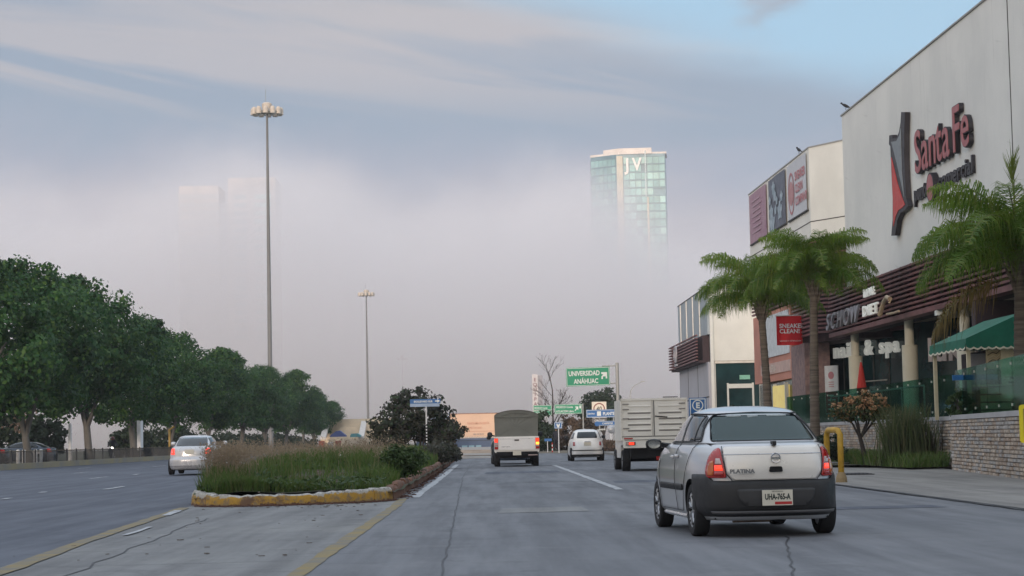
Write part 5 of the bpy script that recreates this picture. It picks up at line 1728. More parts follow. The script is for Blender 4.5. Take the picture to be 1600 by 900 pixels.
MB().tube([(0.3, 0.05, 0), (0.3, 0.05, 4.1)], 0.05, 8).build('post', M_galv, g)
bd = sign_panel(g, -0.95, 0.76, 3.68, 4.14, M_sgreen)
bd2 = sign_panel(g, -0.95, 0.76, 3.20, 3.64, M_sgreen)
text('MEXICO Cuota', 0.21, M_swhite, bd, (-0.85, -0.03, 3.82), width=0.88, bold=0.005)
text('MEXICO Cuota', 0.21, M_swhite, bd2, (-0.85, -0.03, 3.34), width=0.88, bold=0.005)
# 40 limit
g = thing('speed_limit_sign', 'white square sign with 40 in a ring, above the blue signs', 'road sign', (9.4, 175, 0))
MB().tube([(0, 0.05, 0), (0, 0.05, 4.0)], 0.05, 8).build('post', M_galv, g)
bd = sign_panel(g, -0.62, 0.62, 2.72, 4.10, mat('sign_cream', (0.80, 0.72, 0.60), 0.5), border=False)
MB().lathe([(0.40, -0.03), (0.50, -0.03), (0.50, -0.02), (0.40, -0.02), (0.40, -0.03)], (0, 0, 3.50), 28, 'y').build('ring', mat('ring_dark_red', (0.28, 0.10, 0.08), 0.5), bd)
text('40', 0.56, M_kl, bd, (0, -0.035, 3.30), align='CENTER', width=0.85, bold=0.01)
bd = sign_panel(g, -0.62, 0.62, 2.30, 2.66, mat('sign_dark_strip', (0.16, 0.15, 0.15), 0.6), border=False)
text('CIRCULE', 0.24, M_swhite, bd, (0, -0.035, 2.40), align='CENTER', width=0.9, bold=0.006)
# blue signs
g = thing('direction_sign', 'long blue PLANTEL sign in front of the 40 sign, beside the box truck', 'road sign', (9.1, 165, 0))
MB().tube([(0.9, 0.05, 0), (0.9, 0.05, 3.3)], 0.05, 8).build('post', M_galv, g)
bd = sign_panel(g, -1.28, 1.5, 2.66, 3.30, M_sblue)
MB().box(-0.42, -0.10, -0.03, -0.022, 2.80, 3.16).build('pictogram', M_swhite, bd)
text('CENTRO', 0.16, M_swhite, bd, (-1.18, -0.03, 2.92), width=0.9, bold=0.004)
text('PLANTEL C', 0.36, M_swhite, bd, (0.05, -0.03, 2.84), width=0.74, bold=0.01)
g = thing('direction_sign', 'lower blue CAMPESTRE sign on a white post', 'road sign', (9.0, 158, 0))
MB().tube([(0.35, 0.03, 0), (0.35, 0.03, 2.0)], 0.06, 8).build('post', M_white_post, g)
bd = sign_panel(g, -0.62, 0.9, 1.97, 2.32, M_sblue)
text('CAMPESTRE', 0.17, M_swhite, bd, (-0.30, -0.03, 2.08), width=0.9, bold=0.004)
MB().lathe([(0.0, -0.03), (0.19, -0.03), (0.19, 0)], (-0.70, 0, 2.12), 18, 'y').build('roundel', M_sblue, bd)
text('CAMPESTRE', 0.15, M_swhite, g, (-0.62, -0.03, 1.62), width=0.7, bold=0.006)
g = thing('square_sign', 'small square blue sign with white symbol on a thin white post', 'road sign', (5.03, 150, 0))
MB().tube([(0.02, 0.03, 0), (0.02, 0.03, 2.2)], 0.035, 8).build('post', M_white_post, g)
bd = sign_panel(g, -0.29, 0.29, 1.78, 2.26, M_sblue)
MB().prism([(-0.05, 1.86), (0.05, 1.86), (0.12, 2.0), (0.12, 2.14), (0.04, 2.14), (0.04, 2.05), (-0.04, 2.05), (-0.04, 2.14), (-0.12, 2.14), (-0.12, 2.0)], 'y', -0.03, -0.022).build('symbol', M_swhite, bd)
g = thing('small_blue_sign', 'tiny low blue plate on a thin post, left of the square blue sign', 'road sign', (4.5, 158, 0))
MB().tube([(-0.05, 0.03, 0), (-0.05, 0.03, 1.05)], 0.03, 6).build('post', M_white_post, g)
MB().box(-0.28, 0.28, -0.02, 0.02, 0.86, 1.06).build('panel', M_sblue, g)
st_ = thing('striped_post', 'short red and white banded marker post near the square blue sign', 'post', (4.78, 157, 0))
for k in range(5):
    MB().lathe([(0.04, k * 0.15), (0.04, k * 0.15 + 0.15)], n=8, cap=True).build('band', M_white_post if k % 2 else M_lred, st_)
# island signs
for (x, y, z0, z1, x0, x1, lab, striped, t1) in ((-3.06, 100, 2.76, 3.13, -0.78, 0.70, 'blue arrow sign with striped post standing before the dark shrub', True, 'BOULEVARD SUR'),
                                                 (-3.45, 150, 2.63, 3.05, -0.86, 0.55, 'second blue arrow sign, lower and farther to the right of the shrub', False, 'PASEO SUR')):
    g = thing('street_sign', lab, 'street sign', (x, y, 0), 0, 'blue arrow signs on the island')
    if striped:
        for k in range(20):
            MB().lathe([(0.035, 0.4 + k * 0.075), (0.035, 0.475 + k * 0.075)], n=8, cap=True).build('band', M_under if k % 2 else M_white_post, g)
        MB().lathe([(0.035, 1.9), (0.035, z0)], n=8, cap=True).build('post', M_white_post, g)
    else:
        MB().lathe([(0.04, 0.0), (0.04, z0)], n=8, cap=True).build('post', M_white_post, g)
    zm = z0 + (z1 - z0) * 0.42
    bd = MB().box(x0, x1, -0.02, 0.02, zm, z1).build('panel', M_sblue, g)
    b2_ = MB().box(x0, x1 - 0.05, -0.02, 0.02, z0, zm - 0.004).build('panel', mat('sign_pale_blue', (0.30, 0.40, 0.55), 0.5), g)
    text(t1, 0.13, M_swhite, bd, ((x0 + x1) / 2 - 0.1, -0.03, zm + 0.05), align='CENTER', width=0.9, bold=0.004)
    MB().prism([(x1 - 0.26, zm + 0.08), (x1 - 0.26, z1 - 0.08), (x1 - 0.15, z1 - 0.08), (x1 - 0.15, z1 - 0.02), (x1 - 0.02, (zm + z1) / 2), (x1 - 0.15, zm + 0.02), (x1 - 0.15, zm + 0.08)], 'y', -0.03, -0.022).build('arrow', M_swhite, bd)
# parking sign by the kerb, yellow sign and hoop
g = thing('parking_sign', 'blue sign with a white ringed E showing above the roof of the silver sedan', 'sign', (7.13, 70, 0))
MB().tube([(0, 0.03, 0.1), (0, 0.03, 2.3)], 0.03, 8).build('post', M_galv, g)
bd = sign_panel(g, -0.30, 0.30, 1.62, 2.38, M_sblue)
MB().lathe([(0.155, -0.03), (0.19, -0.03), (0.19, -0.02), (0.155, -0.02), (0.155, -0.03)], (0.0, 0, 2.12), 28, 'y').build('ring', M_swhite, bd)
text('E', 0.26, M_swhite, bd, (0, -0.035, 2.03), align='CENTER', bold=0.012)
text('ESTACIONAMIENTO', 0.055, M_swhite, bd, (0, -0.035, 1.80), align='CENTER')
g = thing('yellow_sign', 'low yellow sign with black frame line, cut by the right edge of the view', 'sign', (8.15, 30, 0), R(-12))
MB().tube([(0.15, 0.03, 0), (0.15, 0.03, 1.3)], 0.03, 8).build('post', M_galv, g)
M_ys = mat('sign_yellow', (0.75, 0.62, 0.02), 0.5, var=0.05)
bd = MB().prism(round_poly([(-0.37, 0.90), (0.6, 0.90), (0.6, 1.46), (-0.37, 1.46)], 0.05), 'y', -0.02, 0.02).build('panel', M_ys, g)
fr_ = MB()
for a in ((-0.31, 0.54, 1.38, 1.40), (-0.31, 0.54, 0.96, 0.98), (-0.31, -0.29, 0.98, 1.38), (0.52, 0.54, 0.98, 1.38)):
    fr_.box(a[0], a[1], -0.026, -0.021, a[2], a[3])
fr_.build('frame_line', M_kl, bd, kind='stuff')
hp = thing('bollard_hoop', 'yellow painted steel hoop guarding the kerb behind the silver sedan', 'bollard', (7.66, 44.8, 0.0))
M_hoop = mat('hoop_yellow', (0.58, 0.34, 0.03), 0.55, col2=(0.42, 0.25, 0.03), scale=5, bump=0.2)
MB().tube([(0, 0, 0.0), (0, 0, 1.06), (-0.03, 0.10, 1.15), (-0.06, 0.35, 1.16), (-0.10, 0.9, 1.16), (-0.11, 1.05, 1.10), (-0.12, 1.08, 1.0), (-0.12, 1.08, 0)], 0.066, 12).build('hoop', M_hoop, hp, smooth=True)
for y in (0, 1.08):
    MB().lathe([(0.13, 0.0), (0.12, 0.10), (0.07, 0.22)], (-0.11 * y, y, 0.02), 12).build('footing', mat('footing', (0.30, 0.22, 0.12), 0.9), hp)

# high masts
def high_mast(x, y, H, Rh, label):
    t = thing('high_mast_light', label, 'light mast', (x, y, 0), 0, 'high mast lights along the avenue')
    k = H / 48.0
    MB().lathe([(0.36, 0), (0.30, H * 0.35), (0.22, H * 0.7), (0.15, H - 0.6)], n=14).build('pole', mat('mast_steel', (0.20, 0.20, 0.20), 0.6, scale=0.3), t, smooth=True)
    MB().lathe([(Rh * 0.88, H - 0.55), (Rh * 0.93, H - 0.45), (Rh * 0.88, H - 0.35), (Rh * 0.83, H - 0.45), (Rh * 0.88, H - 0.55)], n=32).build('ring', M_galv, t)
    M_lh = mat('lamp_housing', (0.62, 0.54, 0.46), 0.5)
    lh = MB().lathe([(0.02, 0.62), (0.20, 0.60), (0.33, 0.40), (0.38, 0.0), (0.36, -0.30), (0.40, -0.42), (0.05, -0.44)], n=12)
    me = lh.mesh('lamp', M_lh, 40)
    for i in range(12):
        a = 2 * PI * i / 12
        o = link('lamp', me, t, (Rh * 0.88 * math.cos(a), Rh * 0.88 * math.sin(a), H - 0.30))
        MB().tube([(0, 0, H - 0.5), (Rh * 0.85 * math.cos(a), Rh * 0.85 * math.sin(a), H - 0.5)], 0.05, 4).build('arm', M_galv, t)
    MB().lathe([(0.18, H - 0.6), (0.9, H - 0.1), (0.62, H + 0.15), (0.70, H + 0.3), (0.70, H + 0.85), (0.45, H + 1.05), (0.05, H + 1.1)], n=14).build('hood', M_lh, t, smooth=40)
    MB().tube([(-0.15, 0, H + 1.0), (-0.15, 0, H + 2.9)], 0.03, 4).build('lightning_rod', M_galv, t)
    return t


high_mast(-30.3, 285, 47.8, 2.2, 'nearest and tallest lamp mast rising behind the left row of trees')
high_mast(-33.0, 560, 41.6, 2.2, 'second, thinner lamp mast left of the dark shrub on the island')
high_mast(-35.6, 850, 35.3, 2.2, 'farthest lamp mast, only its lamp ring faintly seen in the haze')

# street lamp, pylon sign, bare tree handled with the vegetation
sl_ = thing('street_lamp', 'thin curved street lamp above the round tree behind the box truck', 'street lamp', (15.9, 230, 0))
MB().tube([(0, 0, 0), (0, 0, 5.6), (0.05, 0, 6.2), (0.5, 0, 6.8), (1.3, 0, 7.15)], [0.07, 0.06, 0.05, 0.045, 0.04], 6).build('pole', M_galv, sl_)
MB().cbox((1.45, 0, 7.2), (0.5, 0.14, 0.09)).build('lamp_head', M_galv, sl_)
pyl = thing('pylon_sign', 'tall narrow white pylon sign with vertical lettering beside the bare tree', 'sign', (6.2, 262, 0))
MB().box(-0.62, 0.10, -0.2, 0.2, 0, 9.25).build('panel', mat('pylon_white', (0.66, 0.62, 0.62), 0.6), pyl)
MB().box(0.12, 0.72, -0.1, 0.5, 0, 9.1).build('panel', mat('pylon_grey', (0.36, 0.35, 0.38), 0.6), pyl)
for k, ch in enumerate('EQUIPAR'):
    text(ch, 0.62, mat('pylon_ink', (0.25, 0.12, 0.14), 0.6), pyl, (-0.26, -0.22, 8.35 - k * 0.62), align='CENTER', bold=0.01)

# billboard building, low blue wall, terraced stand
bb = thing('billboard', 'long peach sunlit billboard with faint red lettering beyond the end of the road', 'billboard', (0, 280, 0))
M_peach = mat('peach_board', (0.78, 0.52, 0.36), 0.6, var=0.06, scale=0.4)
MB().box(-6.2, 3.0, 0, 0.3, 1.45, 4.60).build('board', M_peach, bb)
MB().box(-6.2, 3.05, -0.05, 0.35, 4.60, 4.70).build('frame', mat('rust_frame', (0.30, 0.16, 0.12), 0.7), bb)
MB().box(-6.2, 3.0, -0.02, 0.3, 0.4, 1.40).build('base_band', mat('cream_band', (0.62, 0.50, 0.38), 0.7), bb)
M_fr_ = mat('faded_red_ink', (0.62, 0.30, 0.20), 0.6)
text('PANORAMA EN RENTA', 0.46, M_fr_, bb, (-3.0, -0.03, 3.15), width=0.62, bold=0.004)
text('ESPECTACULAR', 0.42, M_fr_, bb, (-2.9, -0.03, 2.55), width=0.62, bold=0.004)
text('443 155 20 10', 0.30, mat('grey_ink', (0.28, 0.24, 0.24), 0.6), bb, (-2.2, -0.03, 1.72), width=0.8, bold=0.006)
MB().box(-5.6, 1.6, -0.02, -0.005, 2.18, 2.24).build('print_line', M_fr_, bb)
bw = thing('low_blue_building', 'low slate blue building band under the peach billboard', 'building', (0, 266, 0))
M_sb = mat('slate_blue_wall', (0.10, 0.14, 0.22), 0.7, scale=0.4)
MB().box(-9.5, 2.2, 0, 4, -0.1, 1.28).build('wall', M_sb, bw)
MB().box(-9.5, 2.2, -0.06, 0, 0.95, 1.0).build('shutter_line', M_seam, bw)
for k in range(3):
    MB().box(-3.6 + k * 0.9, -2.9 + k * 0.9, -0.1, 0, 0.05, 0.35).build('pale_panel', mat('cyan_panel', (0.30, 0.48, 0.55), 0.5), bw)
sd_ = thing('terraced_stand', 'sunlit cream stepped building with blue and teal canopies in the left distance', 'building', (0, 342, 0))
M_cr = mat('cream_stand', (0.75, 0.62, 0.46), 0.7, scale=0.3, var=0.2)
MB().box(-28.3, -16, 2, 4, 0, 4.95).build('wall', M_cr, sd_)
for k in range(6):
    MB().box(-27.0 + k * 0.5, -16, -2 + k * 0.6, 2.05, 0, 1.6 + k * 0.5).build('step', M_cr, sd_)
for x in (-27.6, -21.4):
    MB().prism([(-7, 1.6), (-7, 2.0), (2, 4.6), (2, 4.0)], 'x', x, x + 0.9).build('sloping_beam', mat('pale_beam', (0.66, 0.60, 0.54), 0.7), sd_)
for k in range(3):
    MB().box(-24.2 + k * 0.75, -23.8 + k * 0.75, 1.9, 2.0, 3.0, 3.7).build('window', M_seam, sd_)
tag(MB().prism([(-25.9, 2.0), (-23.3, 2.0), (-23.3, 2.2), (-24.3, 3.0), (-24.9, 2.9), (-25.9, 2.15)], 'y', 333, 336).build('canopy', mat('canopy_blue', (0.07, 0.10, 0.26), 0.6)), 'blue tent canopy in front of the sunlit stand', 'canopy')
tag(MB().prism([(-22.6, 1.9), (-20.9, 1.9), (-20.9, 2.15), (-21.4, 2.5), (-22.4, 2.45), (-22.6, 2.1)], 'y', 333, 336).build('canopy', mat('canopy_teal', (0.10, 0.30, 0.32), 0.6)), 'small teal canopy right of the blue tent by the stand', 'canopy')
for k, (x, c, lab) in enumerate(((-26.8, (0.40, 0.07, 0.04), 'red market box half hidden by grass plumes, below the stand'), (-25.4, (0.65, 0.62, 0.6), 'white market box half hidden by grass plumes, below the stand'), (-24.2, (0.35, 0.10, 0.06), 'rust red market box right of the white one, below the stand'))):
    tag(bevel(MB().box(x, x + 0.9, 322, 323, 0.2, 1.35 - 0.2 * (k % 2)).build('market_box', mat('box_%s' % ('red', 'white', 'rust')[k], c, 0.7)), 0.05), lab, 'box')

# left side: picket fence, bollards, poles
fn = thing('picket_fence', 'low black metal picket fence along the left kerb under the trees', 'fence', (-26.7, 106, 0))
M_blk = mat('fence_black', (0.02, 0.022, 0.026), 0.6)
M_yr = mat('fence_tan_rail', (0.34, 0.27, 0.16), 0.7)
pm = MB()
for k in range(14):
    pm.box(-0.012, 0.012, k * 0.21 + 0.02, k * 0.21 + 0.045, 0.12, 1.0)
pm.box(-0.015, 0.015, 0, 3.0, 0.2, 0.26)
pm_me = pm.mesh('pickets', M_blk)
po_me = MB().box(-0.04, 0.04, -0.04, 0.04, 0, 1.08).mesh('post', M_blk)
ra_me = MB().box(-0.025, 0.025, 0.0, 3.0, 0.96, 1.01).mesh('rail', M_yr)
for k in range(34):
    link('pickets', pm_me, fn, (0, k * 3.0, 0), kind='stuff')
    link('post', po_me, fn, (0, k * 3.0, 0))
    link('rail', ra_me, fn, (-0.05, k * 3.0, 0))
bl_me = MB().lathe([(0.11, 0), (0.11, 0.92), (0.06, 0.98), (0.0, 0.98)], n=12).mesh('white_bollard', M_white_post, 40)
for i, (y, lab) in enumerate(((113.6, 'white bollard behind the fence, leftmost of the row near the left edge'), (119.2, 'white bollard behind the fence, second from the left edge'), (120.7, 'white bollard behind the fence, third from the left edge'),
                              (123.8, 'white bollard behind the fence, just right of the first big trunk'), (125.3, 'white bollard behind the fence, last of the row'))):
    b_ = link('white_bollard', bl_me, None, (-27.3, y, 0.1))
    tag(b_, lab, 'bollard', 'white bollards behind the picket fence')
g = thing('white_pole', 'thin white pole standing among the trunks near the left edge', 'pole', (-27.2, 133.5, 0.1))
MB().tube([(0, 0, 0), (0, 0, 2.6)], [0.14, 0.10], 8).build('pole', M_white_post, g)
g = thing('edge_on_sign', 'white board seen edge on, standing on a thin post under the trees', 'sign', (-26.9, 158.4, 0.1))
MB().tube([(0, 0, 0), (0, 0, 1.0)], 0.04, 6).build('post', M_white_post, g)
MB().box(-0.14, 0.14, -0.6, 0.6, 0.72, 3.0).build('panel', M_white_post, g)
g = thing('yellow_pole', 'ochre painted pole beside the silver saloon on the left', 'pole', (-28.0, 180, 0.1))
MB().tube([(0, 0, 0), (0, 0, 2.4), (0.4, 0, 2.7)], 0.10, 6).build('pole', mat('ochre_paint', (0.42, 0.26, 0.06), 0.6), g)

# ---------------------------------------------------------------- motorcyclist and a far pedestrian
def skin_body(name, pts, edges, radii, m, parent, loc=(0, 0, 0), sub=1):
    me = bpy.data.meshes.new(name)
    me.from_pydata(pts, edges, [])
    me.materials.append(m)
    o = link(name, me, parent, loc)
    mod = o.modifiers.new('skin', 'SKIN')
    if not me.skin_vertices:
        o.data.skin_vertices.new() if hasattr(o.data.skin_vertices, 'new') else None
    for v, r in zip(me.skin_vertices[0].data, radii):
        v.radius = (r, r)
        v.use_root = False
    me.skin_vertices[0].data[0].use_root = True
    s_ = o.modifiers.new('sub', 'SUBSURF')
    s_.levels = sub
    s_.render_levels = sub
    return o


M_cloth = mat('dark_clothing', (0.018, 0.020, 0.030), 0.8, scale=10)
M_skin = mat('skin', (0.32, 0.18, 0.12), 0.6)
M_helm = mat('dark_red_helmet', (0.20, 0.03, 0.025), 0.35, coat=0.5)
mc = thing('motorcycle', 'dark motorcycle with its headlight on, riding towards the viewer behind the fence', 'motorcycle', (-28.2, 154, 0.1), R(4))
tm, hm2, sm2 = wheel_mesh(0.30, 0.11, 0.21)
for y in (-0.66, 0.66):
    w_ = link('wheel', None, mc, (0, y, 0.30))
    link('tyre', tm, w_)
    link('rim', hm2, w_)
MB().grid(14, 9, lambda u, v: (0.15 * math.sin(PI * v) ** 0.6 * math.cos(2 * PI * u), -0.35 + 0.75 * v, 0.80 + 0.13 * math.sin(PI * v) ** 0.6 * math.sin(2 * PI * u)), True).build('tank', M_under, mc, smooth=True)
MB().prism(round_poly([(-0.35, 0.35), (0.3, 0.32), (0.35, 0.62), (-0.25, 0.66)], 0.05), 'x', -0.13, 0.13).build('engine', M_under, mc)
MB().prism(round_poly([(0.1, 0.72), (0.95, 0.80), (0.95, 0.88), (0.2, 0.86)], 0.04), 'x', -0.12, 0.12).build('seat', M_under, mc)
for sd in (-1, 1):
    MB().tube([(sd * 0.08, -0.66, 0.30), (sd * 0.08, -0.45, 0.95)], 0.025, 6).build('fork', M_alu, mc)
    MB().tube([(0, -0.45, 0.98), (sd * 0.25, -0.42, 1.06), (sd * 0.36, -0.34, 1.05)], 0.016, 6).build('handlebar', M_under, mc)
    MB().tube([(sd * 0.28, -0.43, 1.06), (sd * 0.34, -0.46, 1.22)], 0.008, 5).build('mirror_stem', M_under, mc)
MB().lathe([(0.0, -0.62), (0.085, -0.61), (0.10, -0.55), (0.06, -0.45)], (0, 0, 0.92), 14, 'y').build('headlight', mat('headlight_lit', (0.9, 0.9, 0.85), 0.3, emit=((1.0, 0.95, 0.85), 6.0)), mc)
MB().prism([(-0.09, 0.58), (0.09, 0.58), (0.12, 0.85), (-0.12, 0.85)], 'y', -0.95, -0.55).build('front_mudguard', M_under, mc)
rd = thing('person', 'motorcyclist in dark clothing and a dull red helmet, sitting astride', 'person', (-28.2, 154, 0.1), R(4))
P_ = [(0, 0.25, 0.95), (0, 0.22, 1.15), (0, 0.15, 1.38), (0, 0.12, 1.50), (0, 0.10, 1.56), (0.19, 0.14, 1.42), (0.31, -0.02, 1.22), (0.31, -0.28, 1.08),
      (-0.19, 0.14, 1.42), (-0.31, -0.02, 1.22), (-0.31, -0.28, 1.08), (0.12, 0.22, 0.92), (0.25, -0.18, 0.82), (0.22, 0.02, 0.40), (0.22, -0.13, 0.34),
      (-0.12, 0.22, 0.92), (-0.25, -0.18, 0.82), (-0.22, 0.02, 0.40), (-0.22, -0.13, 0.34)]
E_ = [(0, 1), (1, 2), (2, 3), (3, 4), (2, 5), (5, 6), (6, 7), (2, 8), (8, 9), (9, 10), (0, 11), (11, 12), (12, 13), (13, 14), (0, 15), (15, 16), (16, 17), (17, 18)]
r_ = [.15, .155, .15, .06, .055, .075, .055, .042, .075, .055, .042, .10, .08, .055, .045, .10, .08, .055, .045]
skin_body('body', P_, E_, r_, M_cloth, rd, sub=2)
MB().grid(16, 10, lambda u, v: (0.125 * math.sin(PI * v) ** 0.8 * math.cos(2 * PI * u), 0.08 + 0.145 * math.sin(PI * v) ** 0.8 * math.sin(2 * PI * u), 1.66 - 0.14 * math.cos(PI * v)), True).build('helmet', M_helm, rd, smooth=True)
MB().grid(8, 4, lambda u, v: (0.10 * math.sin((u - .5) * 2.0), 0.08 - 0.152 * math.cos((u - .5) * 1.6), 1.62 + 0.09 * v)).build('visor', M_glass, rd, smooth=True)
for sd in (-1, 1):
    hd = []
    he = []
    hr = []
    base = (sd * 0.315, -0.29, 1.07)
    hd.append(base); hr.append(0.036)
    hd.append((sd * 0.32, -0.35, 1.07)); hr.append(0.036); he.append((0, 1))
    for k in range(4):
        i0 = len(hd)
        x = sd * (0.29 + 0.02 * k)
        hd += [(x, -0.385, 1.085), (x, -0.41, 1.06), (x, -0.39, 1.035)]
        hr += [0.011] * 3
        he += [(1, i0), (i0, i0 + 1), (i0 + 1, i0 + 2)]
    i0 = len(hd)
    hd += [(sd * 0.275, -0.34, 1.04), (sd * 0.28, -0.375, 1.025)]
    hr += [0.012] * 2
    he += [(0, i0), (i0, i0 + 1)]
    skin_body('glove', hd, he, hr, M_under, rd, sub=1)
pd_ = thing('person', 'pedestrian in dark clothes standing on the verge beside the striped marker post', 'person', (5.02, 155, 0.1), R(170))
P_ = [(0, 0, 0.92), (0, 0, 1.15), (0, 0, 1.38), (0, 0, 1.48), (0, -0.01, 1.54), (0.18, 0, 1.40), (0.23, 0.02, 1.12), (0.24, -0.05, 0.88), (-0.18, 0, 1.40), (-0.23, 0.02, 1.12), (-0.24, -0.05, 0.88),
      (0.09, 0, 0.86), (0.11, -0.03, 0.48), (0.12, 0.03, 0.08), (0.12, -0.10, 0.04), (-0.09, 0, 0.86), (-0.11, 0.03, 0.48), (-0.12, 0.06, 0.08), (-0.12, -0.08, 0.04)]
r_ = [.14, .13, .15, .06, .055, .065, .05, .038, .065, .05, .038, .095, .065, .045, .04, .095, .065, .045, .04]
skin_body('body', P_, E_, r_, M_cloth, pd_, sub=2)
MB().grid(14, 9, lambda u, v: (0.078 * math.sin(PI * v) ** 0.8 * math.cos(2 * PI * u), -0.01 + 0.095 * math.sin(PI * v) ** 0.8 * math.sin(2 * PI * u), 1.64 - 0.115 * math.cos(PI * v)), True).build('head', M_skin, pd_, smooth=True)
MB().grid(14, 6, lambda u, v: (0.085 * math.sin(PI * (0.45 + v * 0.55)) * math.cos(2 * PI * u), 0.005 + 0.102 * math.sin(PI * (0.45 + v * 0.55)) * math.sin(2 * PI * u), 1.65 - 0.122 * math.cos(PI * (0.45 + v * 0.55))), True).build('hair', M_under, pd_, smooth=True)
# ---------------------------------------------------------------- island: kerb stones, soil, grass
def isl_left(y):
    return -5.62 - 0.062 * (y - 38.0)


def isl_z(x, y):
    xl, xr = isl_left(y) + 0.1, -1.85
    u = min(1, max(0, (x - xl) / (xr - xl)))
    side = min(1, u / 0.25, (1 - u) / 0.22)
    near = min(1, max(0, (y - 38.4 - 0.30 * (x + 4)) / 9.0))
    return 0.15 + 0.34 * (max(0, side) ** 0.7) * (0.25 + 0.75 * near) + 0.03 * math.sin(x * 3.1) * math.sin(y * 1.3)


soil = MB()


def soil_pt(u, v):
    y = 37.3 + 77 * v ** 1.6
    xl, xr = isl_left(y) + 0.14, -1.80
    x = xl + (xr - xl) * u
    y2 = max(y, 37.35 + 0.60 * max(0, x + 4.6) + 0.9 * max(0, -4.9 - x) * 1.0) if v < 0.08 else y
    return (x, y2, isl_z(x, y2))


soil.grid(28, 90, soil_pt)
structure('island_soil', soil, M_soil, smooth=True)


def kerb_paint(t, b, v):
    g = t.node('ShaderNodeNewGeometry')
    nz = t.xyz(g.outputs['True Normal'])[2]
    n = t.noise(v, 2.6, 5, 0.7)
    n2 = t.noise(v, 9.0, 4, 0.7)
    yel = t.mix(t.smooth(n2, 0.45, 0.62), (0.47, 0.27, 0.045), (0.27, 0.19, 0.10))
    yel = t.mix(t.smooth(n, 0.52, 0.66), yel, (0.17, 0.10, 0.06))
    top = t.mix(t.smooth(n2, 0.4, 0.65), (0.50, 0.48, 0.44), (0.22, 0.20, 0.17))
    h = t.xyz(v)[2]
    n3 = t.noise(v, 4.0, 5, 0.75)
    yel = t.mix(t.smooth(t.math('ADD', h, t.math('MULTIPLY', t.math('SUBTRACT', n3, 0.5), 0.35)), 0.17, 0.20), yel, (0.44, 0.41, 0.36))
    yel = t.mix(t.smooth(t.math('ADD', h, t.math('MULTIPLY', t.math('SUBTRACT', n2, 0.5), 0.2)), 0.045, 0.02), yel, (0.12, 0.06, 0.04))
    t.put(b.inputs['Base Color'], t.mix(t.smooth(nz, 0.25, 0.6), yel, top))
    b.inputs['Roughness'].default_value = 0.9
    bn = t.node('ShaderNodeBump')
    bn.inputs['Strength'].default_value = 0.9
    bn.inputs['Distance'].default_value = 0.03
    t.l.new(n2, bn.inputs['Height'])
    t.l.new(bn.outputs[0], b.inputs['Normal'])


M_kp1 = mapped_mat('painted_kerb', kerb_paint)
M_rk = mat('earth_stained_kerb', (0.22, 0.10, 0.06), 0.95, col2=(0.15, 0.105, 0.08), scale=2.2, bump=0.8)
kroot = MB().prism([(-5.5, 38.2), (-1.9, 39.8), (-1.9, 92), (-8.8, 92)], 'z', -0.05, 0.06).build('kerb', M_rk, kind='structure')
rnd = random.Random(31)


def kerb_stone(a, b, h, m, hb=None, w_=0.17):
    """one cast kerb length from a to b with a worn, rounded, uneven top"""
    L = math.hypot(b[0] - a[0], b[1] - a[1])
    ux, uy = (b[0] - a[0]) / L, (b[1] - a[1]) / L
    n = 9
    vs, fs = [], []
    for i in range(n):
        t = i / (n - 1)
        e = 0.985 if i in (0, n - 1) else 1.0
        hh = (h + (hb - h) * t if hb else h) + rnd.uniform(-0.016, 0.016) - (0.02 if i in (0, n - 1) else 0)
        o1 = rnd.uniform(-0.012, 0.012)
        for (q, z) in ((0 + o1, -0.03), (0.0 + o1 + 0.01, hh * 0.55), (0.02 + o1, hh * 0.88), (0.05, hh), (w_ - 0.03, hh), (w_, hh * 0.9), (w_, -0.03)):
            vs.append((a[0] + ux * L * t - uy * q, a[1] + uy * L * t + ux * q, z))
    for i in range(n - 1):
        for k in range(6):
            p = i * 7 + k
            fs.append((p, p + 7, p + 8, p + 1))
    fs.append(tuple(range(7)))
    fs.append(tuple(range((n - 1) * 7 + 6, (n - 1) * 7 - 1, -1)))
    MB().add(vs, fs).build('kerb_stone', m, kroot, smooth=50)


nose = [(-6.2, 47.0), (-5.95, 43.0), (-5.75, 40.0), (-5.62, 38.7), (-5.42, 37.85), (-5.05, 37.35), (-4.55, 37.15), (-3.9, 37.2), (-3.2, 37.45), (-2.6, 37.9), (-2.15, 38.35), (-1.86, 39.1)]
hs = [0.22, 0.22, 0.23, 0.27, 0.27, 0.22, 0.20, 0.205, 0.20, 0.24, 0.25, 0.25]
for i in range(len(nose) - 1):
    kerb_stone(nose[i], nose[i + 1], hs[i], M_kp1, hs[i + 1], 0.20)
y = 39.15
x = -1.84
while y < 112:
    L = rnd.uniform(0.85, 1.2)
    kerb_stone((x, y), (x + rnd.uniform(-0.015, 0.015), y + L), 0.26 + rnd.uniform(-0.05, 0.05), M_rk)
    y += L + (rnd.uniform(0.05, 0.4) if rnd.random() < 0.15 else 0.02)
lt = MB()
for k in range(420):
    t = rnd.random() ** 0.8 * (len(nose) - 5) + 4
    i = min(int(t), len(nose) - 2)
    f = t - i
    px_, py_ = nose[i][0] + (nose[i + 1][0] - nose[i][0]) * f, nose[i][1] + (nose[i + 1][1] - nose[i][1]) * f
    s = rnd.uniform(0.015, 0.05)
    lt.cbox((px_ + rnd.uniform(0, 0.1), py_ - rnd.uniform(0.03, 0.38), 0.006 + s * 0.2), (s * rnd.uniform(1, 2), s, s * 0.4), rnd.uniform(0, 3))
for k in range(300):
    yy = rnd.uniform(39.5, 75)
    s = rnd.uniform(0.015, 0.05)
    lt.cbox((-1.80 + abs(rnd.gauss(0.05, 0.09)), yy, 0.012 + s * 0.2), (s * rnd.uniform(1, 2), s, s * 0.4), rnd.uniform(0, 3))
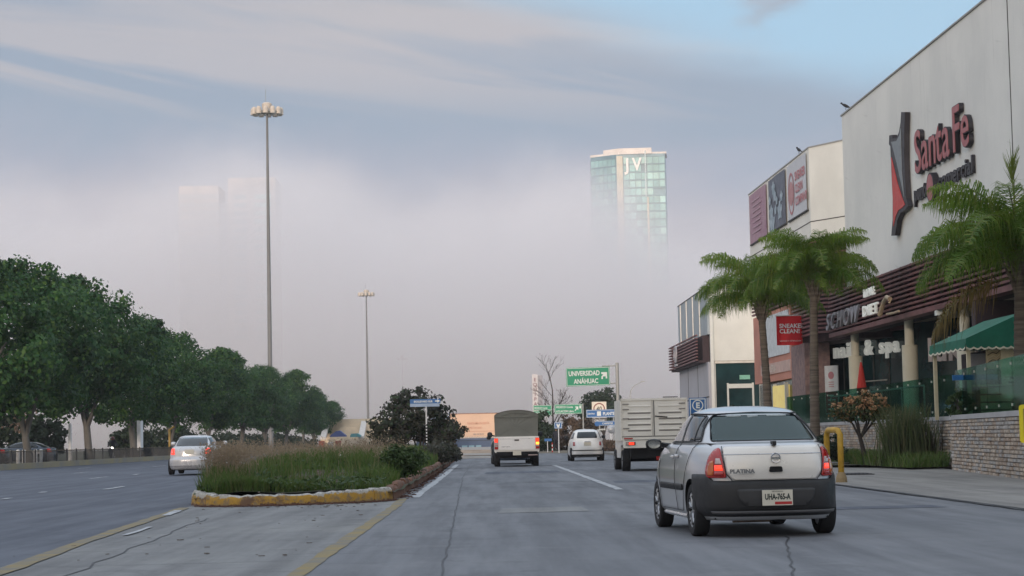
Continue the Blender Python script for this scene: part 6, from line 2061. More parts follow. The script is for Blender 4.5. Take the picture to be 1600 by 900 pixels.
tag(lt.build('leaf_litter', mat('rusty_litter', (0.13, 0.055, 0.035), 0.95, col2=(0.08, 0.045, 0.035), scale=30), kind='stuff'), 'rust brown dead leaves drifted against the island kerb', 'leaf litter')
rb_ = MB()
for k in range(120):
    s = rnd.uniform(0.03, 0.13)
    rb_.cbox((rnd.gauss(-3.6, 0.7), rnd.gauss(43.5, 2.0), 0), (s * rnd.uniform(1, 1.8), s, s * 0.5), rnd.uniform(0, 3))
    v8 = rb_.v[-8:]
    zz = isl_z(sum(v[0] for v in v8) / 8, sum(v[1] for v in v8) / 8)
    rb_.v[-8:] = [(v[0], v[1], v[2] + zz + s * 0.15) for v in v8]
tag(rb_.build('rubble', mat('rubble_grey', (0.26, 0.235, 0.21), 0.9, col2=(0.15, 0.10, 0.08), scale=15), kind='stuff'), 'loose stones on the bare patch of the island', 'rubble')


def foliage_mat(name, c1, c2, c3=None, scale=0.5, trans=0.25, rough=0.6):
    m = bpy.data.materials.new(name)
    m.use_nodes = True
    t = NT(m.node_tree)
    b = t.n['Principled BSDF']
    v = t.node('ShaderNodeTexCoord').outputs['Object']
    g = t.node('ShaderNodeNewGeometry')
    f = t.smooth(t.noise(v, scale, 3, 0.6), 0.3, 0.7)
    c = t.mix(f, c1, c2)
    if c3:
        c = t.mix(t.smooth(g.outputs['Random Per Island'], 0.72, 0.85), c, c3)
    c = t.mix(t.math('MULTIPLY', g.outputs['Random Per Island'], 0.35), c, tuple(q * 0.45 for q in c1))
    oi = t.node('ShaderNodeObjectInfo').outputs['Random']
    c = t.mix(t.math('MULTIPLY', oi, 0.4), c, tuple(min(1, q * k_) for q, k_ in zip(c2, (1.6, 1.35, 1.0))))
    t.put(b.inputs['Base Color'], c)
    b.inputs['Roughness'].default_value = rough
    b.inputs['Specular IOR Level'].default_value = 0.3
    tr = t.node('ShaderNodeBsdfTranslucent')
    t.put(tr.inputs[0], c)
    mx = t.node('ShaderNodeMixShader')
    mx.inputs[0].default_value = trans
    t.l.new(b.outputs[0], mx.inputs[1])
    t.l.new(tr.outputs[0], mx.inputs[2])
    t.l.new(mx.outputs[0], t.n['Material Output'].inputs[0])
    MATS[name] = m
    return m


F_grass = foliage_mat('island_grass', (0.100, 0.165, 0.032), (0.065, 0.125, 0.032), (0.22, 0.20, 0.085), 0.8)
F_plume = foliage_mat('pinkish_grass_plume', (0.34, 0.27, 0.21), (0.25, 0.20, 0.15), (0.42, 0.36, 0.24), 1.5, 0.4)
F_tree = foliage_mat('fig_leaves', (0.042, 0.125, 0.026), (0.016, 0.060, 0.024), (0.115, 0.215, 0.040), 0.30, 0.3)
F_far = foliage_mat('far_leaves', (0.030, 0.050, 0.025), (0.022, 0.040, 0.025), None, 0.4, 0.2)
F_purple = foliage_mat('purple_shrub_leaves', (0.034, 0.046, 0.030), (0.046, 0.040, 0.034), (0.030, 0.070, 0.024), 0.8, 0.2)
F_bush = foliage_mat('bush_leaves', (0.055, 0.095, 0.025), (0.035, 0.070, 0.022), (0.08, 0.12, 0.035), 2.0)
F_cro = foliage_mat('croton_leaves', (0.060, 0.085, 0.030), (0.045, 0.065, 0.025), (0.42, 0.24, 0.11), 2.0)
F_tip = foliage_mat('orange_leaf_tips', (0.50, 0.30, 0.16), (0.42, 0.22, 0.11), (0.55, 0.42, 0.24), 3.0)
F_blade = foliage_mat('reed_blades', (0.085, 0.125, 0.045), (0.11, 0.125, 0.055), (0.20, 0.19, 0.10), 1.2)
F_palm = foliage_mat('palm_leaflets', (0.20, 0.31, 0.035), (0.085, 0.18, 0.028), (0.30, 0.33, 0.07), 0.7, 0.45, 0.45)
F_palmd = foliage_mat('dry_palm_leaflets', (0.17, 0.11, 0.04), (0.12, 0.10, 0.03), (0.22, 0.16, 0.08), 0.9, 0.3)
F_hedge = foliage_mat('dry_hedge', (0.16, 0.095, 0.070), (0.085, 0.075, 0.045), (0.20, 0.13, 0.09), 0.5)
F_sunlit = foliage_mat('sunlit_tan_leaves', (0.28, 0.19, 0.13), (0.20, 0.14, 0.10), None, 0.5)  # warm sunlight on the far tree put into its leaf colour
M_bark = mat('pale_bark', (0.155, 0.145, 0.130), 0.9, col2=(0.10, 0.095, 0.085), scale=3, bump=0.7, stretch=(1, 1, 0.3))
M_dbark = mat('dark_bark', (0.060, 0.050, 0.045), 0.9, scale=3, bump=0.5)
M_pbark = mat('palm_bark', (0.20, 0.165, 0.13), 0.9, col2=(0.085, 0.07, 0.058), scale=1.6, bump=0.8, stretch=(0.4, 0.4, 7))


def blades(name, X, Y, Z, H, W, lean, m, seed, curl=0.35, two=True):
    """curved grass blades: two quads each, rooted at X,Y,Z"""
    g = np.random.default_rng(seed)
    n = len(X)
    a = g.uniform(0, 2 * PI, n)
    d = np.stack([np.cos(a), np.sin(a), np.zeros(n)], 1)
    b = g.uniform(0, 2 * PI, n)
    s = np.stack([np.cos(b), np.sin(b), np.zeros(n)], 1) * (W / 2)[:, None]
    P0 = np.stack([X, Y, Z], 1)
    ln = (lean * g.uniform(0.2, 1.0, n) * H)[:, None]
    up = np.zeros((n, 3)); up[:, 2] = 1
    P1 = P0 + up * (H * 0.55)[:, None] + d * ln * 0.35
    P2 = P0 + up * (H * (1 - curl * 0.3 * g.random(n)))[:, None] + d * ln
    V = np.stack([P0 - s, P0 + s, P1 + s * 0.8, P1 - s * 0.8, P2 + s * 0.15, P2 - s * 0.15], 1).reshape(-1, 3)
    k = np.arange(n)[:, None] * 6
    F = np.concatenate([k + np.array([[0, 1, 2, 3]]), k + np.array([[3, 2, 4, 5]])], 1).reshape(-1)
    me = bpy.data.meshes.new(name)
    me.vertices.add(6 * n)
    me.vertices.foreach_set('co', V.astype(np.float32).ravel())
    me.loops.add(8 * n)
    me.loops.foreach_set('vertex_index', F.astype(np.int32))
    me.polygons.add(2 * n)
    me.polygons.foreach_set('loop_start', np.arange(0, 8 * n, 4, dtype=np.int32))
    me.materials.append(m)
    me.update(calc_edges=True)
    return me


G = np.random.default_rng(7)
N = 52000
yy = 37.7 + 72 * G.random(N) ** 2.1
xl = -5.62 - 0.062 * (yy - 38) + 0.22
xx = xl + (-1.98 - xl) * G.random(N)
edge_y = 37.45 + 0.60 * np.maximum(0, xx + 4.6) + 0.9 * np.maximum(0, -4.9 - xx)
ok = yy > edge_y + 0.12
bare = ((xx + 3.6 + 0.15 * np.sin(yy * 3)) / 1.05) ** 2 + ((yy - 43.3 + 0.6 * np.sin(xx * 4)) / 4.3) ** 2
ok &= (bare > 1) | (G.random(N) < 0.12)
clump = np.sin(xx * 2.1 + 1.0) * np.sin(yy * 1.1) + np.sin(xx * 4.7) * np.sin(yy * 2.9 + 2)
ok &= G.random(N) < 0.75 + 0.25 * clump
xx, yy, clump = xx[ok], yy[ok], clump[ok]
zz = np.array([isl_z(a, b) for a, b in zip(xx, yy)]) - 0.02
nearl = np.exp(-((xx + 5.3) ** 2) / 0.5 - ((yy - 39.5) ** 2) / 6)
hgt = (0.16 + 0.16 * G.random(len(xx)) + 0.20 * np.clip((yy - 41) / 6, 0, 1) * G.random(len(xx)) + 0.07 * clump) + 0.45 * nearl * G.random(len(xx))
hgt *= np.where((yy < 40.5) & (xx > -4.7), 0.75, 1.0)
hgt = np.clip(hgt, 0.08, 1.1)
wid = 0.012 + 0.010 * G.random(len(xx)) + 0.0004 * (yy - 38)
o = link('grass', blades('grass', xx, yy, zz, hgt, wid, 0.5, F_grass, 8))
tag(o, 'rough green grass overgrowing the traffic island', 'grass')
o['kind'] = 'stuff'
# broad weeds low down
n = 5000
wy = 37.9 + 30 * G.random(n) ** 2
wx = isl_left(0) * 0 + (-5.45 - 0.062 * (wy - 38)) + G.random(n) * (3.4 + 0.06 * (wy - 38))
okk = wy > 37.55 + 0.60 * np.maximum(0, wx + 4.6) + 0.9 * np.maximum(0, -4.9 - wx)
okk &= (((wx + 3.6) / 1.0) ** 2 + ((wy - 43.3) / 4.3) ** 2 > 1)
wx, wy = wx[okk], wy[okk]
wz = np.array([isl_z(a, b) for a, b in zip(wx, wy)]) + G.random(len(wx)) * 0.22
o = link('weeds', leaf_mesh('weeds', np.stack([wx, wy, wz], 1), np.tile([0, -0.4, 1.0], (len(wx), 1)), 0.05 + 0.05 * G.random(len(wx)), F_bush, 1.5, 9))
tag(o, 'low broad leaved weeds between the island grasses', 'weeds')
o['kind'] = 'stuff'
# plumes: thin stalks with feathery heads
n = 1300
py_ = np.concatenate([38.6 + 34 * G.random(n) ** 1.3, 38.3 + 2.5 * G.random(260)])
px_ = np.concatenate([(-5.3 - 0.062 * (py_[:n] - 38)) + G.random(n) ** 1.5 * (2.9 + 0.06 * (py_[:n] - 38)), -5.5 + 0.8 * G.random(260)])
okk = (py_ > 38.2 + 0.60 * np.maximum(0, px_ + 4.6) + 1.0 * np.maximum(0, -4.9 - px_)) & ((((px_ + 3.6) / 1.1) ** 2 + ((py_ - 43.3) / 4.6) ** 2) > 1)
okk &= (py_ > 45) | (px_ < -4.7) | (G.random(len(px_)) < 0.10)
px_, py_ = px_[okk], py_[okk]
pz = np.array([isl_z(a, b) for a, b in zip(px_, py_)])
target = 1.06 + 0.10 * G.standard_normal(len(px_))
H_ = np.clip(target - pz, 0.35, 0.95)
o = link('plume_stalks', blades('plume_stalks', px_, py_, pz, H_, np.full(len(px_), 0.007), 0.30, F_plume, 10))
tag(o, 'thin stalks of the pinkish plume grass on the island', 'grass')
o['kind'] = 'stuff'
k = 9
T = np.repeat(np.arange(len(px_)), k)
f = np.tile(np.linspace(0.72, 1.0, k), len(px_))
PP = np.stack([px_[T] + G.normal(0, 0.035, len(T)), py_[T] + G.normal(0, 0.035, len(T)), pz[T] + H_[T] * f], 1)
o = link('grass_plumes', leaf_mesh('grass_plumes', PP, np.tile([1.0, 0, 0.2], (len(T), 1)), 0.016 + 0.012 * G.random(len(T)), F_plume, 3.0, 12))
tag(o, 'pinkish brown feathery seed plumes along the top of the island', 'grass')
o['kind'] = 'stuff'
fl = leaf_mesh('white_flowers', np.stack([px_[::40], py_[::40], pz[::40] + 0.42 * H_[::40] + 0.15], 1), np.tile([0, -1, 0.5], (len(px_[::40]), 1)), np.full(len(px_[::40]), 0.035), M_white, 1.0, 3)
o = link('white_flowers', fl)
tag(o, 'scattered tiny white flowers in the island grass', 'flowers')
o['kind'] = 'stuff'


# ---------------------------------------------------------------- trees
def clump_points(rng, cx, cy, cz, rx, ry, rz, n_cl, n_leaf, cl_r, bottom=-0.45):
    """leaf centres in clumps spread through an uneven ellipsoid"""
    P, Nn = [], []
    k = 0
    while k < n_cl:
        d = rng.normal(size=3)
        d /= np.linalg.norm(d)
        if d[2] < bottom:
            continue
        r = rng.uniform(0.45, 1.0) ** 0.55
        bump = 1 + 0.20 * math.sin(d[0] * 4 + cx) * math.cos(d[1] * 5 + cy) + 0.10 * rng.normal()
        c = np.array([cx, cy, cz]) + d * np.array([rx, ry, rz]) * r * bump
        cr = cl_r * rng.uniform(0.55, 1.35)
        q = rng.normal(size=(n_leaf, 3))
        q /= np.linalg.norm(q, axis=1, keepdims=True)
        q *= (rng.random((n_leaf, 1)) ** 0.4) * cr * np.array([1.15, 1.15, 0.8])
        P.append(c + q)
        Nn.append(q + d * cr * 0.5 + np.array([0, 0, 0.25 * cr]))
        k += 1
    return np.concatenate(P), np.concatenate(Nn)


def trunk_mb(rng, h, r, limbs, spread, lean=(0, 0), top=None):
    mb = MB()
    top = top or h * 1.9
    p = [(0, 0, 0), (lean[0] * 0.3, lean[1] * 0.3, h * 0.4), (lean[0], lean[1], h)]
    mb.tube(p, [r * 1.25, r * 0.95, r * 0.85], 9)
    for k in range(limbs):
        a = 2 * PI * k / limbs + rng.uniform(-0.4, 0.4)
        s = spread * rng.uniform(0.7, 1.1)
        e = (lean[0] + math.cos(a) * s, lean[1] + math.sin(a) * s, top * rng.uniform(0.8, 1.0))
        m1 = (lean[0] + math.cos(a) * s * 0.35, lean[1] + math.sin(a) * s * 0.35, h + (e[2] - h) * 0.45)
        mb.tube([(lean[0], lean[1], h * 0.92), m1, e], [r * 0.62, r * 0.45, r * 0.15], 7)
        for j in range(3):
            b_ = a + rng.uniform(-1.2, 1.2)
            t_ = rng.uniform(0.3, 0.8)
            s0 = tuple(m1[i] + (e[i] - m1[i]) * t_ for i in range(3))
            mb.tube([s0, (s0[0] + math.cos(b_) * s * 0.4, s0[1] + math.sin(b_) * s * 0.4, s0[2] + rng.uniform(0.3, 1.0))], [r * 0.2, r * 0.06], 5)
    return mb


variants = []
for v in range(3):
    rng = np.random.default_rng(50 + v)
    P, Nn = clump_points(rng, 0, 0, 7.0, 4.6, 4.6, 3.9, 158, 95, 0.90, -0.85)
    P2, N2 = clump_points(rng, (v - 1) * 1.5, 0.8, 10.5, 1.7, 1.7, 1.3, 26, 90, 0.7, -0.3)
    P3, N3 = clump_points(rng, 1.5 - v, -1.2 + v, 3.9, 2.8, 2.8, 1.0, 30, 90, 0.75, -0.9)
    P = np.concatenate([P, P2, P3]); Nn = np.concatenate([Nn, N2, N3])
    sz = 0.13 + 0.12 * rng.random(len(P))
    cme = leaf_mesh('crown', P, Nn, sz, F_tree, 1.5, v)
    tme = trunk_mb(rng, [2.6, 1.6, 2.2][v], [0.30, 0.25, 0.27][v], [3, 4, 3][v], 2.2, (0.2, 0.1), 7.5).mesh('trunk', M_bark, 60)
    variants.append((cme, tme))
tree_rows = [(-29.2, 116, 0.98, 0, 'leftmost street tree, its crown cut by the left edge of the view'), (-29.3, 131, 1.12, 1, 'largest round crowned street tree, second from the left edge, above a thick leaning trunk'),
             (-29.0, 149, 1.10, 2, 'third street tree from the left, dark crown stepping down from the largest one'), (-29.0, 168, 1.00, 0, 'fourth street tree from the left, pale forked trunk behind the fence'),
             (-29.2, 190, 0.97, 1, 'fifth street tree, pale V shaped trunk just left of the silver saloon'), (-29.4, 214, 0.95, 2, 'sixth street tree, directly above the silver saloon'),
             (-29.0, 240, 0.93, 0, 'seventh street tree, its pointed top left of the tall mast'), (-29.2, 266, 0.90, 1, 'eighth street tree, just left of the tall mast foot'),
             (-29.0, 292, 0.92, 2, 'ninth street tree, hiding the foot of the tall mast'), (-28.9, 318, 0.88, 0, 'tenth street tree, right of the tall mast'),
             (-29.0, 342, 0.82, 1, 'eleventh street tree, next to last of the row'), (-28.8, 362, 0.68, 2, 'twelfth and last street tree, low crown beside the sunlit stand')]
for x, y, s, v, lab in tree_rows:
    t = thing('street_tree', lab, 'tree', (x, y, 0.1), y * 1.7, 'row of street trees on the left')
    link('crown', variants[v][0], t)
    link('trunk', variants[v][1], t)
    k_ = math.sin(y * 12.7)
    t.scale = (s * (1 + 0.10 * k_), s * (1.05 - 0.08 * k_), s * (1 + 0.05 * math.cos(y * 5.1)))


def bush(name, label, loc, rx, ry, rz, cz, n_cl, n_leaf, cl_r, size, m, seed, bark=M_dbark, group=None, cat='shrub', stem=None, bottom=-0.9):
    t = thing(name, label, cat, loc, 0, group)
    rng = np.random.default_rng(seed)
    P, Nn = clump_points(rng, 0, 0, cz, rx, ry, rz, n_cl, n_leaf, cl_r, bottom)
    P = P[P[:, 2] > 0.03]
    Nn = Nn[:len(P)]
    link('foliage', leaf_mesh('foliage', P, Nn, size * (0.7 + 0.6 * rng.random(len(P))), m, 1.6, seed), t)
    mb = MB()
    for k in range(stem or 5):
        a = 2 * PI * k / (stem or 5)
        mb.tube([(0.05 * math.cos(a), 0.05 * math.sin(a), 0), (rx * 0.25 * math.cos(a), ry * 0.25 * math.sin(a), cz * 0.6), (rx * 0.6 * math.cos(a), ry * 0.6 * math.sin(a), cz + rz * 0.4)], [0.05, 0.035, 0.012], 6)
    mb.build('stems', bark, t)
    return t


bush('dark_shrub', 'large dark purplish shrub rising behind the first blue arrow sign', (-3.55, 103, 0.4), 1.6, 1.4, 1.40, 1.90, 110, 40, 0.34, 0.13, F_purple, 3)
bush('dark_shrub', 'lower left arm of dark shrubbery with twiggy orange tinted tips', (-5.0, 101.5, 0.4), 1.0, 1.0, 0.95, 1.1, 60, 34, 0.30, 0.12, F_purple, 4)
bush('dark_shrub', 'smaller dark shrub on the right beneath the second blue arrow sign', (-2.6, 121, 0.35), 1.0, 1.0, 0.8, 1.15, 70, 36, 0.30, 0.13, F_purple, 5)
bush('grey_green_shrub', 'low grey green bush spilling over the kerb at the far end of the island', (-1.95, 80, 0.25), 0.75, 2.2, 0.35, 0.4, 60, 40, 0.22, 0.09, foliage_mat('grey_leaves', (0.085, 0.085, 0.070), (0.06, 0.07, 0.045), (0.12, 0.11, 0.09), 1.0), 6)
bush('island_bush', 'small upright dark green bush near the right front of the island', (-2.02, 46.5, 0.25), 0.36, 0.36, 0.42, 0.42, 46, 60, 0.15, 0.05, F_bush, 7)
bush('island_bush', 'low green bush on the island behind the small upright one', (-2.6, 58, 0.4), 0.9, 1.2, 0.28, 0.25, 50, 50, 0.18, 0.06, F_bush, 17)

# bushes behind the left fence
for i, (x, y, rx, rz, cz, m, lab) in enumerate(((-37.5, 150, 3.4, 2.6, 2.4, F_far, 'big dark bush filling the gap at the far left edge behind the cars'), (-36.0, 166, 1.7, 1.7, 1.6, F_far, 'dark bush between the pale trunks and the motorcyclist'),
                                                (-33.0, 190, 1.8, 1.5, 1.4, F_far, 'dim green bush right of the motorcyclist'), (-34.0, 222, 3.0, 1.6, 1.4, F_far, 'low dark bush behind the silver saloon'),
                                                (-50.0, 205, 5.0, 3.4, 4.8, F_sunlit, 'tan sunlit tree crown at the far left edge beyond the bushes'))):
    bush('far_bush', lab, (x, y, 0.1), rx, rx, rz, cz, 90, 40, rx * 0.24, 0.26, m, 20 + i, cat='bush', group='bushes beyond the left fence')
for i, (x, y, rx) in enumerate(((-33, 262, 4.0), (-33, 300, 5.0), (-34, 345, 5.0))):
    bush('far_hedge', ('dark hedge under the middle trees of the row', 'dark hedge under the later trees of the row', 'dark hedge at the far end of the tree row')[i], (x, y, 0.1), rx, 14, 1.2, 0.9, 90, 40, 0.8, 0.3, F_far, 30 + i, cat='hedge', group='hedges under the tree row')
# right verge at the bend: hedges, round tree, bare tree
structure('verge', polysheet([(2.9, 150), (12.2, 128), (40, 128), (40, 420), (1.2, 420), (1.2, 262)], 0.012), ground_mat('dry_verge', (0.17, 0.13, 0.095), (0.11, 0.10, 0.06), (0.21, 0.17, 0.13)))
bush('dark_hedge', 'tall dark hedge clump right behind the canvas pickup', (4.3, 172, 0), 1.2, 2.2, 1.7, 1.4, 90, 40, 0.42, 0.18, F_far, 41, cat='hedge')
bush('dry_hedge', 'reddish brown dry hedge above the white hatchback', (8.2, 200, 0), 2.5, 1.6, 1.25, 1.7, 110, 40, 0.42, 0.17, F_hedge, 42, cat='hedge')
bush('dry_hedge', 'dull brown brush between hatchback roof and bare tree', (6.6, 178, 0), 1.3, 1.4, 0.8, 0.6, 60, 40, 0.32, 0.14, F_hedge, 43, cat='hedge')
bush('dry_hedge', 'low grey brown scrub left of the box truck', (8.8, 140, 0), 1.2, 1.6, 0.55, 0.4, 60, 40, 0.28, 0.10, F_hedge, 44, cat='hedge')
rt = thing('round_tree', 'dark round crowned tree behind the box truck and speed limit sign', 'tree', (14.6, 262, 0))
rng = np.random.default_rng(61)
P, Nn = clump_points(rng, 0, 0, 4.2, 3.1, 3.1, 2.6, 130, 46, 0.62, -0.7)
link('crown', leaf_mesh('crown', P, Nn, 0.2 + 0.12 * rng.random(len(P)), F_far, 1.5, 2), rt)
trunk_mb(rng, 1.4, 0.2, 4, 1.5, (0, 0), 4.2).build('trunk', M_dbark, rt)
bt2 = thing('bare_tree', 'tall leafless tree with fine twigs between pylon sign and green signs', 'tree', (6.3, 200, 0))
rnd = random.Random(9)
mb = MB()


def branch(p, d, L, r, lvl):
    q = p + d * L * 0.5 + Vector((rnd.uniform(-1, 1), rnd.uniform(-1, 1), 0)) * L * 0.05
    e = p + d * L
    mb.tube([p, q, e], [r, r * 0.75, r * 0.5], 5 if lvl < 2 else 3, cap=False)
    if lvl >= 4:
        return
    for k in range((5, 5, 4, 3)[lvl]):
        t = rnd.uniform(0.3, 1.0)
        ax = Vector((rnd.uniform(-1, 1), rnd.uniform(-1, 1), rnd.uniform(-0.1, 0.7))).normalized()
        nd = (d * 0.75 + ax * 0.75).normalized()
        branch(p + d * L * t, nd, L * rnd.uniform(0.42, 0.62), max(0.010, r * 0.45), lvl + 1)


branch(Vector((0, 0, 0)), Vector((-0.02, 0, 1)), 4.2, 0.13, 0)
branch(Vector((-0.05, 0, 4.0)), Vector((-0.10, 0, 1)).normalized(), 3.6, 0.08, 1)
branch(Vector((0, 0, 3.4)), Vector((0.6, 0, 1)).normalized(), 2.4, 0.06, 1)
mb.build('branches', M_dbark, bt2)


# ---------------------------------------------------------------- palms
def frond_mesh(seed, a0, droop, L, dry=False):
    rng = random.Random(seed)
    n = 26
    pts = []
    x = z = 0.0
    side = rng.uniform(-0.12, 0.12)
    y = 0.0
    for i in range(n):
        t = i / (n - 1)
        a = a0 - droop * t ** 1.25
        pts.append(Vector((x, y, z)))
        x += math.cos(a) * L / n
        z += math.sin(a) * L / n
        y += side * L / n * t
    mb = MB()
    mb.tube(pts, [0.022 * (1 - 0.85 * i / (n - 1)) + 0.003 for i in range(n)], 4, cap=False)
    mb.mi = 1
    K = 100
    for i in range(K):
        t = 0.16 + 0.84 * i / K
        f = t * (n - 1)
        j = min(int(f), n - 2)
        p = pts[j].lerp(pts[j + 1], f - j)
        d = (pts[j + 1] - pts[j]).normalized()
        ll = 0.80 * math.sin(PI * min(1, 0.18 + t * 0.80)) ** 0.7 * rng.uniform(0.8, 1.1)
        for sd in (-1, 1):
            up = rng.uniform(-0.5, 0.65)
            out = (Vector((0, sd, 0)) + d * 0.55 + Vector((0, 0, up))).normalized()
            m1 = p + out * ll * 0.5
            e = p + out * ll * rng.uniform(0.65, 0.95) + Vector((0, 0, -ll * rng.uniform(0.25, 0.95)))
            wv = d * 0.0125
            mb.add([p - wv, p + wv, m1 + wv * 1.1, m1 - wv * 1.1, e + wv * 0.2, e - wv * 0.2], [(0, 1, 2, 3), (3, 2, 4, 5)])
    me = mb.mesh('frond', [M_rach, F_palmd if dry else F_palm])
    return me


M_rach = mat('palm_rachis', (0.16, 0.17, 0.06), 0.6)
fr_up = [frond_mesh(100 + k, R(84), R(110), 3.5) for k in range(3)]
fr_mid = [frond_mesh(110 + k, R(66), R(135), 3.6) for k in range(3)]
fr_low = [frond_mesh(120 + k, R(42), R(112), 3.3) for k in range(3)]
fr_dry = [frond_mesh(130, R(-5), R(70), 2.6, True)]


def palm(label, loc, hz, base_r, top_lean, n, sc_, seed, spear=False, low=1.0):
    t = thing('palm_tree', label, 'palm', loc, 0, 'feather palms in front of the shopping centre')
    rng = random.Random(seed)
    lx, ly = top_lean
    mb = MB()
    m_ = 66
    pts, rad = [], []
    for i in range(m_):
        f = i / (m_ - 1)
        pts.append((lx * f ** 1.5, ly * f ** 1.5, hz * f))
        rad.append(base_r * (1.15 - 0.35 * f) * (1.0 + (0.05 if i % 3 == 0 else -0.015)))
    mb.tube(pts, rad, 14)
    mb.build('trunk', M_pbark, t, smooth=60)
    # old leaf bases flaring under the crown
    for k in range(11):
        a = 2 * PI * k / 11 * 1.9
        z0 = hz - 0.75 + 0.06 * k
        MB().tube([(lx + base_r * 0.7 * math.cos(a), ly + base_r * 0.7 * math.sin(a), z0), (lx + base_r * 1.3 * math.cos(a), ly + base_r * 1.3 * math.sin(a), z0 + 0.35), (lx + base_r * 1.9 * math.cos(a), ly + base_r * 1.9 * math.sin(a), z0 + 0.60)], [0.06, 0.05, 0.025], 6).build('leaf_base', M_pbark, t)
    for k in range(n):
        a = k * 2.39996 + rng.uniform(-0.2, 0.2)
        f = k / n
        me = rng.choice(fr_up if f < 0.34 else fr_mid if f < 0.72 else fr_low)
        if f > 0.94 and spear:
            me = fr_dry[0]
        o = link('frond', me, t, (lx + 0.07 * math.cos(a), ly + 0.07 * math.sin(a), hz + 0.05 - 0.25 * f), a)
        s = sc_ * rng.uniform(0.85, 1.08)
        o.scale = (s, s, s)
        o.rotation_euler[0] = rng.uniform(-0.15, 0.15)
    if spear:
        sp = MB()
        sp.tube([(lx - 0.05, ly, hz), (lx - 0.12, ly, hz + 1.7), (lx - 0.16, ly, hz + 2.45)], [0.035, 0.022, 0.01], 5)
        sp.mi = 1
        for k in range(60):
            z0 = hz + 2.0 + 0.55 * rng.random()
            a = rng.uniform(0, 2 * PI)
            p = Vector((lx - 0.15, ly, z0))
            e = p + Vector((math.cos(a) * 0.20, math.sin(a) * 0.20, rng.uniform(0.25, 0.6)))
            w_ = Vector((0.012, 0.004, 0))
            sp.add([p - w_, p + w_, e + w_ * 0.2, e - w_ * 0.2], [(0, 1, 2, 3)])
        sp.build('spear_leaf', [M_rach, foliage_mat('young_palm_leaf', (0.19, 0.25, 0.05), (0.16, 0.22, 0.05))], t)
    return t


palm('left palm of the pair, wide drooping crown before the cream wing', (11.62, 85, 0.1), 6.35, 0.17, (-0.22, 0), 34, 1.04, 1)
palm('right palm of the pair, dense upright crown before the maroon slats', (11.75, 74, 0.1), 6.45, 0.165, (0.12, 0), 40, 0.90, 2)
palm('nearest palm, thick trunk behind the glass railing at the right edge', (12.55, 48, 1.3), 3.55, 0.21, (0.08, 0), 40, 1.02, 3, spear=True)

# ---------------------------------------------------------------- planting strip by the stone wall
structure('planting_soil', polysheet([(11.75, 57.5), (13.2, 58.6), (13.5, 74), (11.85, 76)], 0.13), M_soil)
cs = thing('croton_shrub', 'small standard shrub with orange tipped leaves on a bare stem before the stone wall', 'shrub', (11.65, 64, 0.05))
rng = np.random.default_rng(71)
P, Nn = clump_points(rng, 0.0, 0, 1.72, 0.80, 0.6, 0.40, 60, 46, 0.17, -0.8)
link('foliage', leaf_mesh('foliage', P, Nn, 0.055 + 0.035 * rng.random(len(P)), F_cro, 1.8, 1), cs)
P, Nn = clump_points(rng, 0.02, -0.05, 1.80, 0.82, 0.62, 0.42, 52, 16, 0.12, -0.2)
link('leaf_tips', leaf_mesh('leaf_tips', P, Nn, 0.05 + 0.03 * rng.random(len(P)), F_tip, 1.5, 2), cs)
mb = MB().tube([(0.06, 0, 0), (0.0, 0, 0.5), (-0.1, 0, 0.95)], [0.085, 0.07, 0.06], 8)
for k in range(6):
    a = 2 * PI * k / 6
    mb.tube([(-0.08, 0, 0.85), (0.3 * math.cos(a), 0.2 * math.sin(a), 1.3), (0.6 * math.cos(a), 0.4 * math.sin(a), 1.75)], [0.04, 0.03, 0.01], 6)
mb.build('trunk', M_dbark, cs)
n = 900
ax, ay = G.normal(0, 0.33, n), G.normal(0, 0.35, n)
rdm = thing('reed_clump', 'tall clump of upright sword shaped leaves before the stone wall corner', 'plant', (12.25, 60.5, 0.1))
o = link('leaves', blades('leaves', ax, ay, np.zeros(n), 1.15 + 0.75 * G.random(n), 0.022 + 0.022 * G.random(n), 0.42, F_blade, 14, curl=0.2), rdm, kind='stuff')
n = 300
o = link('leaves', blades('leaves', G.normal(0.55, 0.22, n), G.normal(0.2, 0.25, n), np.zeros(n), 0.9 + 0.4 * G.random(n), 0.02 + 0.02 * G.random(n), 0.22, foliage_mat('brown_blades', (0.07, 0.055, 0.035), (0.05, 0.05, 0.03)), 15, curl=0.2), rdm, kind='stuff')
n = 9000
gx = 11.55 + 1.75 * G.random(n)
gy = 57.2 + 18 * G.random(n)
keep = gx < 12.7 + (gy - 57) * 0.25
o = link('ground_cover', blades('ground_cover', gx[keep], gy[keep], np.full(keep.sum(), 0.08), 0.16 + 0.34 * G.random(keep.sum()) , 0.02 + 0.015 * G.random(keep.sum()), 0.7, F_grass, 16))
tag(o, 'bright green ground cover under the shrub and reeds', 'ground cover')
o['kind'] = 'stuff'
bush('terrace_plant', 'small leafy pot plants behind the railing glass by the counter', (12.75, 55.2, 1.4), 0.35, 0.6, 0.35, 0.4, 30, 40, 0.12, 0.05, F_bush, 81, cat='plant')
bush('entrance_shrub', 'dark shrub before the glass entrance of the far wing', (12.2, 104, 0.1), 1.0, 1.3, 0.75, 1.5, 60, 40, 0.25, 0.10, F_far, 82, cat='shrub')
bush('wall_shrub', 'low dark shrub half hidden between hoop and orange tipped shrub', (10.9, 66.5, 0.05), 0.55, 0.8, 0.45, 0.5, 40, 40, 0.16, 0.07, F_far, 83, cat='shrub')
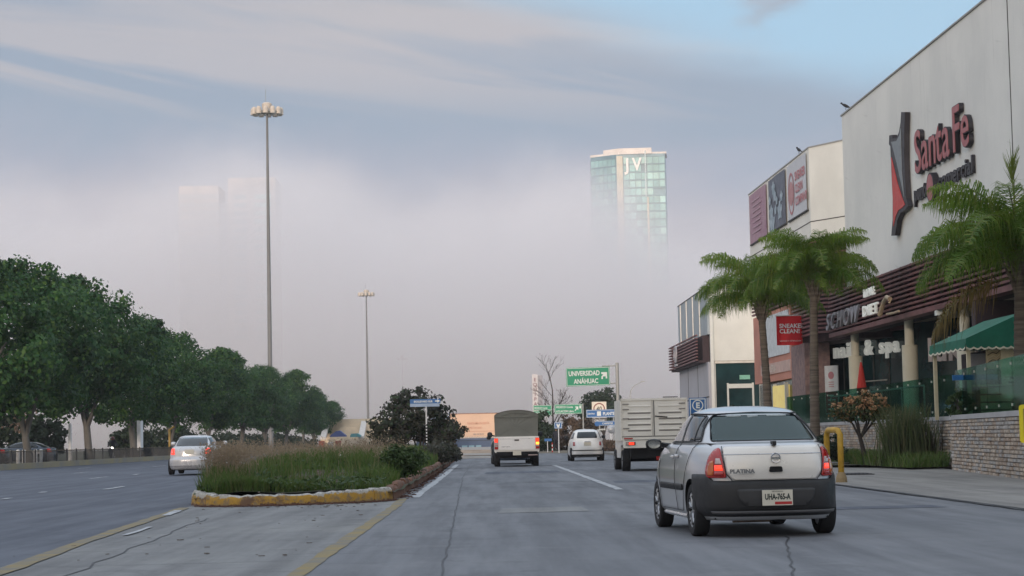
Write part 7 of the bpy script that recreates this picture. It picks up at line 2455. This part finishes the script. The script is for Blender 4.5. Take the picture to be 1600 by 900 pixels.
# ---------------------------------------------------------------- haze and the fog bank
def volume_mat(name, col, dens, aniso=0.0):
    m = bpy.data.materials.new(name)
    m.use_nodes = True
    t = NT(m.node_tree)
    t.n.clear()
    out = t.node('ShaderNodeOutputMaterial')
    pv = t.node('ShaderNodeVolumePrincipled')
    pv.inputs['Color'].default_value = (*col, 1)
    pv.inputs['Density'].default_value = dens
    pv.inputs['Anisotropy'].default_value = aniso
    t.l.new(pv.outputs[0], out.inputs['Volume'])
    return m, t, pv


hm, _, _ = volume_mat('haze_air', (0.93, 0.92, 0.97), 0.00018)
MB().box(-420, 420, -40, 1420, -1.5, 175).build('haze', hm, kind='stuff')

fm, ft, fpv = volume_mat('fog_air', (0.935, 0.912, 0.920), 0.0)
pos = ft.node('ShaderNodeTexCoord').outputs['Object']
fx, fy, fz = ft.xyz(pos)
na = ft.noise(pos, 0.0085, 4, 0.55)
nb = ft.noise(pos, 0.026, 5, 0.65)
# height of the fog top: a plume round the left tower, a hump left of the glass tower, lower to the right
def hump(cx, wd, hgt):
    q = ft.math('DIVIDE', ft.math('SUBTRACT', fx, cx), wd)
    return ft.math('MULTIPLY', ft.math('POWER', 2.718, ft.math('MULTIPLY', ft.math('MULTIPLY', q, q), -1.0)), hgt)


top = ft.math('ADD', 73.0, ft.math('MULTIPLY', fx, -0.04))
for cx, wd, hgt in ((-88, 42, 30.0), (34, 34, 27.0), (-30, 40, 6.0), (-190, 30, 12.0), (110, 40, -6.0)):
    top = ft.math('ADD', top, hump(cx, wd, hgt))
top = ft.math('ADD', top, ft.math('MULTIPLY', ft.math('SUBTRACT', na, 0.5), 70.0))
top = ft.math('ADD', top, ft.math('MULTIPLY', ft.math('SUBTRACT', nb, 0.5), 72.0))
d = ft.smooth(ft.math('SUBTRACT', top, fz), -10.0, 30.0)
edge = ft.smooth(fy, 610.0, 690.0)
ft.l.new(ft.math('MULTIPLY', ft.math('MULTIPLY', d, edge), 0.016), fpv.inputs['Density'])
MB().box(-400, 400, 600, 1100, -1, 172).build('fog_bank', fm, kind='stuff', label='pale fog bank swallowing the towers')
